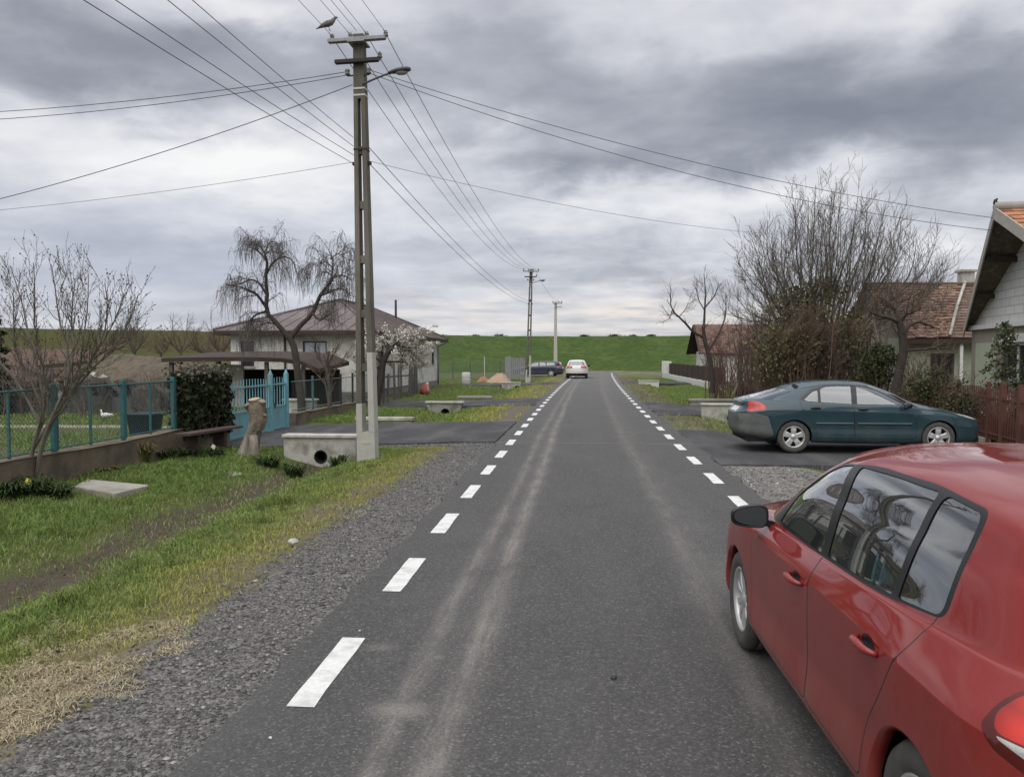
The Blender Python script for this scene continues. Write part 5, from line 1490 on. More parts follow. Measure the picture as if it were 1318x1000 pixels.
# ---- power poles
def insulator(parent, x, z, big=1.0):
    b = MB(); s = big; b.smooth = True
    b.mat(M['porcelain']).lathe([(0.001, 0.0), (0.012*s, 0.0), (0.012*s, 0.04*s), (0.045*s, 0.05*s), (0.05*s, 0.075*s), (0.03*s, 0.085*s), (0.04*s, 0.10*s), (0.042*s, 0.125*s), (0.022*s, 0.14*s), (0.026*s, 0.155*s), (0.001, 0.165*s)], 10, M=Matrix.Translation((x, 0, z)))
    return b.build('insulator', None, parent)
def make_pole(label):
    root = thing('utility_pole', label, 'power pole')
    Hh = 7.72
    def w(z): return 0.35 - (0.35 - 0.19) * z / Hh
    def dpt(z): return 0.24 - 0.07 * z / Hh
    b = MB()
    zs = []
    # two tapering legs
    for s in (-1, 1):
        P0 = Vector((s * (w(0.42) / 2 - 0.052), 0, 0.42)); P1 = Vector((s * (w(6.55) / 2 - 0.038), 0, 6.55))
        b.bar(P0, P1, 0.104, dpt(0.42), (0, 1, 0), 0.076, dpt(6.55))
    lo = [(-w(-.5)/2, -.5), (w(-.5)/2, -.5), (w(.75)/2, .75), (-w(.75)/2, .75)]
    def solid(z0, z1, bb):
        bb.bar((0, 0, z0), (0, 0, z1), w(z0), dpt(z0), (0, 1, 0), w(z1), dpt(z1))
    shaft = MB(); solid(6.552, Hh, b)
    z = 1.55
    while z < 6.4:
        ww = w(z); b.box(-ww/2 + 0.09, ww/2 - 0.09, -dpt(z)/2 + 0.03, dpt(z)/2 - 0.03, z, z + 0.14); z += 1.0
    b.build('shaft', M['pole_concrete'], root)
    f = MB(); solid(-0.5, 0.418, f)
    f.box(-w(.3)/2 + 0.09, w(.3)/2 - 0.09, -dpt(0)/2 - 0.006, -dpt(0)/2 + 0.02, 0.20, 0.25)
    f.build('foot', M['pole_pale'], root)
    # whitewashed lower part of the right leg
    g = MB(); P0 = Vector((w(0.42)/2 - 0.052, 0, 0.42)); t = (1.9 - 0.42) / (6.55 - 0.42); P1 = P0.lerp(Vector((w(6.55)/2 - 0.038, 0, 6.55)), t)
    g.bar(P0, P1, 0.110, dpt(0.42) + 0.006, (0, 1, 0), 0.105, dpt(1.9) + 0.006)
    g.build('whitewash_sleeve', M['pole_pale'], root)
    g = MB(); g.bar((-(w(0.42)/2 - 0.052), 0, 0.42), (-(w(0.9)/2 - 0.052), 0, 0.95), 0.110, dpt(0.42) + 0.006, (0, 1, 0), 0.109, dpt(0.9) + 0.006); g.build('whitewash_sleeve', M['pole_pale'], root)
    c = MB(); c.box(-0.54, 0.54, -0.21, -0.11, 7.55, 7.62, bev=0.008); c.box(-0.16, 0.16, -0.23, 0.13, 7.53, 7.56); c.build('crossarm', M['steel_grey'], root)
    c = MB(); c.box(-0.42, 0.40, -0.20, -0.105, 7.17, 7.24, bev=0.008); c.build('crossarm', M['iron_dark'], root)
    for x in (-0.52, -0.17, 0.14, 0.50): insulator(root, x, 7.62)
    o = insulator(root, 0.38, 7.24)
    for s in (-1, 1):
        k = MB(); k.smooth = True
        k.mat(M['porcelain']).lathe([(0.001, -0.05), (0.04, -0.05), (0.05, -0.025), (0.028, 0.0), (0.05, 0.025), (0.04, 0.05), (0.001, 0.05)], 12, M=Matrix.Translation((s * 0.20, -0.12, 7.02)))
        k.build('spool_insulator', None, root)
        k = MB(); k.mat(M['iron_dark']).box(s*0.20 - 0.10 if s > 0 else s*0.20 - 0.01, s*0.20 + 0.01 if s > 0 else s*0.20 + 0.10, -0.13, -0.10, 6.95, 6.97); k.build('bracket', None, root)
    for z, m in ((6.72, 'barrel'), (6.60, 'barrel'), (5.62, 'iron_dark')):
        k = MB(); ww = w(z); k.box(-ww/2 - 0.008, ww/2 + 0.008, -dpt(z)/2 - 0.008, dpt(z)/2 + 0.008, z, z + 0.03); k.build('clamp_band', M[m], root)
    k = MB(); k.box(w(5.4)/2 - 0.004, w(5.4)/2 + 0.06, -0.03, 0.03, 5.36, 5.42, bev=0.006); k.build('bracket', M['iron_dark'], root)
    k = MB(); k.box(-w(5.4)/2 - 0.06, -w(5.4)/2 + 0.004, -0.03, 0.03, 5.36, 5.42, bev=0.006); k.build('bracket', M['iron_dark'], root)
    # street lamp
    a = MB(); a.smooth = True
    a.tube([(0.08, -0.10, 6.80), (0.14, -0.12, 6.81), (0.30, -0.14, 6.86), (0.55, -0.16, 6.93), (0.62, -0.16, 6.94)], 0.019, 8)
    arm = a.build('lamp_arm', M['lamp_grey'], root)
    h = MB(); h.smooth = True
    secs = [(0.58, 0.03, 0.022), (0.64, 0.055, 0.04), (0.74, 0.085, 0.058), (0.86, 0.098, 0.062), (0.95, 0.085, 0.05), (0.995, 0.045, 0.03), (1.0, 0.005, 0.005)]
    V = []; F = []; n = 14
    for x, ry, rz in secs:
        for k in range(n):
            q = 2 * math.pi * k / n; sz = math.sin(q)
            V.append((x, -0.165 + ry * math.cos(q), 6.95 + (x - 0.6) * 0.10 + rz * (sz if sz > 0 else sz * 0.55)))
    for i in range(len(secs) - 1):
        for k in range(n):
            F.append((i*n + k, i*n + (k+1) % n, (i+1)*n + (k+1) % n, (i+1)*n + k))
    F.append(tuple(range(n - 1, -1, -1)))
    h.add(V, [f[::-1] for f in F]); hd = h.build('lamp_head', M['lamp_grey'], root)
    d = MB(); d.smooth = True
    d.lathe([(0.001, -0.045), (0.05, -0.04), (0.075, -0.02), (0.08, 0.0)], 14, M=Matrix.Translation((0.83, -0.165, 6.945)) @ Matrix.Diagonal((1.5, 0.9, 1, 1)))
    d.build('lamp_glass', M['lamp_glass'], hd)
    return root
POLE1 = gp(473.5, 584, -0.02)
pole1 = make_pole('tall concrete lattice power pole with street lamp standing beside the near culvert headwall')
pole1.location = POLE1; pole1.rotation_euler = (0, R(-0.75), R(-3))
POLE2 = Vector((atY(679.5, 480, 57).x, 57, -0.2))
pole2 = copy_tree(pole1)
pole2['label'] = 'distant concrete power pole with street lamp in front of the dark blue estate car'
pole2.location = POLE2; pole2.rotation_euler = (0, R(1.6), R(-3)); pole2.scale = (1.06, 1.06, 1.07)
POLE3 = Vector((atY(715, 470, 90).x, 90, 0.0))
def far_pole():
    root = thing('utility_pole', 'slim pale power pole standing farthest away near the foot of the dike', 'power pole', POLE3)
    b = MB(); b.bar((0, 0, -0.5), (0, 0, 8.0), 0.46, 0.4, (0, 1, 0), 0.26, 0.24); b.build('shaft', M['pole_pale'], root)
    c = MB(); c.box(-0.35, 0.75, -0.3, -0.13, 7.75, 7.85); c.build('crossarm', M['steel_grey'], root)
    c = MB(); c.box(-0.05, 0.7, -0.3, -0.13, 7.35, 7.43); c.build('crossarm', M['steel_grey'], root)
    for x in (-0.3, 0.35, 0.68): insulator(root, x, 7.85, 1.5)
far_pole()

pole1_m = Matrix.Translation(pole1.location) @ pole1.rotation_euler.to_matrix().to_4x4()
pole2_m = Matrix.Translation(pole2.location) @ pole2.rotation_euler.to_matrix().to_4x4() @ Matrix.Diagonal((1.06, 1.06, 1.07, 1))
def P1w(x, y, z): return pole1_m @ Vector((x, y, z))
def P2w(x, y, z): return pole2_m @ Vector((x, y, z))
def wire(label, a, b, sag, r=0.008, group=None, mat='cable', n=26):
    a = Vector(a); b = Vector(b)
    m_ = MB(); m_.smooth = True
    pts = []
    for i in range(n):
        t = i / (n - 1); p = a.lerp(b, t); p.z -= sag * 4 * t * (1 - t); pts.append(p - a)
    m_.tube(pts, r, 5)
    o = m_.build('overhead_wire', M[mat]); o.location = a
    tag(o, label, 'wire', group)
PREV = Vector((-4.6, -24, 0))
arm_x = (-0.52, -0.17, 0.0, 0.14, 0.50)
for x in arm_x:
    wire('thin bare line wire strung from the near pole crossarm back overhead past the camera', P1w(x, -0.16, 7.74), PREV + Vector((x * 1.05, 0, 7.65)), 0.55, 0.0048, 'bare line wires overhead at the near pole', 'cable_grey')
for x in (-0.52, -0.17, 0.14, 0.50):
    wire('thin bare line wire strung from the near pole crossarm to the distant pole', P1w(x, -0.16, 7.74), P2w(x, -0.16, 7.70), 0.95, 0.0075, 'bare line wires between the two poles', 'cable_grey')
for i, (dx, dz, dzp) in enumerate(((-0.32, 0.50, 0.30), (-0.26, 0.15, 0.0), (-0.22, 0.0, -0.35), (-0.18, -0.05, -0.5))):
    wire('dark telephone cable descending from upper left to the middle of the near pole', P1w(-0.14, -0.05, 5.38 + 0.16 * i), Vector(((-5.9, -5.55, -4.6, -4.1)[i], -24, (6.1, 6.2, 6.9, 7.0)[i])), 0.75, 0.0050, 'telephone cables at the near pole')
for i in range(2):
    wire('telephone cable strung between the middles of the two poles', P1w(0.12, 0.05, 5.5 - 0.3 * i + 0.2), P2w(0.0, -0.05, 5.6 - 0.2 * i), 0.55, 0.0075, 'telephone cables between the two poles', 'cable_grey')
for i in range(2):
    wire('twisted service cable leaving the near pole horizontally towards the left edge', P1w(-0.24, -0.12, 7.03 - 0.06 * i), atY(-330, 150 + 8 * i, 15.6), 0.28 + 0.05 * i, 0.0070, 'service cables leading left from the near pole')
wire('service cable dropping steeply from below the lamp to the left edge of the view', P1w(-0.12, -0.1, 6.80), atY(-160, 292, 15.4), 0.22, 0.0078)
wire('faint thin cable sagging from the middle of the near pole to the left', P1w(-0.16, -0.02, 5.42), atY(-180, 284, 15.2), 0.14, 0.0045, None, 'cable_grey')
wire('faint thin cable crossing the road towards the bare tree on the right', P1w(0.16, -0.02, 5.42), Vector((10.2, 27.5, 5.85)), 0.45, 0.0048, None, 'cable_grey')
for i in range(2):
    wire('black service cable crossing the road from the near pole to the white gable', P1w(0.24, -0.12, 7.03 - 0.06 * i), Vector((9.2 + 0.02 * i, 18.3, 4.86 - 0.28 * i)), 0.30 + 0.1 * i, 0.0066, 'service cables crossing to the white gable')
wire('thin line wire strung from the distant pole to the farthest pale pole', P2w(0.3, -0.16, 7.7), POLE3 + Vector((0.35, -0.2, 8.0)), 0.5, 0.009, None, 'cable_grey')

# ---- dove on the crossarm, goose in the yard
def loft(name, secs, mat, parent=None, n=12, M_=None):
    """secs: (centre, radius side, radius up) along a path; closed ends"""
    b = MB(); b.smooth = True
    C_ = [Vector(s[0]) for s in secs]; V = []; F = []
    for i, s in enumerate(secs):
        t = (C_[min(i + 1, len(C_) - 1)] - C_[max(i - 1, 0)]).normalized()
        sd = t.cross(Vector((0, 0, 1)))
        if sd.length < 1e-3: sd = Vector((0, 1, 0))
        sd.normalize(); up = sd.cross(t)
        for k in range(n):
            a = 2 * math.pi * k / n
            V.append(C_[i] + sd * math.cos(a) * s[1] + up * math.sin(a) * s[2])
    for i in range(len(secs) - 1):
        for k in range(n): F.append((i*n + k, i*n + (k+1) % n, (i+1)*n + (k+1) % n, (i+1)*n + k))
    F.append(tuple(range(n - 1, -1, -1))); F.append(tuple((len(secs)-1)*n + k for k in range(n)))
    if M_ is not None: V = [M_ @ v for v in V]
    b.add(V, F)
    return b.build(name, M[mat], parent)
def dove():
    p = P1w(-0.52, -0.16, 7.785)
    root = thing('dove', 'grey collared dove perched on the left end of the top crossarm', 'bird', p)
    body = loft('body', [((-0.20, 0, 0.005), 0.012, 0.004), ((-0.15, 0, 0.03), 0.026, 0.010), ((-0.09, 0, 0.062), 0.036, 0.026), ((-0.03, 0, 0.09), 0.046, 0.045), ((0.03, 0, 0.12), 0.044, 0.048), ((0.065, 0, 0.155), 0.030, 0.034), ((0.085, 0, 0.185), 0.024, 0.025), ((0.105, 0, 0.205), 0.023, 0.022), ((0.125, 0, 0.210), 0.012, 0.011), ((0.14, 0, 0.207), 0.003, 0.003)], 'feather_grey', root)
    b = MB(); b.smooth = True; b.tube([(0.132, 0, 0.208), (0.155, 0, 0.200)], [0.006, 0.001], 6); b.build('beak', M['iron_dark'], root)
    for s in (-1, 1):
        b = MB(); b.tube([(0.0, s*0.018, 0.06), (0.005, s*0.018, 0.0), (0.03, s*0.018, -0.006)], [0.006, 0.004, 0.003], 5); b.build('leg', M['iron_dark'], root)
        loft('wing', [((-0.17, s*0.012, 0.02), 0.004, 0.006), ((-0.10, s*0.036, 0.065), 0.009, 0.022), ((-0.02, s*0.050, 0.10), 0.010, 0.034), ((0.04, s*0.046, 0.125), 0.004, 0.016)], 'feather_grey', root)
    root.scale = (1.15,) * 3; root.rotation_euler = (0, 0, R(15))
dove()
def goose():
    root = thing('goose', 'white goose resting on the yard behind the teal wire fence', 'goose', atY(137, 531, 22.5))
    root.location.z = -0.08
    loft('body', [((0.36, 0, 0.20), 0.012, 0.010), ((0.28, 0, 0.19), 0.06, 0.045), ((0.14, 0, 0.175), 0.12, 0.10), ((0.0, 0, 0.17), 0.15, 0.135), ((-0.14, 0, 0.18), 0.13, 0.125), ((-0.22, 0, 0.22), 0.07, 0.08), ((-0.25, 0, 0.30), 0.042, 0.044), ((-0.25, 0, 0.38), 0.034, 0.036), ((-0.275, 0, 0.43), 0.036, 0.034), ((-0.31, 0, 0.435), 0.028, 0.024), ((-0.33, 0, 0.43), 0.012, 0.010)], 'feather_white', root)
    b = MB(); b.smooth = True; b.tube([(-0.32, 0, 0.43), (-0.37, 0, 0.42), (-0.385, 0, 0.417)], [0.018, 0.012, 0.004], 7); root.scale = (0.62,) * 3; b.build('beak', M['beak_orange'], root)
    for s in (-1, 1):
        b = MB(); b.smooth = True; b.tube([(0.02, s*0.06, 0.08), (0.0, s*0.06, 0.0), (-0.07, s*0.06, 0.0)], [0.018, 0.012, 0.022], 6); b.build('leg', M['beak_orange'], root)
        loft('wing', [((0.32, s*0.03, 0.215), 0.006, 0.01), ((0.15, s*0.12, 0.205), 0.02, 0.055), ((-0.02, s*0.15, 0.195), 0.022, 0.075), ((-0.12, s*0.125, 0.19), 0.01, 0.04)], 'feather_white', root)
goose()

# ------------------------------------------------------------------ left fence, gate, bench, stump, tub
FX = -7.85
def chain_link(parent, X, y0, y1, z0, z1, pitch=0.075, t=0.0045, name='chain_link', axis='Y', mat='wire_mesh'):
    V = []; F = []; h = z1 - z0
    def quad(a, b):
        d = Vector((b[0] - a[0], b[1] - a[1])); d.normalize(); nrm = Vector((-d.y, d.x)) * t / 2
        i = len(V)
        for (u, v), s in ((a, 1), (b, 1), (b, -1), (a, -1)):
            uu, vv = u + nrm.x * s, v + nrm.y * s
            V.append((X, uu, vv) if axis == 'Y' else (uu, X, vv))
        F.append((i, i + 1, i + 2, i + 3))
    k = y0 - h
    while k < y1:
        for sgn in (1, -1):
            a = [k, z0]; b = [k + h, z1]
            if a[0] < y0: a = [y0, z0 + (y0 - k)]
            if b[0] > y1: b = [y1, z0 + (y1 - k)]
            if sgn < 0: a = (a[0], z0 + z1 - a[1]); b = (b[0], z0 + z1 - b[1])
            if b[0] > a[0] + 1e-4: quad(a, b)
        k += pitch
    m_ = np_mesh(name, np.array(V), np.array(F), M[mat], False, parent)
    return m_
def rough_wall(parent, x0, x1, y0, y1, z0, z1f, mat, name='base_wall', n=60, axis='Y'):
    """masonry strip with a slightly uneven face and top"""
    V = []; F = []
    for i in range(n):
        t = i / (n - 1); y = y0 + (y1 - y0) * t; zt = z1f(t)
        e = lambda s: 0.018 * mnoise.noise(Vector((y * 1.7, s * 3.1, 0)))
        V += [(x0 + e(1), y, z0), (x0 + e(2), y, (z0 + zt) / 2), (x0 + 0.01 + e(3), y, zt - 0.02), (x0 + 0.035, y, zt + e(4)), (x1 - 0.035, y, zt + e(5)), (x1, y, zt - 0.02), (x1, y, z0)]
    k = 7
    for i in range(n - 1):
        for j in range(k - 1): F.append((i*k + j, (i+1)*k + j, (i+1)*k + j + 1, i*k + j + 1))
    F.append(tuple(range(k))); F.append(tuple((n-1)*k + j for j in range(k - 1, -1, -1)))
    if x0 > x1: F = [f[::-1] for f in F]
    b = MB(); b.add(V, F, False)
    return b.build(name, M[mat], parent)
def fence_left():
    root = thing('wire_fence', 'teal framed wire mesh fence on a low weathered wall along the left verge', 'fence', (0, 0, 0))
    rough_wall(root, FX + 0.12, FX - 0.12, 7.6, 16.95, -0.35, lambda t: 0.37 + 0.02 * math.sin(t * 9), 'wall_old', n=110)
    for y in (9.3, 11.2, 13.02, 14.73, 16.9):
        b = MB(); s = 0.036
        b.box(FX - s, FX + s, y - s, y + s, 0.36, 1.40, bev=0.008); b.box(FX - s*0.5, FX + s*0.5, y + s + 0.03, y + s + 0.06, 0.38, 1.36)
        b.build('post', M['teal'], root)
    for y in (10.26, 12.1, 13.9, 15.8):
        b = MB(); b.box(FX - 0.016, FX + 0.016, y - 0.016, y + 0.016, 0.37, 1.34); b.build('thin_post', M['teal'], root)
    for z, r in ((1.325, 0.016), (0.42, 0.012)):
        b = MB(); b.tube([(FX, 7.6, z), (FX, 12, z - 0.006), (FX, 16.9, z)], r, 6); b.build('rail', M['teal'], root)
    chain_link(root, FX + 0.002, 7.6, 16.9, 0.42, 1.325, 0.075, 0.0065)
fence_left()
def fence_beyond():
    root = thing('wire_fence', 'greyish wire fence on a low wall running on beyond the blue gate', 'fence', (0, 0, 0))
    rough_wall(root, FX + 0.11, FX - 0.11, 21.15, 30.2, -0.4, lambda t: 0.22 - 0.06 * t, 'wall_old', n=70)
    for y in (22.9, 24.4, 25.7, 27.1, 28.4, 29.9):
        b = MB(); b.box(FX - 0.03, FX + 0.03, y - 0.03, y + 0.03, 0.14, 1.22, bev=0.006); b.build('post', M['iron_dark' if y > 25 else 'teal'], root)
    for z in (1.10, 0.3):
        b = MB(); b.tube([(FX, 21.15, z), (FX, 26, z - 0.02), (FX, 30, z)], 0.014, 6); b.build('rail', M['wire_mesh'], root)
    chain_link(root, FX + 0.002, 21.15, 30, 0.25, 1.10, 0.10, 0.006)
fence_beyond()
def wood_posts():
    rng = random.Random(5)
    root = thing('paling_fence', 'old dark wooden paling fence in front of the hipped roof house', 'fence', (0, 0, 0))
    y = 30.6; i = 0
    ys = [30.6, 31.5, 32.2, 33.6, 34.3, 34.9, 36.6, 37.0, 37.4, 37.9, 38.3]
    for y in ys:
        h = rng.uniform(1.05, 1.75) if y < 36 else rng.uniform(1.35, 1.6)
        wd = rng.uniform(0.08, 0.14) if y < 36 else rng.uniform(0.2, 0.3)
        b = MB(); l = rng.uniform(-0.12, 0.12)
        b.bar((FX, y, -0.3), (FX + l * 0.3, y + l, h), 0.09, wd, (0, 1, 0), 0.07, wd * 0.7)
        b.build('post', M['wood_grey'], root)
    for z in (0.45, 0.95):
        b = MB(); b.bar((FX - 0.06, 30.4, z), (FX - 0.05, 38.5, z - 0.08), 0.03, 0.07); b.build('rail', M['wood_grey'], root)
wood_posts()
def gate():
    root = thing('double_gate', 'faded blue double gate with solid lower panels and upright bars', 'gate', (FX, 17.02, -0.15))
    for y in (0.06, 2.62, 3.72):
        b = MB(); s = 0.055; b.box(-s, s, y - s, y + s, -0.2, 1.50 if y > 1 else 1.42, bev=0.01)
        b.lathe([(0.05, 1.50 if y > 1 else 1.42), (0.035, 1.56), (0.001, 1.62)], 8, M=Matrix.Translation((0, y, 0)))
        b.build('gate_post', M['teal_light'], root)
    for (a, e) in ((0.14, 2.52), (2.70, 3.64)):
        b = MB(); t = 0.022
        b.box(-t, t, a, e, 0.06, 0.10); b.box(-t, t, a, e, 1.20, 1.24); b.box(-t, t, a, e, 0.62, 0.66)
        b.box(-t, t, a, a + 0.04, 0.10, 1.20); b.box(-t, t, e - 0.04, e, 0.10, 1.20)
        n = max(3, int((e - a) / 0.16))
        for i in range(1, n):
            y = a + (e - a) * i / n; b.box(-0.01, 0.01, y - 0.011, y + 0.011, 0.66, 1.20)
            b.box(-0.008, 0.008, y - 0.010, y + 0.010, 1.24, 1.36 + 0.05 * math.sin(math.pi * i / n))
        lf = b.build('gate_leaf', M['teal_light'], root)
        p = MB(); p.box(-0.008, 0.008, a + 0.04, e - 0.04, 0.10, 0.62)
        nn = max(2, int((e - a) / 0.5))
        for i in range(1, nn):
            y = a + (e - a) * i / nn; p.box(0.008, 0.016, y - 0.02, y + 0.02, 0.12, 0.60)
        p.build('panel', M['teal_light'], lf)
        if a > 1:
            p = MB(); p.box(0.023, 0.06, a + 0.10, a + 0.13, 0.62, 0.74); p.build('handle', M['iron_dark'], lf)
gate()
def bench():
    root = thing('bench', 'rough brown plank bench under the dark ivy at the fence wall', 'bench', (-7.25, 14.0, -0.13))
    b = MB(); b.bar((0, -0.1, 0.49), (0.03, 2.15, 0.44), 0.32, 0.045); b.build('seat', M['bench_wood'], root)
    for y in (0.35, 1.45):
        b = MB(); b.box(-0.12, 0.12, y - 0.06, y + 0.06, -0.1, 0.447 - 0.005 * y); b.build('leg', M['wood_dark'], root)
bench()
M['limewash_dark'] = mat_noise('limewash_worn', (0.27, 0.22, 0.165), (0.15, 0.12, 0.088), 7, 0.95, 0.9, 0.03, c3=(0.095, 0.075, 0.055), s3=4.0)
def stump():
    base = gp(321, 590, -0.2)
    root = thing('pollarded_stump', 'whitewashed pollarded tree stump with a knobbly cut head in front of the gate', 'tree stump', base); root.scale = (1.12,) * 3
    b = MB(); b.smooth = True
    rng = random.Random(3)
    def rough_tube(path, rad, n=30):
        V = []; F = []
        for i, (p, r) in enumerate(zip(path, rad)):
            for k in range(n):
                a = 2 * math.pi * k / n
                rr = r * (1 + 0.22 * mnoise.noise(Vector((math.cos(a) * 1.6, math.sin(a) * 1.6, p[2] * 2.5))) + 0.05 * math.sin(a * 3 + p[2] * 3) - 0.10 * abs(math.sin(a * 4.0 + 0.8 * math.sin(p[2] * 5))) ** 3)
                V.append((p[0] + rr * math.cos(a), p[1] + rr * math.sin(a), p[2]))
        for i in range(len(path) - 1):
            for k in range(n): F.append((i*n + k, i*n + (k+1) % n, (i+1)*n + (k+1) % n, (i+1)*n + k))
        F.append(tuple((len(path)-1)*n + k for k in range(n)))
        return V, F
    V, F = rough_tube([(-0.05, 0, -0.15), (-0.03, 0, 0.02), (0.0, 0, 0.15), (0.05, 0, 0.35), (0.11, 0, 0.55), (0.15, 0, 0.66)], [0.27, 0.215, 0.172, 0.142, 0.132, 0.145])
    b.add(V, F)
    b.build('trunk', M['limewash'], root)
    r2 = MB(); r2.smooth = True
    r2.tube([(0.12, -0.10, 0.42), (0.15, -0.14, 0.2), (0.17, -0.16, -0.02), (0.2, -0.18, -0.15)], [0.07, 0.075, 0.09, 0.12], 10)
    r2.build('root', M['limewash'], root)
    h = MB(); h.smooth = True
    V, F = rough_tube([(0.135, 0, 0.50), (0.15, 0, 0.58), (0.165, 0, 0.66), (0.165, 0, 0.75), (0.155, 0, 0.86), (0.15, 0, 0.95), (0.145, 0, 1.0)], [0.130, 0.145, 0.158, 0.152, 0.146, 0.138, 0.11])
    h.add(V, F); hd = h.build('head', M['limewash_dark'], root)
    for (x, y, z, r, ax, az) in ((0.12, -0.05, 1.05, 0.10, -0.1, 0.25), (0.25, -0.04, 1.02, 0.075, 0.4, 0.3), (0.02, -0.08, 0.97, 0.075, -0.5, 0.5), (0.29, -0.02, 0.80, 0.06, 1.4, 0.4)):
        k = MB(); k.smooth = True
        d = Vector((ax, -az, 1)).normalized()
        k.mat(M['limewash_dark']).tube([Vector((x, y, z)) - d * 0.16, Vector((x, y, z))], [r * 1.1, r], 10, caps=False)
        k.mat(M['cut_wood'] if az < 0.3 else M['limewash']); q = d.to_track_quat('Z', 'Y').to_matrix().to_4x4()
        k.lathe([(r, 0), (r * 0.5, 0.006), (0.001, 0.004)], 10, M=Matrix.Translation((x, y, z)) @ q, smooth=False)
        k.build('cut_limb', None, hd)
stump()
def tub():
    p = atX(187, 556, -9.5); p.z = -0.05
    root = thing('plastic_tub', 'dark grey plastic mortar tub behind the teal fence', 'tub', p)
    b = MB(); b.smooth = True
    sq = Matrix.Identity(4)
    V = []; F = []; n = 24
    def ring(w, d, z):
        out = []
        for k in range(n):
            a = 2 * math.pi * k / n; c, s = math.cos(a), math.sin(a); e = 0.5
            out.append((w * math.copysign(abs(c) ** e, c), d * math.copysign(abs(s) ** e, s), z))
        return out
    for r in (ring(0.26, 0.20, 0.0), ring(0.28, 0.22, 0.05), ring(0.345, 0.27, 0.56), ring(0.40, 0.32, 0.57), ring(0.405, 0.325, 0.61), ring(0.36, 0.285, 0.62), ring(0.33, 0.255, 0.50), ring(0.27, 0.21, 0.12)): V += r
    for i in range(7):
        for k in range(n): F.append((i*n + k, i*n + (k+1) % n, (i+1)*n + (k+1) % n, (i+1)*n + k))
    F.append(tuple(range(n-1, -1, -1))); F.append(tuple(7*n + k for k in range(n)))
    b.add(V, F); b.build('body', M['tub'], root)
    w_ = MB(); w_.poly([(x, y, 0.53) for x, y, z in ring(0.33, 0.255, 0)]); w_.build('water', M['pane_curtain'], root)
    for s in (-1, 1):
        h = MB(); h.smooth = True; h.tube([(s*0.40, -0.08, 0.59), (s*0.46, -0.06, 0.575), (s*0.46, 0.06, 0.575), (s*0.40, 0.08, 0.59)], 0.018, 8); h.build('handle', M['tub'], root)
tub()

# ------------------------------------------------------------------ buildings
def wall_panel(b, P0, dirv, length, z0, z1, th, openings, nrm):
    """wall as boxes round rectangular openings (s0,s1,z0,z1); outer face on the line P0 + dirv*s, thickness inward"""
    P0 = Vector((P0[0], P0[1], 0)); d = Vector((dirv[0], dirv[1], 0)).normalized(); n = Vector((nrm[0], nrm[1], 0)).normalized()
    cuts = sorted(set([0, length] + [o[0] for o in openings] + [o[1] for o in openings]))
    def bx(s0, s1, za, zb):
        if s1 - s0 < 1e-4 or zb - za < 1e-4: return
        q = [P0 + d*s0, P0 + d*s1, P0 + d*s1 - n*th, P0 + d*s0 - n*th]
        V = [Vector((p.x, p.y, za)) for p in q] + [Vector((p.x, p.y, zb)) for p in q]
        F = [(3, 2, 1, 0), (4, 5, 6, 7), (0, 1, 5, 4), (1, 2, 6, 5), (2, 3, 7, 6), (3, 0, 4, 7)]
        if d.cross(n).z > 0: F = [f[::-1] for f in F]
        b.add(V, F, False)
    for a, e in zip(cuts[:-1], cuts[1:]):
        ops = sorted([o for o in openings if o[0] <= a + 1e-6 and o[1] >= e - 1e-6], key=lambda o: o[2])
        z = z0
        for o in ops: bx(a, e, z, o[2]); z = o[3]
        bx(a, e, z, z1)
def window(parent, P0, dirv, nrm, s0, s1, z0, z1, frame='window_white', pane='pane', mull=1, inset=0.10, fw=0.06, sill=True):
    P0 = Vector((P0[0], P0[1], 0)); d = Vector((dirv[0], dirv[1], 0)).normalized(); n = Vector((nrm[0], nrm[1], 0)).normalized()
    Mx = Matrix((( d.x, n.x, 0, P0.x), (d.y, n.y, 0, P0.y), (0, 0, 1, 0), (0, 0, 0, 1)))
    f = MB(); i0, i1 = -inset, -inset + 0.05
    g = 0.002
    f.box(s0 + g, s1 - g, i0, i1, z1 - fw, z1 - g, M=Mx); f.box(s0 + g, s1 - g, i0, i1, z0 + g, z0 + fw, M=Mx)
    f.box(s0 + g, s0 + fw, i0, i1, z0 + fw, z1 - fw, M=Mx); f.box(s1 - fw, s1 - g, i0, i1, z0 + fw, z1 - fw, M=Mx)
    for k in range(1, mull + 1):
        s = s0 + (s1 - s0) * k / (mull + 1); f.box(s - fw/2, s + fw/2, i0 + 0.004, i1 - 0.004, z0 + fw, z1 - fw, M=Mx)
    fo = f.build('window', M[frame], parent)
    p = MB(); p.poly([Mx @ Vector(q) for q in ((s0 + fw*0.5, i0 + 0.02, z0 + fw*0.5), (s1 - fw*0.5, i0 + 0.02, z0 + fw*0.5), (s1 - fw*0.5, i0 + 0.02, z1 - fw*0.5), (s0 + fw*0.5, i0 + 0.02, z1 - fw*0.5))])
    p.build('pane', M[pane], fo)
    if sill:
        q = MB(); q.box(s0 - 0.05, s1 + 0.05, -inset, 0.06, z0 - 0.05, z0 - 0.003, M=Mx); q.build('sill', M['concrete_pale'], fo)
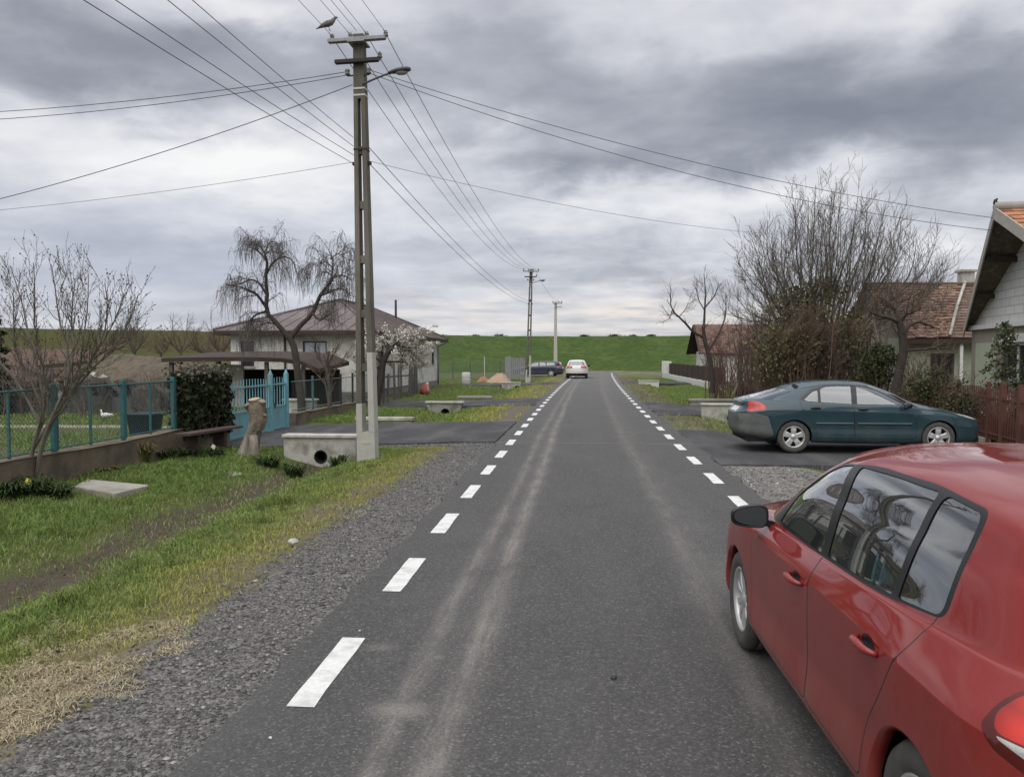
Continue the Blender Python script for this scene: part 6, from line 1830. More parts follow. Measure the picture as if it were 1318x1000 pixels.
def tile_roof(name, parent, e0, e1, r1, r0, rows, cols, colA, colB, rng, lip=0.03, wob=0.0, dark=0.15):
    """tiled slope: eave e0->e1, ridge r0->r1; every tile is a slightly tilted quad with its own tint"""
    e0, e1, r1, r0 = [np.array(p, float) for p in (e0, e1, r1, r0)]
    nrm = np.cross(e1 - e0, r0 - e0); nrm /= np.linalg.norm(nrm)
    if nrm[2] < 0: nrm = -nrm
    V = []; F = []; Cc = []
    def pt(u, v): return (e0 * (1 - u) + e1 * u) * (1 - v) + (r0 * (1 - u) + r1 * u) * v
    for i in range(rows):
        v0 = i / rows; v1 = min(1.0, (i + 1.25) / rows)
        for j in range(cols):
            sh = 0.5 / cols if i % 2 else 0
            u0 = max(0, j / cols - sh); u1 = min(1, (j + 0.985) / cols - sh + (0.02 / cols))
            if j == cols - 1: u1 = 1
            l = lip * (0.8 + 0.5 * rng.rand()) 
            w_ = wob * (fbm(np.array([u0 * 5]), np.array([v0 * 4]), 3)[0] - 0.5) * nrm
            b = len(V)
            V += [pt(u0, v0) + nrm * l + w_, pt(u1, v0) + nrm * l + w_, pt(u1, v1) + nrm * 0.004 + w_, pt(u0, v1) + nrm * 0.004 + w_, pt(u0, v0) + w_, pt(u1, v0) + w_]
            F += [(b, b + 1, b + 2, b + 3), (b + 4, b + 5, b + 1, b)]
            t = rng.rand(); c = np.array(colA) * (1 - t) + np.array(colB) * t
            c = c * (0.8 + 0.4 * rng.rand())
            if rng.rand() < dark: c = c * 0.55
            Cc += [np.append(c, 1)] * 6
    b = len(V)
    V += [pt(0, 0) - nrm * 0.05, pt(1, 0) - nrm * 0.05, pt(1, 1) - nrm * 0.05, pt(0, 1) - nrm * 0.05]; F.append((b + 3, b + 2, b + 1, b)); Cc += [np.array([.06, .045, .035, 1])] * 4
    F = np.array(F)
    return np_mesh(name, np.array(V), F, M['tint_stone'], False, parent, np.array(Cc))
RNG = np.random.RandomState(77)
M['house_roof'] = mat_noise('sheet_roof', (0.155, 0.125, 0.115), (0.115, 0.095, 0.09), 3, 0.8, 0.3, 0.01, c3=(0.19, 0.165, 0.16), s3=0.5)
M['wall_patchy'] = mat_noise('wall_patchy', (0.70, 0.685, 0.635), (0.54, 0.525, 0.475), 4, 0.9, 0.5, 0.02, c3=(0.38, 0.36, 0.315), s3=1.6)
def house_left():
    root = thing('hipped_roof_house', 'unfinished cream single storey house with low hipped brown roof behind the left fences', 'house', (0, 0, 0))
    x0, x1, y0, y1, zt = -14.9, -9.0, 33.0, 51.0, 2.85
    b = MB()
    fo = [(0.4, 1.0, 1.35, 2.45), (3.17, 4.22, 1.42, 2.45)]
    ro = [(2.0, 3.1, 1.2, 2.3), (6.5, 7.4, 1.2, 2.3), (10.0, 11.4, 1.2, 2.3), (15.4, 16.2, 1.3, 2.3)]
    wall_panel(b, (x0, y0), (1, 0), x1 - x0, 0.25, zt, 0.25, fo, (0, -1))
    b.build('wall', M['wall_patchy'], root)
    b = MB(); wall_panel(b, (x1, y0 + 0.25), (0, 1), y1 - y0 - 0.25, 0.25, zt, 0.25, ro, (1, 0)); b.build('wall', M['wall_patchy'], root)
    b = MB(); b.box(x0, x0 + 0.25, y0 + 0.252, y1, 0.25, zt); b.build('wall', M['wall_patchy'], root)
    b = MB(); b.box(x0 + 0.252, x1 - 0.252, y1 - 0.25, y1, 0.25, zt); b.build('wall', M['wall_patchy'], root)
    b = MB(); b.box(x0 - 0.03, x1 + 0.03, y0 - 0.03, y1 + 0.03, -0.5, 0.248); b.build('plinth', M['plinth'], root)
    b = MB(); b.box(x0 - 0.02, x0 + 0.35, y0 - 0.035, y0 - 0.003, 0.25, zt); b.build('pilaster', M['window_white'], root)
    for o in fo: window(root, (x0, y0), (1, 0), (0, -1), *o, frame='dark_frame', pane='pane_curtain' if o[0] > 2 else 'pane', mull=1 if o[0] > 2 else 0)
    for o in ro: window(root, (x1, y0 + 0.25), (0, 1), (1, 0), *o, frame='dark_frame', mull=0)
    d = MB(); d.tube([(x0 + 2.4, y0 - 0.06, 0.0), (x0 + 2.4, y0 - 0.06, 2.75)], 0.05, 8); d.build('downpipe', M['dark_frame'], root)
    # hipped roof
    ov = 0.55; ze = 2.86; zr = 4.62; xm = (x0 + x1) / 2 - 0.1
    A = [(x0 - ov, y0 - ov, ze), (x1 + ov, y0 - ov, ze), (x1 + ov, y1 + ov, ze), (x0 - ov, y1 + ov, ze)]; R0 = (xm, 39.5, zr); R1 = (xm, 45.0, zr)
    for nm, q, m in (('roof', (A[0], A[1], R0), 'house_roof'), ('roof', (A[1], A[2], R1, R0), 'house_roof'), ('roof', (A[2], A[3], R1), 'house_roof'), ('roof', (A[3], A[0], R0, R1), 'house_roof')):
        b = MB(); b.prism([Vector(p) for p in q], (0, 0, 0.05))
        # standing seams of the sheet roof
        e0, e1 = Vector(q[0]), Vector(q[1]); top = [Vector(p) for p in q[2:]]
        L_ = (e1 - e0).length; nn = int(L_ / 0.55)
        dn = (e1 - e0).normalized()
        for i in range(1, nn):
            p = e0 + dn * (L_ * i / nn)
            # climb perpendicular to the eave until a hip is met
            tl = [(t - e0).dot(dn) for t in top]; hgt = (top[0] - e0) - dn * (top[0] - e0).dot(dn)
            lo, hi = min(tl), max(tl); s = L_ * i / nn
            f = 1.0 if lo <= s <= hi else (s / lo if s < lo else (L_ - s) / (L_ - hi))
            b.bar(p + Vector((0, 0, 0.06)), p + hgt * f * 0.985 + Vector((0, 0, 0.06)), 0.035, 0.03)
        b.build(nm, M[m], root)
    for a_, e_ in ((A[0], R0), (A[1], R0), (A[2], R1), (A[3], R1), (R0, R1)):
        b = MB(); b.smooth = True; b.tube([Vector(a_) + Vector((0, 0, 0.075)), Vector(e_) + Vector((0, 0, 0.075))], 0.07, 6); b.build('ridge_cap', M['house_roof'], root)
    for i in range(4):
        a_, e_ = Vector(A[i]), Vector(A[(i + 1) % 4]); b = MB(); b.bar(a_ - Vector((0, 0, 0.07)), e_ - Vector((0, 0, 0.07)), 0.03, 0.16); b.build('fascia', M['wood_dark'], root)
    b = MB(); b.box(x0 - ov + 0.05, x1 + ov - 0.05, y0 - ov + 0.05, y1 + ov - 0.05, ze - 0.012, ze - 0.004); b.build('soffit', M['wall_patchy'], root)
    for q in (33.4 - .6, 51.4):
        g = MB(); g.tube([(x1 + .52, q + (.3 if q < 40 else -.3), 2.66), (x1 + 0.07, q + (.7 if q < 40 else -.9), 2.4), (x1 + 0.07, q + (.7 if q < 40 else -.9), 0.0)], 0.05, 6); g.build('downpipe', M['steel_grey'], root)
    c = MB(); c.tube([(-10.9, 47.0, 3.4), (-10.9, 47.0, 5.2)], 0.07, 8); c.build('flue_pipe', M['iron_dark'], root)
house_left()
def lean_to():
    root = thing('lean_to_shed', 'low dark lean-to with a sagging roof in front of the hipped roof house', 'shed', (0, 0, 0))
    pts = [(-14.25, 1.76), (-12.5, 1.79), (-11.0, 1.79), (-10.0, 1.76), (-9.3, 1.66), (-8.7, 1.40)]
    b = MB(); V = []; F = []
    for (x, z) in pts:
        V += [(x, 26.0, z - 0.02), (x, 26.0, z - 0.16), (x, 29.6, z + 0.06), (x, 29.6, z + 0.20)]
    for i in range(len(pts) - 1):
        a, c = i * 4, i * 4 + 4
        F += [(a + 1, c + 1, c, a), (a, c, c + 3, a + 3), (a + 2, c + 2, c + 1, a + 1), (a + 3, c + 3, c + 2, a + 2)]
    F += [(0, 3, 2, 1), tuple(len(V) - 4 + k for k in (0, 1, 2, 3))]
    b.add(V, F, False); b.build('roof', M['wood_dark'], root)
    for x in (-14.0, -12.3, -10.6, -9.3):
        b = MB(); zt = np.interp(x, [p[0] for p in pts], [p[1] for p in pts]); b.box(x - 0.06, x + 0.06, 26.15, 26.27, -0.3, zt - 0.17); b.build('post', M['wood_grey'], root)
    b = MB(); b.box(-14.1, -9.0, 29.3, 29.4, -0.3, 1.3); b.build('back_wall', M['wood_dark'], root)
    b = MB(); b.box(-14.0, -12.0, 27.5, 27.6, -0.3, 1.5); b.build('partition', M['white_wall'], root)
lean_to()
def low_wall():
    o = MB(); o.box(-10.4, -8.35, 30.2, 30.5, -0.3, 0.42, bev=0.03); o = o.build('garden_wall', M['concrete_pale'])
    tag(o, 'low pale terrace wall behind the wire fence beyond the gate', 'wall')
    o = MB(); o.box(-9.2, -8.25, 24.2, 24.5, -0.2, 0.38, bev=0.02); o.box(-9.3, -8.2, 24.15, 24.55, 0.382, 0.45, bev=0.015); o = o.build('concrete_trough', M['concrete_pale'])
    tag(o, 'pale concrete trough just behind the blue gate', 'trough')
low_wall()

def sheds():
    def sag_roof(parent, f, nx, ny, th, mat, name='roof'):
        b = MB(); V = []; F = []
        for k in range(2):
            for i in range(nx):
                for j in range(ny):
                    p = Vector(f(i / (nx - 1), j / (ny - 1))); p.z += 0.16 * mnoise.noise(Vector((p.x * 1.1, p.y * 1.3, 2))) + 0.07 * mnoise.noise(Vector((p.x * 3.5, p.y * 3.5, 7))) + 0.04 * mnoise.noise(Vector((p.x * 9, p.y * 9, 3)))
                    V.append((p.x, p.y, p.z - th * k))
        N_ = nx * ny
        for i in range(nx - 1):
            for j in range(ny - 1):
                a = i * ny + j; q = (a, a + ny, a + ny + 1, a + 1); F.append(q); F.append(tuple(N_ + x for x in q[::-1]))
        for i in range(nx - 1):
            a, c = i * ny, (i + 1) * ny; F.append((a, N_ + a, N_ + c, c)); a, c = a + ny - 1, c + ny - 1; F.append((c, N_ + c, N_ + a, a))
        for j in range(ny - 1):
            a, c = j, j + 1; F.append((c, N_ + c, N_ + a, a)); a, c = (nx-1)*ny + j, (nx-1)*ny + j + 1; F.append((a, N_ + a, N_ + c, c))
        b.add(V, F, False); return b.build(name, M[mat], parent)
    M['shed_tiles'] = mat_noise('shed_tiles', (0.175, 0.105, 0.078), (0.115, 0.075, 0.058), 7, 0.95, 1.0, 0.04, c3=(0.085, 0.07, 0.055), s3=1.3)
    r1 = thing('tumbledown_shed', 'collapsing shed with sunken reddish tiled roof at the left edge', 'shed', (0, 0, 0))
    sag_roof(r1, lambda u, v: (-24.5 + 6.3 * u, 26.2 + 4.2 * v, 0.95 + 1.35 * v - 0.25 * math.sin(u * 3.1) * v), 60, 26, 0.10, 'shed_tiles')
    b = MB(); b.box(-24.3, -18.6, 26.5, 26.62, -0.4, 0.95); b.build('wall', M['wood_grey'], r1)
    b = MB(); b.box(-18.7, -18.55, 26.62, 30.2, -0.4, 1.2); b.build('wall', M['wood_grey'], r1)
    b = MB(); b.box(-24.0, -18.9, 30.2, 30.3, -0.4, 1.9); b.build('wall', M['wood_grey'], r1)
    r2 = thing('thatch_shed', 'sagging brown straw roofed shed with wooden side wall left of the ivy', 'shed', (0, 0, 0))
    sag_roof(r2, lambda u, v: (-17.9 + 4.0 * u, 25.9 + 4.6 * v, 1.10 + 0.75 * math.sin(min(1, v * 1.3) * 1.57) - 0.50 * u ** 1.4 - 0.22 * math.sin(u * 7) * (1 - v)), 44, 30, 0.14, 'straw_roof')
    b = MB()
    for i in range(9):
        x = -15.35 + 0.115 * i; b.box(x, x + 0.108, 26.02 + 0.006 * (i % 2), 26.06 + 0.006 * (i % 2), -0.4, 0.96 - 0.03 * (i % 3))
    b.build('board_wall', M['wood_old'], r2)
    b = MB(); b.box(-17.6, -15.4, 26.6, 26.7, -0.4, 0.95); b.build('wall', M['wood_grey'], r2)
    b = MB(); b.box(-14.35, -14.22, 26.1, 30.2, -0.4, 0.9); b.build('wall', M['wood_grey'], r2)
    rng = random.Random(8)
    r3 = thing('board_fence', 'low fence of weathered grey boards across the yard in front of the sheds', 'fence', (0, 0, 0))
    b = MB(); x = -22.0
    while x < -13.6:
        w_ = rng.uniform(0.14, 0.2); b.box(x, x + w_ - 0.012, 24.6 + rng.uniform(0, 0.02), 24.63, -0.3, 0.45 + rng.uniform(-0.05, 0.07)); x += w_
    b.build('boards', M['wood_grey'], r3)
    b = MB(); b.bar((-22, 24.66, 0.30), (-13.6, 24.66, 0.26), 0.04, 0.08); b.build('rail', M['wood_grey'], r3)
    o = MB(); o.bar((-16.6, 24.2, -0.3), (-16.5, 24.2, 1.55), 0.05, 0.05, (0, 1, 0)); o = o.build('wooden_stake', M['limewash']); tag(o, 'slim pale stake standing in the yard behind the tub', 'stake')
    rng = random.Random(31)
    for i, (px_, py_, Yy, ln, an, mt) in enumerate(((20, 500, 25.3, 2.6, 0.5, 'wood_grey'), (60, 488, 25.6, 2.2, 2.5, 'wood_old'), (95, 494, 25.2, 2.4, 0.25, 'wood_grey'), (40, 478, 26.6, 2.0, 2.8, 'wood_old'), (120, 486, 25.5, 1.6, 0.9, 'limewash'), (150, 500, 25.2, 1.3, 2.2, 'wood_grey'), (80, 470, 27.2, 1.8, 0.15, 'wood_dark'))):
        c_ = atY(px_, py_, Yy); d_ = Vector((math.cos(an), 0.15, math.sin(an) * 0.55)) * ln / 2
        b = MB(); b.bar(-d_, d_, 0.05, 0.14); o = b.build('loose_plank', M[mt]); o.location = c_
        tag(o, ['long grey plank leaning at the left end of the tumbledown shed', 'brown plank sloping the other way below the sunken tiles', 'flat lying grey plank before the straw roof', 'short brown plank lying on the sunken tiles', 'pale whitened plank propped against the straw roofed shed', 'short grey plank tilted beside the goose', 'dark beam lying across the ridge between the sheds'][i], 'plank')
    for i, (px_, py_, Yy, sx, sz) in enumerate(((120, 484, 25.7, 0.45, 0.10), (190, 507, 25.4, 0.42, 0.3), (70, 512, 25.1, 0.3, 0.28))):
        c_ = atY(px_, py_, Yy); b = MB(); V = []; F = []; n_ = 9
        for a in range(n_):
            for q in range(n_):
                V.append((sx * (a / 4 - 1), 0.3 * (q / 4 - 1), sz * (1 - (a / 4 - 1) ** 2 * .7 - (q / 4 - 1) ** 2 * .3) + 0.06 * mnoise.noise(Vector((a * .9, q * .9, i * 5)))))
        for a in range(n_ - 1):
            for q in range(n_ - 1): F.append((a*n_ + q, (a+1)*n_ + q, (a+1)*n_ + q + 1, a*n_ + q + 1))
        b.add(V, F); o = b.build('plastic_sheet', M[('concrete_pale', 'tarp', 'concrete')[i]]); o.location = c_; o.rotation_euler = (0.1, 0.25, 0.3)
        tag(o, ['crumpled pale sheet on the eave of the straw roofed shed', 'dark crumpled sheet by the wooden side wall of the straw shed', 'grey crumpled sheet in front of the tumbledown shed'][i], 'sheet')
sheds()

# ---- right-hand houses
def house_right():
    u = Vector((0.134, 0.991, 0)).normalized(); n = Vector((-u.y, u.x, 0))
    W0 = Vector((10.32, 20.0, 0))
    Mx = Matrix(((u.x, n.x, 0, W0.x), (u.y, n.y, 0, W0.y), (0, 0, 1, 0), (0, 0, 0, 1)))   # local: s along wall (away from camera), o outward to the road
    root = thing('white_gable_house', 'white gabled house with overhanging tiled roof at the right edge', 'house', (0, 0, 0))
    L = lambda s, o, z: Mx @ Vector((s, o, z))
    sa = -1.95; hw = 4.10; za = 4.98; ze = 2.60
    slope = (za - ze) / hw
    wh = 4.02
    # gable: brick triangle painted white
    m, nt, bs = new_mat('white_brick')
    tc = nt.new('ShaderNodeTexCoord').outputs['Object']
    sp_ = nt.new('ShaderNodeSeparateXYZ'); nt.l.new(tc, sp_.inputs[0])
    al = nt.math('ADD', nt.math('MULTIPLY', sp_.outputs[0], 0.134), nt.math('MULTIPLY', sp_.outputs[1], 0.991))
    br = nt.new('ShaderNodeTexBrick'); nt.l.new(nt.new('ShaderNodeCombineXYZ', ins={0: al, 1: sp_.outputs[2], 2: 0.0}).outputs[0], br.inputs[0])
    br.inputs['Color1'].default_value = (0.70, 0.69, 0.66, 1); br.inputs['Color2'].default_value = (0.62, 0.61, 0.59, 1); br.inputs['Mortar'].default_value = (0.42, 0.41, 0.40, 1)
    br.inputs['Scale'].default_value = 1.0; br.inputs['Brick Width'].default_value = 0.52; br.inputs['Row Height'].default_value = 0.20; br.inputs['Mortar Size'].default_value = 0.012
    nn = nt.noise(tc, 2.2, 5); nt.l.new(nt.mix(nt.mrange(nn, 0.45, 0.75, 0, 0.4), br.outputs['Color'], (0.50, 0.49, 0.47, 1)), bs.inputs['Base Color']); bs.inputs['Roughness'].default_value = 0.9
    nt.l.new(nt.bump(br.outputs['Fac'], -0.5, 0.01), bs.inputs['Normal'])
    b = MB(); zg = 2.62
    tri = [L(sa - wh, 0, zg), L(sa + wh, 0, zg), L(sa, 0, zg + slope * wh)]
    b.prism(tri, n * -0.25); b.build('gable_wall', m, root)
    c = MB(); c.box(sa - wh - 0.03, sa + wh + 0.06, -0.2, 0.10, 2.50, 2.617, M=Mx); c.build('cornice', M['window_white'], root)
    aw = MB(); aw.box(-2.55, -1.62, 0.003, 0.05, 3.55, 4.22, M=Mx); awo = aw.build('attic_window', M['dark_frame'], root)
    aw = MB(); aw.box(-2.48, -1.69, 0.051, 0.056, 3.62, 4.15, M=Mx); aw.build('pane', M['pane'], awo)
    # lower wall with window
    win = [(1.0, 2.0)]
    b = MB(); S0 = sa - wh
    o1 = (sa - wh + 0.55, sa - wh + 2.22, 1.22, 2.12)
    P0 = L(0, 0, 0)
    M['wall_khaki'] = mat_noise('wall_khaki', (0.30, 0.27, 0.215), (0.25, 0.225, 0.18), 4, 0.9, 0.2, 0.006)
    M['wall_palegreen'] = mat_noise('wall_palegreen', (0.43, 0.46, 0.35), (0.36, 0.39, 0.29), 4, 0.9, 0.2, 0.006)
    wall_panel(b, L(S0, 0, 0), u, wh * 2, -0.4, 2.498, 0.25, [(4.36, 6.02, 1.22, 2.13)], n)
    b.build('wall', M['wall_khaki'], root)
    pz = MB(); pz.box(S0 + 6.30, S0 + wh * 2 - 0.35, 0.003, 0.02, 0.6, 2.15, M=Mx); pz.build('wall_panel', M['wall_palegreen'], root)
    window(root, L(S0, 0, 0), u, n, 4.36, 6.02, 1.22, 2.13, mull=1, fw=0.07)
    li = MB(); li.box(S0 + 4.24, S0 + 6.16, 0.002, 0.05, 2.135, 2.33, M=Mx); li.build('lintel', M['window_white'], root)
    li = MB(); li.box(S0 + 4.24, S0 + 4.357, 0.002, 0.04, 1.2, 2.13, M=Mx); li.build('window_surround', M['window_white'], root)
    # long sides and back
    for s0, s1 in ((sa - wh, sa - wh + 0.25), (sa + wh - 0.25, sa + wh)):
        b = MB(); b.box(s0, s1, -9.0, -0.252, -0.4, 2.6, M=Mx); b.build('wall', M['wall_khaki'], root)
    b = MB(); b.box(sa - wh + 0.252, sa + wh - 0.252, -9.0, -8.75, -0.4, 2.6, M=Mx); b.build('wall', M['wall_khaki'], root)
    b = MB(); b.prism([L(sa - wh, -8.75, 2.602), L(sa + wh, -8.75, 2.602), L(sa, -8.75, 2.602 + slope * wh)], n * -0.25); b.build('gable_wall', m, root)
    # roof slopes with rake overhang
    ov = 0.9; oe = 0.14          # the overhang is deep at the ridge and shallow at the eaves
    def E(sg, ex, o, dz=0.0): return L(sa + sg * (hw + ex), o, ze - slope * ex + dz)
    for sg in (1, -1):
        tile_roof('roof', root, E(sg, 0.06, oe), E(sg, 0.06, -9.4), L(sa, -9.4, za), L(sa, ov, za + 0.06), 22, 58, (0.46, 0.20, 0.10) if sg > 0 else (0.44, 0.21, 0.115), (0.34, 0.155, 0.09), RNG)
        b = MB(); d = Vector((0, 0, -0.055))
        q = [L(sa, ov, za + 0.06) + d, E(sg, 0.06, oe) + d, E(sg, 0.06, 0.0) + d, L(sa, 0.0, za) + d]
        b.prism(q, (0, 0, -0.03)); b.build('soffit_boards', M['wood_old'], root)
        if 'barge' not in M: M['barge'] = mat_noise('barge_board', (0.42, 0.39, 0.345), (0.33, 0.305, 0.27), 6, 0.8, 0.2, 0.005)
        p0 = L(sa, ov + 0.003, za + 0.105); p1 = E(sg, 0.08, oe + 0.003, 0.045)
        b = MB(); b.prism([p0, p1, p1 - Vector((0, 0, 0.27)), p0 - Vector((0, 0, 0.27))], n * 0.03); b.build('barge_board', M['barge'], root)
        for f in (0.30, 0.62):
            p = MB(); s = sa + sg * hw * f; z = za - slope * hw * f - 0.21; oo_ = ov + (oe - ov) * f; p.box(s - 0.06, s + 0.06, 0.001, oo_ - 0.03, z - 0.05, z + 0.07, M=Mx); p.build('purlin', M['wood_dark'], root)
    r = MB(); r.smooth = True; r.tube([L(sa, ov + 0.02, za + 0.11), L(sa, -9.4, za + 0.05)], 0.10, 8); r.build('ridge_tiles', M['barge'], root)
    k = MB(); k.smooth = True; k.tube([L(sa, ov, za + 0.17), L(sa, ov, za + 0.25), L(sa, ov - 0.04, za + 0.28)], [0.05, 0.035, 0.02], 6); k.build('finial', M['iron_dark'], root)
house_right()
def house_mid():
    root = thing('terracotta_roof_house', 'low old house with terracotta tiled roof behind the pruned tree on the right', 'house', (0, 0, 0))
    b = MB(); wall_panel(b, (11.3, 28.0), (1, 0), 8.7, -0.3, 2.45, 0.25, [(0.8, 1.6, 0.9, 1.9), (2.7, 3.6, 0.9, 1.9)], (0, -1)); b.build('wall', M['wall_palegreen'], root)
    window(root, (11.3, 28.0), (1, 0), (0, -1), 0.8, 1.6, 0.9, 1.9, frame='wood_grey'); window(root, (11.3, 28.0), (1, 0), (0, -1), 2.7, 3.6, 0.9, 1.9, frame='wood_grey')
    b = MB(); b.box(11.3, 11.55, 28.252, 34.0, -0.3, 2.45); b.build('wall', M['wall_palegreen'], root)
    b = MB(); b.box(11.552, 20.0, 33.75, 34.0, -0.3, 2.45); b.build('wall', M['wall_palegreen'], root)
    b = MB(); b.box(19.75, 20.0, 28.252, 33.748, -0.3, 2.45); b.build('wall', M['wall_palegreen'], root)
    b = MB(); b.prism([(11.32, 28.1, 2.452), (11.32, 33.9, 2.452), (11.32, 31.0, 4.36)], (0.22, 0, 0)); b.build('gable_wall', M['wall_khaki'], root)
    b = MB(); b.prism([(19.76, 28.1, 2.452), (19.76, 33.9, 2.452), (19.76, 31.0, 4.36)], (0.22, 0, 0)); b.build('gable_wall', M['wall_khaki'], root)
    A, B = (0.225, 0.14, 0.103), (0.165, 0.11, 0.084); D, E = (0.19, 0.13, 0.10), (0.14, 0.10, 0.08)
    tile_roof('roof', root, (10.9, 27.45, 2.42), (12.45, 27.45, 2.42), (14.6, 31.0, 4.50), (11.0, 31.0, 4.50), 19, 13, A, B, RNG, wob=0.12)
    tile_roof('roof', root, (12.47, 27.45, 2.44), (20.2, 27.45, 2.44), (20.2, 31.0, 4.50), (14.62, 31.0, 4.50), 19, 26, D, E, RNG, wob=0.12)
    tile_roof('roof', root, (20.2, 34.5, 2.42), (10.9, 34.5, 2.42), (11.0, 31.0, 4.50), (20.2, 31.0, 4.50), 14, 26, A, B, RNG)
    b = MB(); b.smooth = True; b.tube([(12.46, 27.4, 2.52), (13.5, 29.2, 3.58), (14.61, 31.0, 4.60)], 0.055, 7); b.build('hip_tiles', M['concrete_pale'], root)
    b = MB(); b.smooth = True; b.tube([(10.9, 31.0, 4.54), (15, 31.0, 4.50), (20.2, 31.0, 4.54)], 0.085, 7); b.build('ridge_tiles', M['shed_tiles'], root)
    b = MB(); b.box(14.65, 15.1, 31.3, 31.75, 3.9, 5.0, bev=0.02); b.box(14.6, 15.15, 31.25, 31.8, 5.002, 5.09); b.build('chimney', M['concrete_pale'], root)
    b = MB(); b.bar((10.95, 27.42, 2.30), (20.1, 27.42, 2.30), 0.03, 0.16); b.build('fascia', M['wood_dark'], root)
    for x in (12.9, 14.6):
        b = MB(); b.box(x - 0.05, x + 0.05, 27.5, 27.6, -0.2, 2.3); b.build('porch_post', M['window_white'], root)
house_mid()
def house_far():
    root = thing('far_gable_house', 'distant red roofed house with dark gable behind the brown panel fence', 'house', (0, 0, 0))
    b = MB(); b.box(9.5, 9.75, 57.7, 63.3, -0.3, 2.15); b.build('wall', M['white_wall'], root)
    b = MB(); b.box(9.752, 19, 57.7, 57.95, -0.3, 2.15); b.build('wall', M['white_wall'], root)
    b = MB(); b.box(9.752, 19, 63.05, 63.3, -0.3, 2.15); b.build('wall', M['white_wall'], root)
    b = MB(); b.prism([(9.55, 57.75, 2.152), (9.55, 63.25, 2.152), (9.55, 60.5, 4.02)], (0.2, 0, 0)); b.build('gable_wall', M['wood_grey'], root)
    window(root, (9.5, 57.7), (0, 1), (-1, 0), 2.2, 3.2, 0.8, 1.8)
    A, B = (0.185, 0.115, 0.09), (0.14, 0.092, 0.076)
    tile_roof('roof', root, (8.95, 57.2, 2.0), (19.5, 57.2, 2.0), (19.5, 60.5, 4.2), (8.95, 60.5, 4.2), 12, 26, A, B, RNG)
    tile_roof('roof', root, (19.5, 63.8, 2.0), (8.95, 63.8, 2.0), (8.95, 60.5, 4.2), (19.5, 60.5, 4.2), 12, 26, A, B, RNG)
    for y in (57.15, 63.85):
        b = MB(); b.bar((8.93, 60.5, 4.16), (8.93, y, 1.95), 0.05, 0.28, (1, 0, 0)); b.build('barge_board', M['wood_dark'], root)
house_far()
def outbuilding():
    root = thing('white_outbuilding', 'small white outbuilding glimpsed through the hedge behind the teal car', 'outbuilding', (11.6, 36.0, -0.2))
    b = MB(); b.box(0, 2.6, 0, 2.4, 0, 1.9); b.build('wall', M['white_wall'], root)
    b = MB(); b.prism([(-0.2, -0.2, 1.91), (2.8, -0.2, 1.91), (2.8, 2.6, 2.3), (-0.2, 2.6, 2.3)], (0, 0, 0.08)); b.build('roof', M['shed_tiles'], root)
    b = MB(); b.box(0.9, 1.6, -0.03, -0.002, 0.02, 1.6); b.build('door', M['wood_old'], root)
outbuilding()

# ---- right-hand fences
def fence_panels():
    root = thing('panel_fence', 'brown panel fence on a white base wall far along the right side', 'fence', (0, 0, 0))
    X = 7.75
    rough_wall(root, X - 0.12, X + 0.12, 42.0, 70.5, -0.3, lambda t: 0.30, 'barrel', n=40)
    y = 42.0; i = 0
    while y < 66:
        b = MB()
        for k in range(12):
            yy = y + 0.1 + k * 0.165; b.box(X - 0.02 - 0.004 * (k % 2), X + 0.02, yy, yy + 0.15, 0.34, 1.15 + 0.02 * (k % 3))
        b.build('panel', M['wood_dark'], root)
        b = MB(); b.box(X - 0.07, X + 0.07, y - 0.07, y + 0.07, 0.31, 1.22); b.build('post', M['dark_frame'], root)
        y += 2.25
    for y in (66.3, 67.6, 69.0, 70.3):
        b = MB(); b.box(X - 0.17, X + 0.17, y - 0.17, y + 0.17, 0.302, 1.35, bev=0.02); b.build('gate_pier', M['barrel'], root)
fence_panels()
def fence_iron():
    root = thing('iron_fence', 'rusty brown iron picket fence in front of the white gabled house', 'fence', (0, 0, 0))
    u = Vector((0.134, 0.991, 0)).normalized(); P0 = Vector((8.45, 16.3, 0))
    def at(s, z, o=0): return P0 + u * s + Vector((-u.y, u.x, 0)) * o + Vector((0, 0, z))
    for s in (-2.9, -0.85, 0.0, 0.75, 2.6, 4.5, 6.4):
        b = MB(); w_ = 0.09 if s in (0.0, -0.85) else 0.06; b.bar(at(s, -0.2), at(s, 1.28), w_, w_, (u.x, u.y, 0)); b.build('post', M['brown_iron'], root)
    for s0, s1 in ((-2.87, -0.9), (-0.8, -0.05), (0.05, 0.72), (0.79, 2.57), (2.63, 4.47), (4.53, 6.37)):
        b = MB(); b.bar(at(s0, 0.22), at(s1, 0.22), 0.03, 0.035); b.bar(at(s0, 0.95), at(s1, 0.95), 0.03, 0.035)
        n = int((s1 - s0) / 0.11)
        for i in range(1, n):
            s = s0 + (s1 - s0) * i / n; h = 1.12 + 0.06 * math.sin(math.pi * i / n); b.bar(at(s, 0.10), at(s, h), 0.022, 0.022, (u.x, u.y, 0))
        if s0 > 0.7 or s0 < -2:
            pass
        p = b.build('panel', M['brown_iron'], root)
        q = MB(); q.bar(at(s0, 0.33, -0.02), at(s1, 0.33, -0.02), 0.008, 0.42); q.build('sheet', M['brown_iron'], p)
    b = MB(); b.bar(at(0.8, -0.05), at(6.4, -0.05), 0.16, 0.30); b.build('base_wall', M['concrete'], root)
fence_iron()

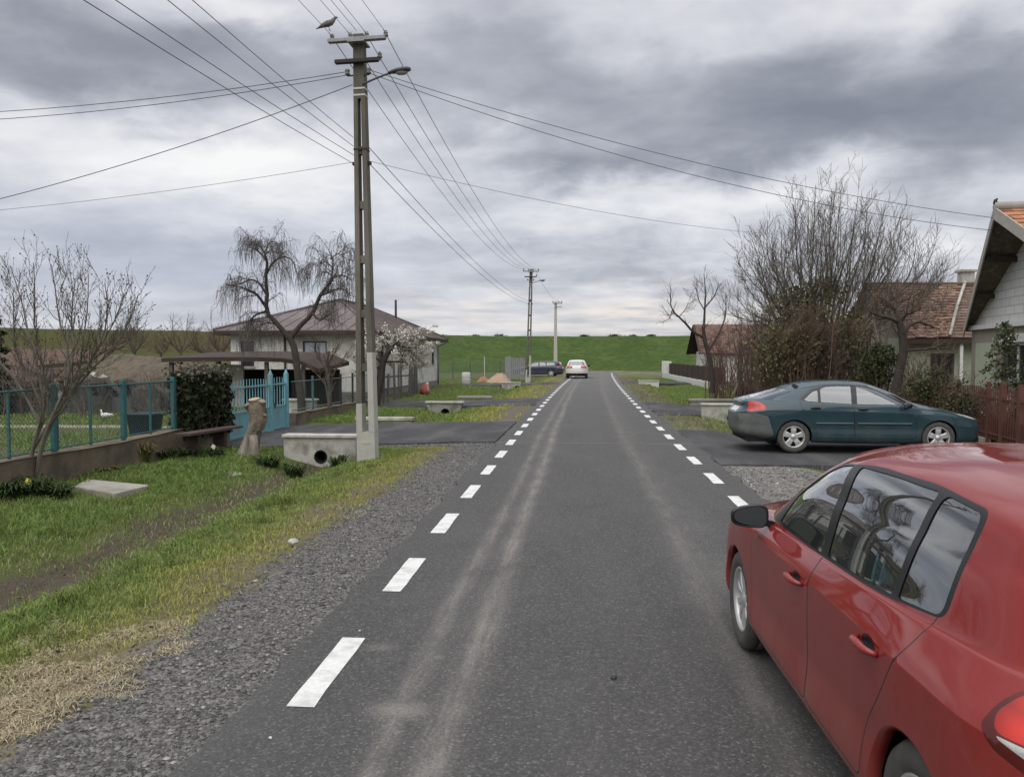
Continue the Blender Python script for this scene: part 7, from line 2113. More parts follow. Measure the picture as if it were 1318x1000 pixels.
# ---- odds and ends down the road
def mound(name, label, cat, loc, rx, ry, h, mat, seed, rough=0.25):
    b = MB(); V = []; F = []; n = 22; rings = 9
    for i in range(rings):
        t = i / (rings - 1)
        for k in range(n):
            a = 2 * math.pi * k / n; q = 1 + rough * mnoise.noise(Vector((math.cos(a) * 1.5, math.sin(a) * 1.5, seed)))
            e = mnoise.noise(Vector((math.cos(a) * 3 + t * 4, math.sin(a) * 3, seed + 2))) * 0.16
            V.append((rx * (1 - t) * (q + e), ry * (1 - t) * (q + e), 0) if False else (rx * (1 - t) * (q + e) * math.cos(a) + 0.12 * t * rx, ry * (1 - t) * (q + e) * math.sin(a), h * (math.sin(t * 1.57) ** 1.2) * (0.92 + e) - 0.1))
    for i in range(rings - 1):
        for k in range(n): F.append((i*n + k, i*n + (k+1) % n, (i+1)*n + (k+1) % n, (i+1)*n + k))
    b.smooth = True; b.add(V, F)
    o = b.build(name, M[mat]); o.location = loc
    return tag(o, label, cat)
mound('sand_heap', 'heap of pinkish sand beside the far left driveway', 'heap', atY(642, 493, 57), 1.15, 1.0, 0.85, 'sand', 1)
mound('brick_heap', 'small orange brick rubble heap left of the sand', 'heap', atY(621, 492, 57.5), 0.62, 0.5, 0.55, 'brick', 4, 0.5)
def barrel():
    p = atY(600, 494, 54); p.z = gz(p.x, 54) 
    b = MB(); b.smooth = True; b.lathe([(0.001, 0), (0.27, 0), (0.29, 0.05), (0.30, 0.4), (0.29, 0.78), (0.27, 0.82), (0.22, 0.83), (0.001, 0.83)], 20)
    for z in (0.27, 0.55): b.lathe([(0.30, z - 0.02), (0.315, z), (0.30, z + 0.02)], 20)
    o = b.build('plastic_barrel', M['barrel']); o.location = p; tag(o, 'white plastic barrel standing on the far left grass', 'barrel')
barrel()
def sack():
    M['sack_red'] = mat_noise('sack_red', (0.42, 0.10, 0.075), (0.30, 0.075, 0.06), 8, 0.7, 0.3, 0.01, c3=(0.6, 0.5, 0.45), s3=3)
    p = atY(537, 493, 38.6); p.z = -0.15
    o = loft('plastic_sack', [((0, 0, 0), 0.25, 0.2), ((0.0, 0, 0.10), 0.29, 0.24), ((0.04, 0, 0.3), 0.26, 0.22), ((0.10, 0.0, 0.48), 0.2, 0.17), ((0.16, 0, 0.58), 0.13, 0.08), ((0.2, 0, 0.64), 0.07, 0.03)], 'sack_red')
    o.location = p; o.location.x += 0.35; tag(o, 'red plastic sack standing against the old wooden palings', 'sack')
sack()
def far_gate():
    root = thing('metal_gate', 'grey sheet metal yard gate beside the dark blue estate car', 'gate', (atY(652, 480, 62).x, 62, 0))
    b = MB(); b.box(-0.12, 0.40, -0.05, 0.05, -0.2, 1.72, bev=0.01); b.build('gate_post', M['steel_grey'], root)
    b = MB()
    for k in range(7): b.box(0.44 + 0.15 * k, 0.44 + 0.15 * k + 0.11, -0.02, 0.02, 0.0, 1.66)
    b.box(0.43, 1.5, 0.021, 0.05, 0.3, 0.38); b.box(0.43, 1.5, 0.021, 0.05, 1.3, 1.38)
    b.build('gate_leaf', M['steel_grey'], root)
far_gate()
def far_mesh():
    root = thing('wire_fence', 'tall thin wire fence stretched across the field in front of the dike', 'fence', (0, 0, 0))
    xs_ = [-13.0, -11.4, -9.8, -8.4, -7.25, -6.0]
    for x in xs_:
        b = MB(); b.box(x - 0.035, x + 0.035, 61.96, 62.04, -0.3, 1.75 if x > -7.5 and x < -7 else 1.4); b.build('post', M['pole_pale' if -7.5 < x < -7 else 'wood_grey'], root)
    chain_link(root, 62.0, -13.0, -5.7, 0.0, 1.45, 0.24, 0.012, axis='X')
far_mesh()
def tarp():
    p = atY(963, 495, 33.5)
    o = loft('covered_woodpile', [((-0.48, 0, 0.30), 0.02, 0.02), ((-0.46, 0, 0.36), 0.40, 0.34), ((-0.3, 0, 0.44), 0.5, 0.46), ((0, 0, 0.48), 0.55, 0.52), ((0.3, 0, 0.45), 0.5, 0.47), ((0.47, 0, 0.38), 0.4, 0.35), ((0.49, 0, 0.3), 0.02, 0.02)], 'tarp', n=16)
    o.location = (p.x, 33.5, -0.15); tag(o, 'dark tarpaulin covered woodpile in the hedge behind the teal car', 'woodpile')
tarp()
# ------------------------------------------------------------------ bare trees, shrubs, ivy
def tubes_np(L, Rr, sides):
    """L (T,n,3) polylines, Rr (T,n) radii -> V, F"""
    T, n, _ = L.shape
    t = np.empty_like(L); t[:, 1:-1] = L[:, 2:] - L[:, :-2]; t[:, 0] = L[:, 1] - L[:, 0]; t[:, -1] = L[:, -1] - L[:, -2]
    t /= np.maximum(np.linalg.norm(t, axis=2, keepdims=True), 1e-9)
    ref = np.zeros_like(t); ref[..., 0] = 0.31; ref[..., 1] = 0.95; ref[..., 2] = 0.07
    s = np.cross(t, ref); s /= np.maximum(np.linalg.norm(s, axis=2, keepdims=True), 1e-6)
    b = np.cross(t, s)
    a = np.arange(sides) * 2 * np.pi / sides
    V = L[:, :, None, :] + (s[:, :, None, :] * np.cos(a)[None, None, :, None] + b[:, :, None, :] * np.sin(a)[None, None, :, None]) * Rr[:, :, None, None]
    idx = np.arange(T * n * sides).reshape(T, n, sides)
    i0 = idx[:, :-1, :]; i1 = idx[:, 1:, :]
    F = np.stack([i0, np.roll(i0, -1, 2), np.roll(i1, -1, 2), i1], 3).reshape(-1, 4)
    return V.reshape(-1, 3), F
def resample(P, r, n):
    P = np.array([tuple(p) for p in P], float); r = np.array(r, float)
    d = np.concatenate([[0], np.cumsum(np.linalg.norm(np.diff(P, axis=0), axis=1))]); u = np.linspace(0, d[-1], n)
    Q = _hermite_eval(P, d, u) if len(P) > 2 else np.stack([np.interp(u, d, P[:, k]) for k in range(3)], 1)
    return Q, np.interp(u, d, r)
def spawn(L, Rr, k, l0, l1, ang, bend, rng, n=6, rmul=0.55, rmax=1.0, rtip=0.004, tmin=0.25, wig=0.05, up=0.0, perp_up=0.0, taper=0.45, lenpow=0.0):
    """grow k children on every polyline; bend>0 turns them upward, <0 lets them hang"""
    T, m, _ = L.shape
    t = tmin + (1 - tmin) * (np.arange(k)[None] + rng.rand(T, k)) / k
    f = t * (m - 1); i = np.clip(f.astype(int), 0, m - 2); fr = (f - i)[..., None]
    ti = np.arange(T)[:, None]
    base = L[ti, i] * (1 - fr) + L[ti, i + 1] * fr
    tan = L[ti, i + 1] - L[ti, i]; tan /= np.maximum(np.linalg.norm(tan, axis=2, keepdims=True), 1e-9)
    rad = (Rr[ti, i] * (1 - fr[..., 0]) + Rr[ti, i + 1] * fr[..., 0])
    rv = rng.randn(T, k, 3); rv[..., 2] += perp_up
    pr = rv - tan * (rv * tan).sum(2, keepdims=True); pr /= np.maximum(np.linalg.norm(pr, axis=2, keepdims=True), 1e-9)
    a = np.radians(ang * (0.6 + 0.8 * rng.rand(T, k, 1)))
    d = tan * np.cos(a) + pr * np.sin(a); d[..., 2] += up; d /= np.linalg.norm(d, axis=2, keepdims=True)
    ln = (l0 + (l1 - l0) * rng.rand(T, k)) * (1 - taper * t)
    if lenpow: ln = ln * np.minimum(1, (rad / lenpow))
    s = np.linspace(0, 1, n)[None, None, :, None]
    P = base[:, :, None, :] + d[:, :, None, :] * s * ln[:, :, None, None]
    P[..., 2] += bend * (s[..., 0] ** 2) * ln[:, :, None]
    if bend < -0.3:       # hanging twigs lose their sideways reach
        P[..., :2] -= d[:, :, None, :2] * (s ** 2) * ln[:, :, None, None] * 0.45
    w = rng.randn(T, k, n, 3) * wig * ln[:, :, None, None]; w[:, :, 0] = 0; w = np.cumsum(w, 2) * 0.5
    P = P + w
    rb = np.minimum(rad * rmul, rmax)[:, :, None]
    Rn = rb * (1 - s[..., 0]) + rtip * s[..., 0]
    Rn = np.maximum(Rn, rtip)
    return P.reshape(-1, n, 3), Rn.reshape(-1, n)
def pix_limb(pix, Y0, drift, r0, r1, n=10, jit=0.0, rng=None):
    """limb through picture positions, placed at depth Y0 and drifting in depth"""
    P = []; k = len(pix)
    for i, (x, y) in enumerate(pix):
        P.append(atY(x, y, Y0 + drift * i / max(1, k - 1)))
    r = [r0 + (r1 - r0) * i / (k - 1) for i in range(k)]
    return resample(P, r, n)
def tree_object(name, label, limbs, gens, trunk_mat, twig_mat, group=None, origin=None, cat='tree', leaves=None, twig_parts=True):
    """limbs: list of (polyline, radii); gens: list of (L,R) arrays of finer branches"""
    o = Vector(origin if origin is not None else tuple(limbs[0][0][0]))
    root = thing(name, label, cat, o, 0, group)
    oo = np.array(o)
    V, F = tubes_np(np.stack([l for l, r in limbs]) - oo, np.stack([r for l, r in limbs]), 8)
    np_mesh('trunk', V, F, M[trunk_mat], True, root)
    Vs, Fs, b = [], [], 0
    for L, Rr in gens:
        V, F = tubes_np(L - oo, Rr, 3); Vs.append(V); Fs.append(F + b); b += len(V)
    if Vs: np_mesh('crown', np.concatenate(Vs), np.concatenate(Fs), M[twig_mat], True, root)
    if leaves is not None:
        V, F, Cc = leaves; np_mesh('foliage', V - oo, F, M['tint'], False, root, Cc)
    return root
def leaf_cloud(P, size, colA, colB, rng, flat=0.0, dirn=None):
    """quads of leaf size at points P with random facing"""
    n = len(P)
    a = rng.randn(n, 3); a /= np.linalg.norm(a, axis=1, keepdims=True)
    b = rng.randn(n, 3); b[:, 2] += flat; b -= a * (a * b).sum(1, keepdims=True); b /= np.linalg.norm(b, axis=1, keepdims=True)
    s = size * (0.55 + 0.9 * rng.rand(n, 1))
    V = np.stack([P - a * s * 0.5, P + b * s * 0.9 * 0.5 + a * s * 0.1, P + a * s * 0.6, P - b * s * 0.9 * 0.5 + a * s * 0.1], 1).reshape(-1, 3)
    F = np.arange(n * 4).reshape(n, 4)
    t = rng.rand(n, 1); c = np.array(colA) * (1 - t) + np.array(colB) * t; c = c * (0.7 + 0.6 * rng.rand(n, 1))
    return V, F, np.concatenate([c, np.ones((n, 1))], 1).repeat(4, 0)
def join_leaves(ls):
    Vs, Fs, Cs, b = [], [], [], 0
    for V, F, Cc in ls: Vs.append(V); Fs.append(F + b); Cs.append(Cc); b += len(V)
    return np.concatenate(Vs), np.concatenate(Fs), np.concatenate(Cs)
def stackL(ls): return np.stack([l for l, r in ls]), np.stack([r for l, r in ls])

# -- upright many-stemmed tree in front of the left wall
def tree_left():
    rng = np.random.RandomState(2); Y = 10.6
    base = [(37, 614), (40, 596)]
    defs = [([(36, 616), (42, 578), (57, 528), (50, 470), (38, 420), (30, 372), (14, 312)], .30, .045, .008),
            ([(36, 616), (41, 580), (52, 540), (58, 500), (52, 445), (44, 400), (45, 350), (43, 305)], -.3, .040, .007),
            ([(47, 612), (53, 574), (72, 520), (88, 478), (86, 430), (76, 390), (72, 350), (66, 308)], -.35, .040, .007),
            ([(47, 612), (56, 570), (80, 515), (100, 470), (106, 425), (112, 380), (114, 322)], .4, .040, .007),
            ([(42, 580), (75, 520), (108, 465), (130, 425), (148, 390), (160, 350)], .3, .034, .007),
            ([(60, 548), (95, 490), (115, 452), (135, 405), (138, 365), (135, 335)], -.4, .030, .006),
            ([(80, 515), (112, 470), (145, 430), (165, 395), (178, 352)], -.2, .026, .006),
            ([(57, 528), (40, 480), (22, 440), (18, 400), (17, 345)], -.3, .026, .006),
            ([(88, 478), (95, 430), (92, 390), (94, 350), (90, 318)], .3, .026, .006),
            ([(52, 545), (20, 478), (-8, 440), (-20, 410)], .2, .030, .007),
            ([(100, 470), (128, 440), (150, 428), (172, 412)], .2, .02, .006)]
    limbs = [pix_limb([(a, b if b > 560 else 560 - (560 - b) * 0.87) for a, b in p], Y, d, r0 * 0.66, r1 * 0.7, 12) for p, d, r0, r1 in defs]
    L, Rr = stackL(limbs)
    g1 = spawn(L, Rr, 22, 0.25, 0.75, 30, 0.35, rng, 7, 0.6, 0.010, 0.0028, 0.22, 0.05)
    g2 = spawn(*g1, 6, 0.08, 0.28, 38, 0.25, rng, 4, 0.55, 0.005, 0.0021, 0.2, 0.05)
    # swollen buds along the twigs
    T = rng.randint(0, len(g2[0]), 3600); q = g2[0][T, rng.randint(1, 4, 3600)]
    lv = leaf_cloud(q, 0.021, (0.16, 0.15, 0.085), (0.10, 0.085, 0.06), rng)
    tree_object('fruit_tree', 'bare many stemmed fruit tree growing in front of the left wall', limbs, [g1, g2], 'bark_grey', 'twig_grey', leaves=lv)
tree_left()
# -- weeping mulberry behind the fence
def tree_weeping():
    rng = np.random.RandomState(5); Y = 24.0
    defs = [([(388, 560), (388, 520), (383, 480), (377, 443), (372, 432)], .0, .17, .13),
            ([(373, 436), (358, 415), (343, 395), (344, 372), (342, 345), (344, 322), (340, 308)], -.6, .11, .04),
            ([(373, 436), (385, 418), (402, 398), (412, 372), (425, 352), (432, 340)], .5, .11, .05),
            ([(343, 390), (330, 370), (312, 360), (290, 355)], -1.0, .06, .02),
            ([(344, 372), (332, 352), (322, 348), (308, 355), (296, 358)], .8, .05, .016),
            ([(344, 322), (336, 310), (326, 302), (318, 300)], .5, .045, .014),
            ([(341, 345), (352, 322), (366, 314), (378, 322), (382, 340)], -.7, .045, .014),
            ([(340, 308), (334, 298), (322, 292)], -.3, .03, .012), ([(340, 308), (350, 292), (362, 296)], .4, .03, .012),
            ([(343, 395), (330, 400), (322, 408), (318, 425)], -.3, .05, .018),
            ([(358, 415), (345, 412), (335, 416)], .4, .03, .014),
            ([(425, 352), (428, 335), (428, 318), (421, 300)], .6, .05, .014),
            ([(428, 345), (442, 342), (454, 350)], -.5, .04, .014), ([(412, 372), (425, 366), (440, 362), (452, 372)], .7, .05, .016),
            ([(402, 398), (412, 408), (420, 402), (430, 395)], -.6, .05, .016), ([(425, 318), (436, 310), (446, 318)], .2, .025, .012), ([(428, 330), (418, 322), (406, 330)], -.4, .03, .012)]
    limbs = [pix_limb([(a, b if b > 440 else 440 - (440 - b) * 0.87) for a, b in p], Y, d, r0 * 0.8, r1 * 0.7, 10) for p, d, r0, r1 in defs]
    L, Rr = stackL(limbs[3:]); L2, R2 = stackL(limbs[1:3])
    g1 = spawn(L, Rr, 9, 0.4, 1.1, 55, -0.25, rng, 8, 0.5, 0.020, 0.007, 0.15, 0.05, perp_up=0.6, taper=0.2)
    g1b = spawn(L2, R2, 6, 0.4, 1.0, 60, -0.15, rng, 8, 0.35, 0.02, 0.006, 0.45, 0.05)
    L1 = np.concatenate([g1[0], g1b[0]]); R1 = np.concatenate([g1[1], g1b[1]])
    g2 = spawn(L1, R1, 11, 0.22, 0.8, 60, -0.65, rng, 7, 0.6, 0.006, 0.0034, 0.2, 0.035, up=0.15)
    g3 = spawn(*g2, 2, 0.15, 0.5, 30, -0.7, rng, 5, 0.7, 0.005, 0.0032, 0.2, 0.03)
    tree_object('weeping_mulberry', 'dark forked weeping tree with drooping bare twigs in front of the hipped roof house', limbs, [g1, g1b, g2, g3], 'bark_dark', 'twig_dark')
tree_weeping()
# -- white blossom tree by the house corner
def tree_blossom():
    rng = np.random.RandomState(9); Y = 30.0
    defs = [([(484, 522), (490, 490), (494, 465), (500, 452)], 0, .15, .10), ([(494, 466), (485, 450), (478, 438)], .6, .06, .02), ([(500, 454), (512, 444), (526, 440)], -.6, .06, .02), ([(500, 454), (500, 440), (504, 428)], .4, .06, .02), ([(500, 454), (518, 452), (536, 450)], .8, .05, .02), ([(494, 466), (476, 458), (464, 452)], -.5, .05, .02), ([(512, 445), (530, 448), (548, 452)], .3, .035, .012), ([(505, 446), (525, 432), (545, 438)], -.8, .04, .012), ([(494, 466), (520, 466), (545, 472)], .8, .04, .012), ([(492, 475), (474, 470), (458, 468)], .5, .035, .012), ([(500, 452), (490, 436), (470, 430)], .6, .035, .012)]
    limbs = [pix_limb(p, Y, d, r0, r1, 8) for p, d, r0, r1 in defs]
    L, Rr = stackL(limbs[1:])
    g1 = spawn(L, Rr, 9, 0.4, 0.95, 55, 0.1, rng, 6, 0.5, 0.018, 0.006, 0.1, 0.08)
    g2 = spawn(*g1, 4, 0.2, 0.5, 45, 0.05, rng, 5, 0.6, 0.008, 0.004, 0.2, 0.06)
    T = rng.randint(0, len(g2[0]), 9500); q = g2[0][T, rng.randint(1, 5, 9500)] + rng.randn(9500, 3) * 0.04
    keep = fbm(q[:, 0] * 2.2, q[:, 2] * 2.2 + q[:, 1], 3) > 0.40
    lv = leaf_cloud(q[keep], 0.062, (0.64, 0.61, 0.55), (0.46, 0.43, 0.38), rng)
    tree_object('blossom_tree', 'small tree in white blossom before the corner of the hipped roof house', limbs, [g1, g2], 'bark_dark', 'twig_brown', leaves=lv)
tree_blossom()
# -- thin bare tree right of the weeping one
def sapling(label, defs, Y, seed, mats=('bark', 'twig_brown'), k1=7, len1=(0.4, 0.9), k2=4, group=None, name='bare_tree', ang=35, bend=0.2, rt=0.005, len2=(0.15, 0.45)):
    rng = np.random.RandomState(seed)
    limbs = [pix_limb(p, Y, d, r0, r1, 9) for p, d, r0, r1 in defs]
    L, Rr = stackL(limbs)
    g1 = spawn(L, Rr, k1, len1[0], len1[1], ang, bend, rng, 6, 0.55, 0.022, rt, 0.3, 0.06)
    g2 = spawn(*g1, k2, len2[0], len2[1], 40, bend, rng, 5, 0.6, 0.009, rt * 0.8, 0.2, 0.06)
    return tree_object(name, label, limbs, [g1, g2], mats[0], mats[1], group=group)
sapling('slender bare brown tree standing between the weeping tree and the power pole', [([(425, 525), (424, 495), (420, 470), (424, 452)], 0, .06, .03), ([(420, 472), (430, 455), (438, 440)], .4, .03, .012), ([(424, 490), (436, 470), (446, 455)], -.4, .03, .012), ([(421, 480), (412, 462), (410, 445)], .2, .025, .01)], 24.6, 21, k1=9)
sapling('bare young tree leaning in the yard just beyond the gate wall', [([(424, 525), (420, 500), (417, 486)], 0, .04, .02), ([(419, 495), (408, 482), (400, 474)], .2, .02, .01)], 23.6, 22, k1=6, len1=(0.3, 0.6))
# -- orchard trees in front of the dike, left
for i, (x, w_, hgt, Y, kk) in enumerate(((232, 26, 52, 55, 6), (262, 22, 30, 50, 6), (205, 14, 26, 58, 5), (172, 14, 40, 48, 5), (282, 16, 34, 46, 5))):
    b = 462
    d = [([(x, b + 6), (x + 1, b - 12), (x - 2, b - hgt * .55)], 0, .10, .05)] + [([(x, b - 8), (x + s * w_ * .55, b - hgt * .4), (x + s * w_ * .9, b - hgt * q)], dd, .06, .02) for s, q, dd in ((-1, .7, .8), (1, .75, -.8), (-.45, .95, -.4), (.4, 1.0, .6), (.9, .5, .9), (-.9, .45, -.9))[:kk]]
    sapling(['bare orchard tree before the dike, the tallest left of the hipped roof house', 'bare twiggy orchard tree just left of the hipped roof house', 'small bare orchard tree, the leftmost of the cluster below the dike skyline', 'single bare young tree behind the straw roofed shed', 'low bare orchard tree touching the left eave of the hipped roof house'][i], d, Y, 30 + i, ('bark', 'twig_brown'), 8, (0.6, 1.6), 5, 'orchard trees before the dike', 'orchard_tree', 40, 0.15, 0.009, (0.3, 0.8))
# -- dark conifer cut by the left frame edge
def conifer(label, X, Y, z0, h, r, n, seed, colA, colB, name='conifer', leaf=0.09, trunk='bark'):
    rng = np.random.RandomState(seed)
    root_o = Vector((X, Y, z0)); P = [(X, Y, z0), (X, Y, z0 + h * .5), (X, Y, z0 + h)]
    limbs = [resample(P, [0.06 * h / 2, 0.035 * h / 2, 0.005], 8)]
    L, Rr = stackL(limbs)
    k = 60
    t = np.linspace(0.06, 0.97, k); ang = np.arange(k) * 2.4
    rad = r * (1 - t) ** 0.8 * (0.7 + 0.5 * rng.rand(k)) + 0.05
    s = np.linspace(0, 1, 6)[None, :, None]
    B = np.stack([np.full(k, X), np.full(k, Y), z0 + t * h], 1)[:, None, :]
    D = np.stack([np.cos(ang) * rad, np.sin(ang) * rad, -0.1 * rad + 0.2 * rad], 1)[:, None, :]
    P = B + D * s; P[..., 2] -= (s[..., 0] ** 2) * rad[:, None] * 0.25
    g1 = (P, np.full((k, 6), 0.008) * (1.2 - s[..., 0]))
    T = rng.randint(0, k, n); u = rng.rand(n) ** 0.7; f = u * 4.99; i = f.astype(int); fr = (f - i)[:, None]
    q = P[T, i] * (1 - fr) + P[T, i + 1] * fr + rng.randn(n, 3) * np.array([.06, .06, .05]) * max(r, 0.5)
    lv = leaf_cloud(q, leaf, colA, colB, rng)
    return tree_object(name, label, limbs, [g1], trunk, 'twig_brown', leaves=lv, origin=root_o)
c = atY(-14, 470, 24); conifer('dark conifer mostly cut off by the left edge of the photograph', c.x, 24, -0.2, 4.4, 0.75, 5000, 41, (0.028, 0.036, 0.02), (0.05, 0.055, 0.03), leaf=0.14)
c = atY(1262, 470, 19.0); conifer('small spiky green conifer in front of the white gabled house', 9.55, 18.4, -0.1, 2.7, 0.8, 2400, 42, (0.095, 0.115, 0.06), (0.16, 0.17, 0.10), leaf=0.06)
c = atY(1292, 470, 17.5); conifer('dark bushy conifer under the window of the white gabled house', 9.4, 17.0, -0.1, 1.8, 0.6, 2600, 43, (0.035, 0.055, 0.022), (0.06, 0.085, 0.035), leaf=0.09)

# -- the big upright tree on the right with its ivy and thicket
def tree_big():
    rng = np.random.RandomState(13); Y = 27.5
    b0 = (1062, 500)
    limbs = [pix_limb([(1060, 505), (1061, 470), (1063, 440), (1066, 415)], Y, 0, .17, .10, 10), pix_limb([(1080, 505), (1084, 460), (1092, 420), (1100, 395)], Y + .4, 0, .13, .08, 10), pix_limb([(1035, 505), (1032, 460), (1022, 420), (1012, 392)], Y - .3, 0, .12, .07, 10), pix_limb([(1095, 505), (1110, 460), (1122, 425)], Y + .2, 0.3, .10, .06, 10), pix_limb([(1020, 505), (1004, 460), (994, 425)], Y, -0.3, .10, .06, 10)]
    plumes = [(950, 322, 3), (968, 292, 4), (988, 268, 5), (1006, 284, 4), (1024, 240, 6), (1050, 223, 6), (1063, 246, 4), (1077, 219, 6), (1104, 238, 6), (1122, 262, 4), (1140, 250, 5), (1160, 262, 5), (1180, 292, 4), (1204, 296, 4), (1220, 322, 3)]
    for (cx0, ct, m_) in plumes:
        ct += 16
        for k in range(m_):
            tx = cx0 + (0 if k == 0 else rng.uniform(-15, 15)); top = ct + (0 if k == 0 else rng.uniform(6, 70)); f = (cx0 - 1084) / 134.0
            x0 = 1064 + 60 * f + rng.uniform(-8, 8); y0 = 440 - 22 * abs(f) + rng.uniform(-16, 16); dY = rng.uniform(-1.6, 1.6)
            xm = x0 + (cx0 - x0) * 0.40 + rng.uniform(-7, 7); ym = y0 + (top - y0) * 0.34
            xn = x0 + (cx0 - x0) * 0.80 + (tx - cx0) * 0.5 + rng.uniform(-6, 6); yn = y0 + (top - y0) * 0.66
            limbs.append(pix_limb([(x0, y0), (xm, ym), (xn, yn), (tx, top)], Y + dY * 0.3, dY, .034 if k == 0 else .024, .007, 10))
    L, Rr = stackL(limbs[5:])
    g1 = spawn(L, Rr, 13, 0.5, 1.5, 36, 0.30, rng, 8, 0.5, 0.015, 0.0055, 0.08, 0.09, up=0.05)
    g2 = spawn(*g1, 8, 0.2, 0.65, 38, 0.28, rng, 6, 0.55, 0.008, 0.0042, 0.12, 0.06, up=0.08)
    tree_object('bare_tree', 'biggest bare tree with a broad fan of upright branches behind the teal car', limbs, [g1, g2], 'bark', 'twig_grey')
tree_big()
def thicket(name, label, cxp, cyp, wpx, hpx, Y, n_rods, n_leaf, seed, colA, colB, twig='twig_brown', depth=1.6, leaf=0.07, group=None, holes=0.42, base=500):
    """shrub or climber mass: fine rods plus small leaves spread through an uneven volume"""
    rng = np.random.RandomState(seed)
    c = atY(cxp, cyp, Y); sx = wpx / FPX * Y / 2; sz = hpx / FPX * Y / 2
    g = gz(c.x, Y)
    o = Vector((c.x, Y, g))
    k = 9
    limbs = []
    for i in range(k):
        a = rng.uniform(-1, 1); top = Vector((c.x + a * sx * 0.9, Y + rng.uniform(-1, 1) * depth * 0.4, c.z + sz * (0.9 - 0.55 * a * a) * rng.uniform(0.5, 1.0)))
        p0 = Vector((c.x + a * sx * 0.45, Y + rng.uniform(-.3, .3), g - 0.1)); mid = p0.lerp(top, 0.5) + Vector((rng.uniform(-.1, .1), 0, 0.1))
        limbs.append(resample([p0, mid, top], [0.04, 0.025, 0.008], 9))
    L, Rr = stackL(limbs)
    g1 = spawn(L, Rr, max(3, n_rods // (k * 6)), 0.3, 0.9, 45, 0.15, rng, 6, 0.5, 0.012, 0.005, 0.15, 0.08)
    g2 = spawn(*g1, 5, 0.15, 0.5, 45, 0.1, rng, 5, 0.6, 0.007, 0.004, 0.15, 0.08)
    lv = None
    if n_leaf:
        m_ = n_leaf * 2
        q = rng.randn(m_, 3); q /= np.linalg.norm(q, axis=1, keepdims=True); q *= (rng.rand(m_, 1) ** 0.45)
        rr = 0.75 + 0.5 * fbm(q[:, 0] * 2.2 + seed, q[:, 2] * 2.2 + q[:, 1] * 1.5, seed)
        P = np.stack([c.x + q[:, 0] * sx * rr, Y + q[:, 1] * depth / 2 * rr, c.z + q[:, 2] * sz * rr], 1)
        kf = fbm(P[:, 0] * 2.4, P[:, 2] * 2.4 + P[:, 1] * 1.3, seed + 5) > holes
        P = P[kf & (P[:, 2] > g)][:n_leaf]
        lv = leaf_cloud(P, leaf, colA, colB, rng)
    return tree_object(name, label, limbs, [g1, g2], 'bark', twig, group, o, 'shrub', lv)
OL1, OL2 = (0.15, 0.125, 0.062), (0.085, 0.08, 0.036)
thicket('ivy_thicket', 'olive brown ivy mass smothering the foot of the biggest bare tree', 1050, 425, 120, 130, 26.9, 1500, 5200, 51, OL1, OL2, 'twig_olive', 2.2, 0.085)
thicket('ivy_thicket', 'lower olive brown ivy thicket directly above the roof of the teal car', 1010, 455, 90, 90, 25.6, 1500, 2200, 52, (0.16, 0.125, 0.07), OL2, 'twig_olive', 1.6, 0.08)
thicket('bramble_thicket', 'sparse bramble thicket right of the ivy over the bonnet of the teal car', 1100, 455, 90, 100, 25.2, 1500, 1100, 53, (0.075, 0.08, 0.035), (0.09, 0.075, 0.045), 'twig_brown', 1.4, 0.07)
thicket('evergreen_shrub', 'dark evergreen shrub at the foot of the pruned tree', 1132, 475, 55, 70, 23.6, 300, 2600, 54, (0.036, 0.046, 0.018), (0.06, 0.07, 0.03), 'twig_brown', 1.0, 0.07)
thicket('garden_shrub', 'brownish green garden shrub behind the iron fence beside the bonnet', 1195, 505, 70, 60, 19.5, 260, 1900, 55, (0.06, 0.075, 0.03), (0.10, 0.085, 0.05), 'twig_brown', 0.8, 0.055)
thicket('garden_shrub', 'low leafy shrub behind the iron fence below the spiky conifer', 1240, 520, 60, 60, 18.0, 260, 1900, 56, (0.055, 0.07, 0.03), (0.12, 0.105, 0.06), 'twig_brown', 0.7, 0.05)
thicket('garden_shrub', 'pale flowering shrub inside the iron gate of the white gabled house', 1290, 528, 46, 46, 17.3, 160, 900, 57, (0.42, 0.36, 0.34), (0.20, 0.17, 0.13), 'twig_brown', 0.6, 0.05)
thicket('bramble_thicket', 'dense brown bramble mass between the ivy and the teal car roof', 1058, 445, 120, 115, 25.9, 4200, 700, 58, (0.15, 0.12, 0.07), (0.10, 0.085, 0.05), 'twig_brown', 1.6, 0.07)
thicket('bramble_thicket', 'brown bramble mass at the left flank of the biggest bare tree', 1000, 430, 70, 110, 26.5, 2600, 500, 59, (0.15, 0.12, 0.07), (0.10, 0.085, 0.05), 'twig_olive', 1.6, 0.07)
# -- pruned tree
sapling('dark pruned tree with knuckled bare limbs before the terracotta roof', [([(1150, 515), (1157, 480), (1163, 450), (1160, 425), (1157, 412)], 0, .13, .09), ([(1158, 415), (1143, 409), (1130, 406), (1121, 402)], -.5, .06, .02), ([(1158, 412), (1150, 395), (1140, 386), (1132, 382)], .5, .06, .02), ([(1160, 414), (1166, 405), (1176, 402), (1186, 396)], -.3, .05, .02), ([(1163, 432), (1172, 418), (1184, 415), (1198, 420), (1210, 424)], .5, .05, .016), ([(1152, 398), (1153, 385), (1160, 376)], .3, .04, .015), ([(1176, 402), (1180, 392), (1192, 386)], .3, .03, .012), ([(1162, 452), (1182, 450), (1205, 448), (1228, 450)], -.3, .04, .012), ([(1121, 402), (1116, 395), (1114, 388)], .1, .02, .01)], 23.0, 61, ('bark_dark', 'twig_brown'), 11, (0.2, 0.75), 5, None, 'pruned_tree', 45, 0.35, 0.005, (0.1, 0.3))
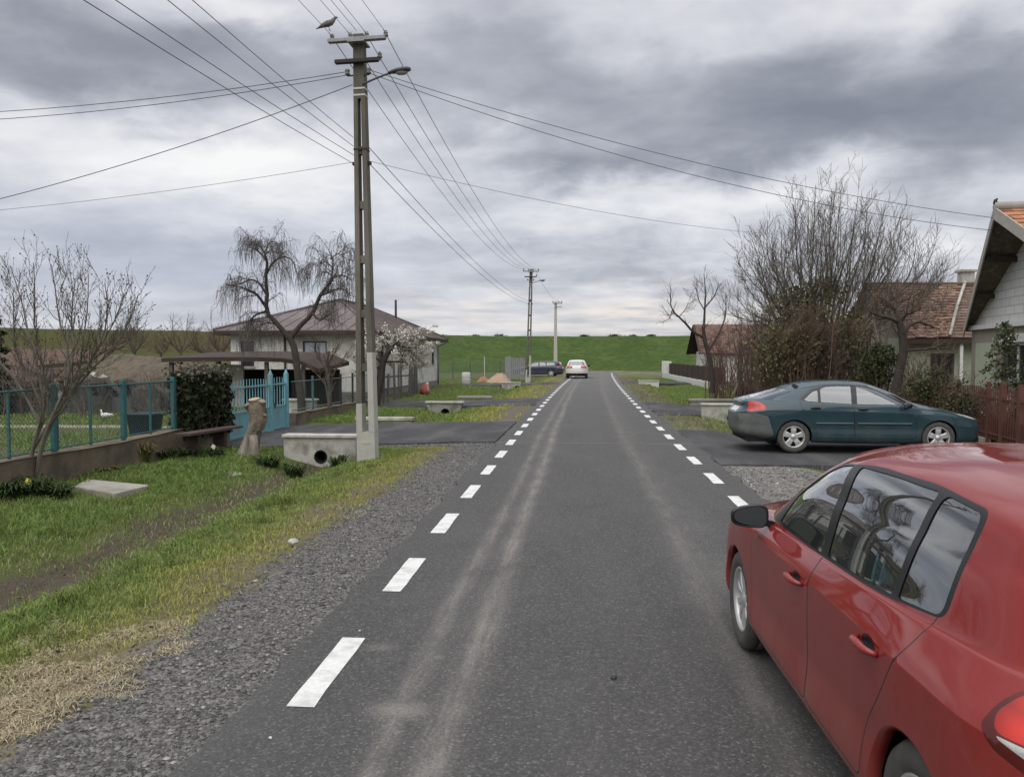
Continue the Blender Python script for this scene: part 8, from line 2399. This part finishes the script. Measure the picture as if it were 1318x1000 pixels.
# -- pale thin trunks in the hedge
for i, (x0, y0, x1, y1, Y) in enumerate(((985, 505, 980, 452, 29.0), (1125, 520, 1135, 455, 24.5), (945, 508, 955, 480, 30))):
    sapling(['pale straight young trunk in the hedge left of the ivy', 'pale leaning trunk between the ivy and the pruned tree', 'thin pale leaning stem at the hedge end beside the tarpaulin'][i], [([(x0, y0), ((x0 + x1) / 2, (y0 + y1) / 2), (x1, y1)], 0, .07, .05), ([(x1, y1), (x1 - 8, y1 - 30), (x1 - 12, y1 - 52)], .3, .035, .012), ([(x1, y1), (x1 + 8, y1 - 26), (x1 + 14, y1 - 48)], -.3, .03, .012)], Y, 70 + i, ('bark_grey', 'twig_grey'), 7, (0.3, 0.9), 4, None, 'hedge_tree')
# -- twisted tree at the hedge end
sapling('crooked bare tree with one long limb leaning left over the verge', [([(917, 506), (916, 480), (912, 455), (907, 438), (905, 420)], 0, .12, .07), ([(906, 434), (893, 428), (884, 418), (874, 408), (865, 399), (863, 388), (864, 372)], -.5, .06, .012), ([(906, 422), (907, 400), (908, 378), (906, 352)], .4, .055, .012), ([(907, 400), (899, 385), (896, 372)], .3, .025, .01), ([(908, 395), (920, 380), (925, 365)], -.3, .03, .01), ([(874, 408), (882, 398), (886, 390)], .2, .02, .008), ([(912, 452), (925, 430), (934, 405), (934, 380)], .6, .05, .012), ([(865, 399), (862, 410), (861, 404)], .1, .015, .008)], 33.0, 81, ('bark_dark', 'twig_brown'), 8, (0.4, 1.0), 4, None, 'crooked_tree', 42, 0.2, 0.006, (0.2, 0.5))
# -- brown thicket of upright suckers
def suckers(label, x0, x1, ytop, Y, n, seed, twig):
    rng = np.random.RandomState(seed); limbs = []
    for i in range(n):
        px_ = rng.uniform(x0, x1); yb = 512; yt = ytop + rng.uniform(0, 50); yy = Y + rng.uniform(-1.2, 1.2)
        a = atY(px_ + rng.uniform(-4, 4), yb, yy); a.z = -0.15; b = atY(px_ + rng.uniform(-14, 14), yt, yy + rng.uniform(-.4, .4)); m_ = a.lerp(b, .5) + Vector((rng.uniform(-.12, .12), 0, 0))
        limbs.append(resample([a, m_, b], [0.028, 0.018, 0.006], 9))
    L, Rr = stackL(limbs)
    g1 = spawn(L, Rr, 9, 0.35, 1.0, 30, 0.25, rng, 6, 0.6, 0.012, 0.0055, 0.1, 0.06, up=0.1)
    g2 = spawn(*g1, 4, 0.12, 0.4, 38, 0.15, rng, 4, 0.6, 0.007, 0.0045, 0.2, 0.06)
    tree_object('bare_shrub', label, limbs, [g1, g2], 'twig_red', twig, None, tuple(limbs[0][0][0]), 'shrub')
suckers('reddish bare shrub of upright suckers behind the crooked tree', 910, 945, 425, 35, 26, 91, 'twig_red')
suckers('dense brown bare shrub between the crooked tree and the ivy', 938, 985, 405, 31, 34, 92, 'twig_brown')
suckers('brown bare shrub of suckers in the shade left of the ivy', 972, 1010, 430, 28.5, 26, 93, 'twig_brown')
suckers('bare brown hedge shrub right of the ivy before the terracotta roof', 1095, 1135, 425, 27.5, 24, 94, 'twig_brown')
suckers('brown thorny scrub mass under the big tree behind the roof of the teal car', 1000, 1075, 400, 26.2, 40, 96, 'twig_brown')
suckers('low bare shrub in the garden of the terracotta roof house', 1165, 1230, 455, 24.5, 22, 95, 'twig_brown')

suckers('bare scrub before the tumbledown shed at the left frame edge', 0, 60, 470, 24.2, 14, 130, 'twig_grey')
suckers('bare scrub before the straw roofed shed behind the goose', 90, 150, 482, 24.0, 14, 131, 'twig_grey')
suckers('thin bare scrub behind the dark plastic tub', 170, 215, 492, 23.8, 14, 132, 'twig_grey')
# -- ivy over the left fence
def ivy():
    rng = np.random.RandomState(14); n = 9500
    x = -7.80 + 0.36 * (rng.rand(n) - 0.5) * (0.6 + 0.8 * rng.rand(n)); y = 14.85 + 2.15 * rng.rand(n); z = 0.12 + 1.36 * rng.rand(n)
    e = fbm(y * 2.5, z * 2.5, 5); edge = np.minimum(np.minimum(y - 14.80, 17.05 - y), np.minimum(1.52 - z, z - 0.08))
    P = np.stack([x - 0.02 + 0.22 * (e - 0.5), y, z], 1)[edge > 0.10 * (0.4 + e) - 0.05 * rng.rand(n)]
    lv1 = leaf_cloud(P, 0.085, (0.022, 0.030, 0.013), (0.040, 0.046, 0.022), rng)
    m_ = 500; Q = np.stack([-7.80 + 0.3 * rng.randn(m_) * .5, 14.85 + 2.1 * rng.rand(m_), 1.46 + 0.10 * rng.randn(m_)], 1)
    lv2 = leaf_cloud(Q, 0.07, (0.16, 0.14, 0.11), (0.09, 0.08, 0.06), rng)
    k = 40; P0 = np.stack([np.full(k, -7.80) + 0.1 * rng.randn(k), 14.9 + 2.0 * rng.rand(k), np.full(k, 0.1)], 1)
    s = np.linspace(0, 1, 9)[None, :, None]; top = P0 + np.stack([0.05 * rng.randn(k), 0.4 * rng.randn(k), 1.1 + 0.35 * rng.rand(k)], 1)
    L = P0[:, None] * (1 - s) + top[:, None] * s + np.cumsum(rng.randn(k, 9, 3) * 0.018, 1); Rr = np.full((k, 9), 0.010) * (1.3 - s[..., 0])
    g2 = spawn(L, Rr, 6, 0.15, 0.4, 60, -0.1, rng, 5, 0.6, 0.006, 0.004, 0.2, 0.08)
    tree_object('ivy_clump', 'dark green ivy clump smothering the fence above the brown bench', [(L[i], Rr[i]) for i in range(k)], [g2], 'bark_dark', 'twig_brown', None, (-7.8, 15.9, 0.1), 'ivy', join_leaves([lv1, lv2]))
ivy()
# -- low plants along the foot of the wall
def clump(name, label, x, y, r, h, n, seed, colA, colB, w=0.012, cat='plant', flower=None, group=None):
    rng = np.random.RandomState(seed)
    a = rng.rand(n) * 6.283; q = r * np.sqrt(rng.rand(n)) * 0.5
    bx, by = x + q * np.cos(a), y + q * np.sin(a); z = ground_z(bx, by)
    hh = h * (0.6 + 0.6 * rng.rand(n)); la = a + rng.randn(n) * 0.5; ln = r * (0.35 + 0.6 * rng.rand(n))
    V = []; ww = w * (0.7 + 0.6 * rng.rand(n)); dx, dy = -np.sin(la), np.cos(la)
    def row(f, hgt, wf): return [np.stack([bx + np.cos(la) * ln * f - dx * ww * wf, by + np.sin(la) * ln * f - dy * ww * wf, z + hh * hgt], 1), np.stack([bx + np.cos(la) * ln * f + dx * ww * wf, by + np.sin(la) * ln * f + dy * ww * wf, z + hh * hgt], 1)]
    rows = row(0, -0.05, .7) + row(.25, .6, 1) + row(.6, .95, .8) + row(1.0, .8, .15)
    V = np.stack(rows, 1).reshape(-1, 3); b = (np.arange(n) * 8)[:, None]
    F = np.concatenate([b + np.array([[0, 1, 3, 2]]), b + np.array([[2, 3, 5, 4]]), b + np.array([[4, 5, 7, 6]])])
    t = rng.rand(n, 1); c = np.array(colA) * (1 - t) + np.array(colB) * t; c = np.concatenate([c * (0.75 + 0.5 * rng.rand(n, 1)), np.ones((n, 1))], 1).repeat(8, 0)
    root = thing(name, label, cat, (x, y, gz(x, y)), 0, group); o = np.array(root.location)
    np_mesh('foliage', V - o, F, M['tint'], False, root, c)
    if flower:
        fx, fy, fz, fr, col = flower
        mname = 'petal_' + name
        if mname not in M: M[mname] = mat_noise(mname, col, [q_ * 0.8 for q_ in col], 20, 0.7, 0)
        f = MB(); f.tube([(0, 0, 0), (0.01, 0, fz * .6), (fx, fy, fz)], 0.004, 5); f.build('stem', M['twig_olive'], root)
        f = MB(); n_ = 6
        for k in range(n_):
            a0 = 2 * math.pi * k / n_; d = Vector((0.75 * math.cos(a0) , -0.45, math.sin(a0))).normalized(); s_ = Vector((0.5, -0.8, 0.2)).cross(d).normalized()
            c0 = Vector((fx, fy, fz)); f.add([c0, c0 + d * fr * .6 + s_ * fr * .35, c0 + d * fr, c0 + d * fr * .6 - s_ * fr * .35], [(0, 1, 2, 3)])
        f.lathe([(fr * .32, 0), (fr * .36, fr * .4), (fr * .2, fr * .35), (0.001, fr * .3)], 8, M=Matrix.Translation((fx, fy, fz)) @ Matrix.Rotation(R(70), 4, 'X'), smooth=True)
        f.build('flower', M[mname], root)
D1, D2 = (0.026, 0.044, 0.016), (0.05, 0.075, 0.024)
p = gp(43, 640, -.12); clump('daffodil', 'daffodil clump with one yellow flower at the foot of the left wall', p.x, p.y, 0.34, 0.26, 160, 101, D1, D2, flower=(0.03, -0.12, 0.25, 0.055, (0.80, 0.70, 0.10)))
p = gp(278, 590, -.13); clump('narcissus', 'small clump with one white flower beside the bench leg', p.x, p.y, 0.22, 0.22, 90, 102, D1, D2, flower=(0.0, -0.08, 0.25, 0.055, (0.75, 0.73, 0.60)))
for i, (x, y, r, h, n, lab) in enumerate(((12, 645, .40, .24, 220, 'dark leafy plant clump at the wall foot near the left frame edge'), (75, 640, .26, .16, 110, 'low dark plant clump left of the pale concrete slab'), (135, 612, .28, .13, 120, 'low yellowish plant clump behind the pale concrete slab'), (178, 598, .34, .36, 150, 'tall dry grass tuft against the left wall'), (208, 592, .36, .16, 170, 'dark rosette plant with pale leaves before the wall'), (245, 590, .34, .18, 150, 'dark green plant clump between the rosette and the bench'), (345, 596, .30, .2, 130, 'dark weed clump left of the near culvert headwall'), (378, 600, .26, .24, 130, 'dark weedy tuft growing against the near culvert headwall'), (436, 590, .24, .2, 110, 'weedy tuft between the culvert pipe and the power pole'))):
    p = gp(x, y, -.14); ca, cb = ((0.10, 0.11, 0.03), (0.16, 0.14, 0.06)) if i in (2, 3) else (D1, D2)
    clump('verge_plant', lab, p.x, p.y, r, h, n, 110 + i, ca, cb)
# -- scrub dots on the crest of the dike
rng_ = random.Random(17)
for i, (x, yy, s_) in enumerate(((570, 432, 1.0), (612, 433, .9), (643, 432, 1.2), (752, 433, .8), (790, 432, 1.1), (815, 433, .7), (838, 433, .8))):
    c = atY(x, yy, 113); n = 260; rg = np.random.RandomState(200 + i)
    P = rg.randn(n, 3) * np.array([.34, .3, .09]) * s_ + np.array([c.x, 113, 4.62 + .08 * s_])
    V, F, Cc = leaf_cloud(P, 0.14, (0.05, 0.07, 0.028), (0.07, 0.085, 0.036), rg)
    o = np_mesh('crest_shrub', V - np.array([c.x, 113, 4.5]), F, M['tint'], False, None, Cc); o.location = (c.x, 113, 4.5)
    tag(o, 'tiny dark shrub dotted along the crest of the dike', 'shrub', 'shrubs on the dike crest')
# -- loose stones
def stone(label, x, y, z, s, seed, col='concrete', group=None):
    b = MB(); bm = bmesh.new(); bmesh.ops.create_icosphere(bm, subdivisions=2, radius=1.0)
    for v in bm.verts:
        v.co *= 1 + 0.35 * mnoise.noise(v.co * 1.3 + Vector((seed, 0, 0)))
    V = [(v.co.x * s, v.co.y * s * .8, v.co.z * s * .55) for v in bm.verts]; F = [tuple(v.index for v in f.verts) for f in bm.faces]; bm.free()
    b.add(V, F, False); o = b.build('stone', M[col]); o.location = (x, y, z + s * .2); o.rotation_euler = (0.1, 0.1, seed); tag(o, label, 'stone', group)
p = gp(378, 698); stone('pale upright stone at the grass edge of the gravel shoulder', p.x, p.y, 0.0, 0.055, 1.3, 'concrete_pale')
p = gp(348, 950); stone('tiny white pebble on the near asphalt left of the first dash', p.x, p.y, 0.002, 0.011, 2.1, 'barrel')
p = gp(463, 812); stone('tiny white pebble on the asphalt between the first two dashes', p.x, p.y, 0.002, 0.009, 3.1, 'barrel')
p = gp(790, 873); stone('small dark clod lying in the middle of the road', p.x, p.y, 0.003, 0.022, 4.4, 'iron_dark')
for i, (x, y, s_) in enumerate(((160, 900, .026), (185, 893, .024), (150, 880, .03), (205, 858, .022), (85, 918, .025), (290, 752, .035), (335, 726, .04), (405, 668, .04), (440, 655, .045))):
    p = gp(x, y, -.04); stone('larger grey stone among the gravel at the grass edge', p.x, p.y, gz(p.x, p.y), s_, i * 1.7, 'concrete', 'stones at the grass edge')
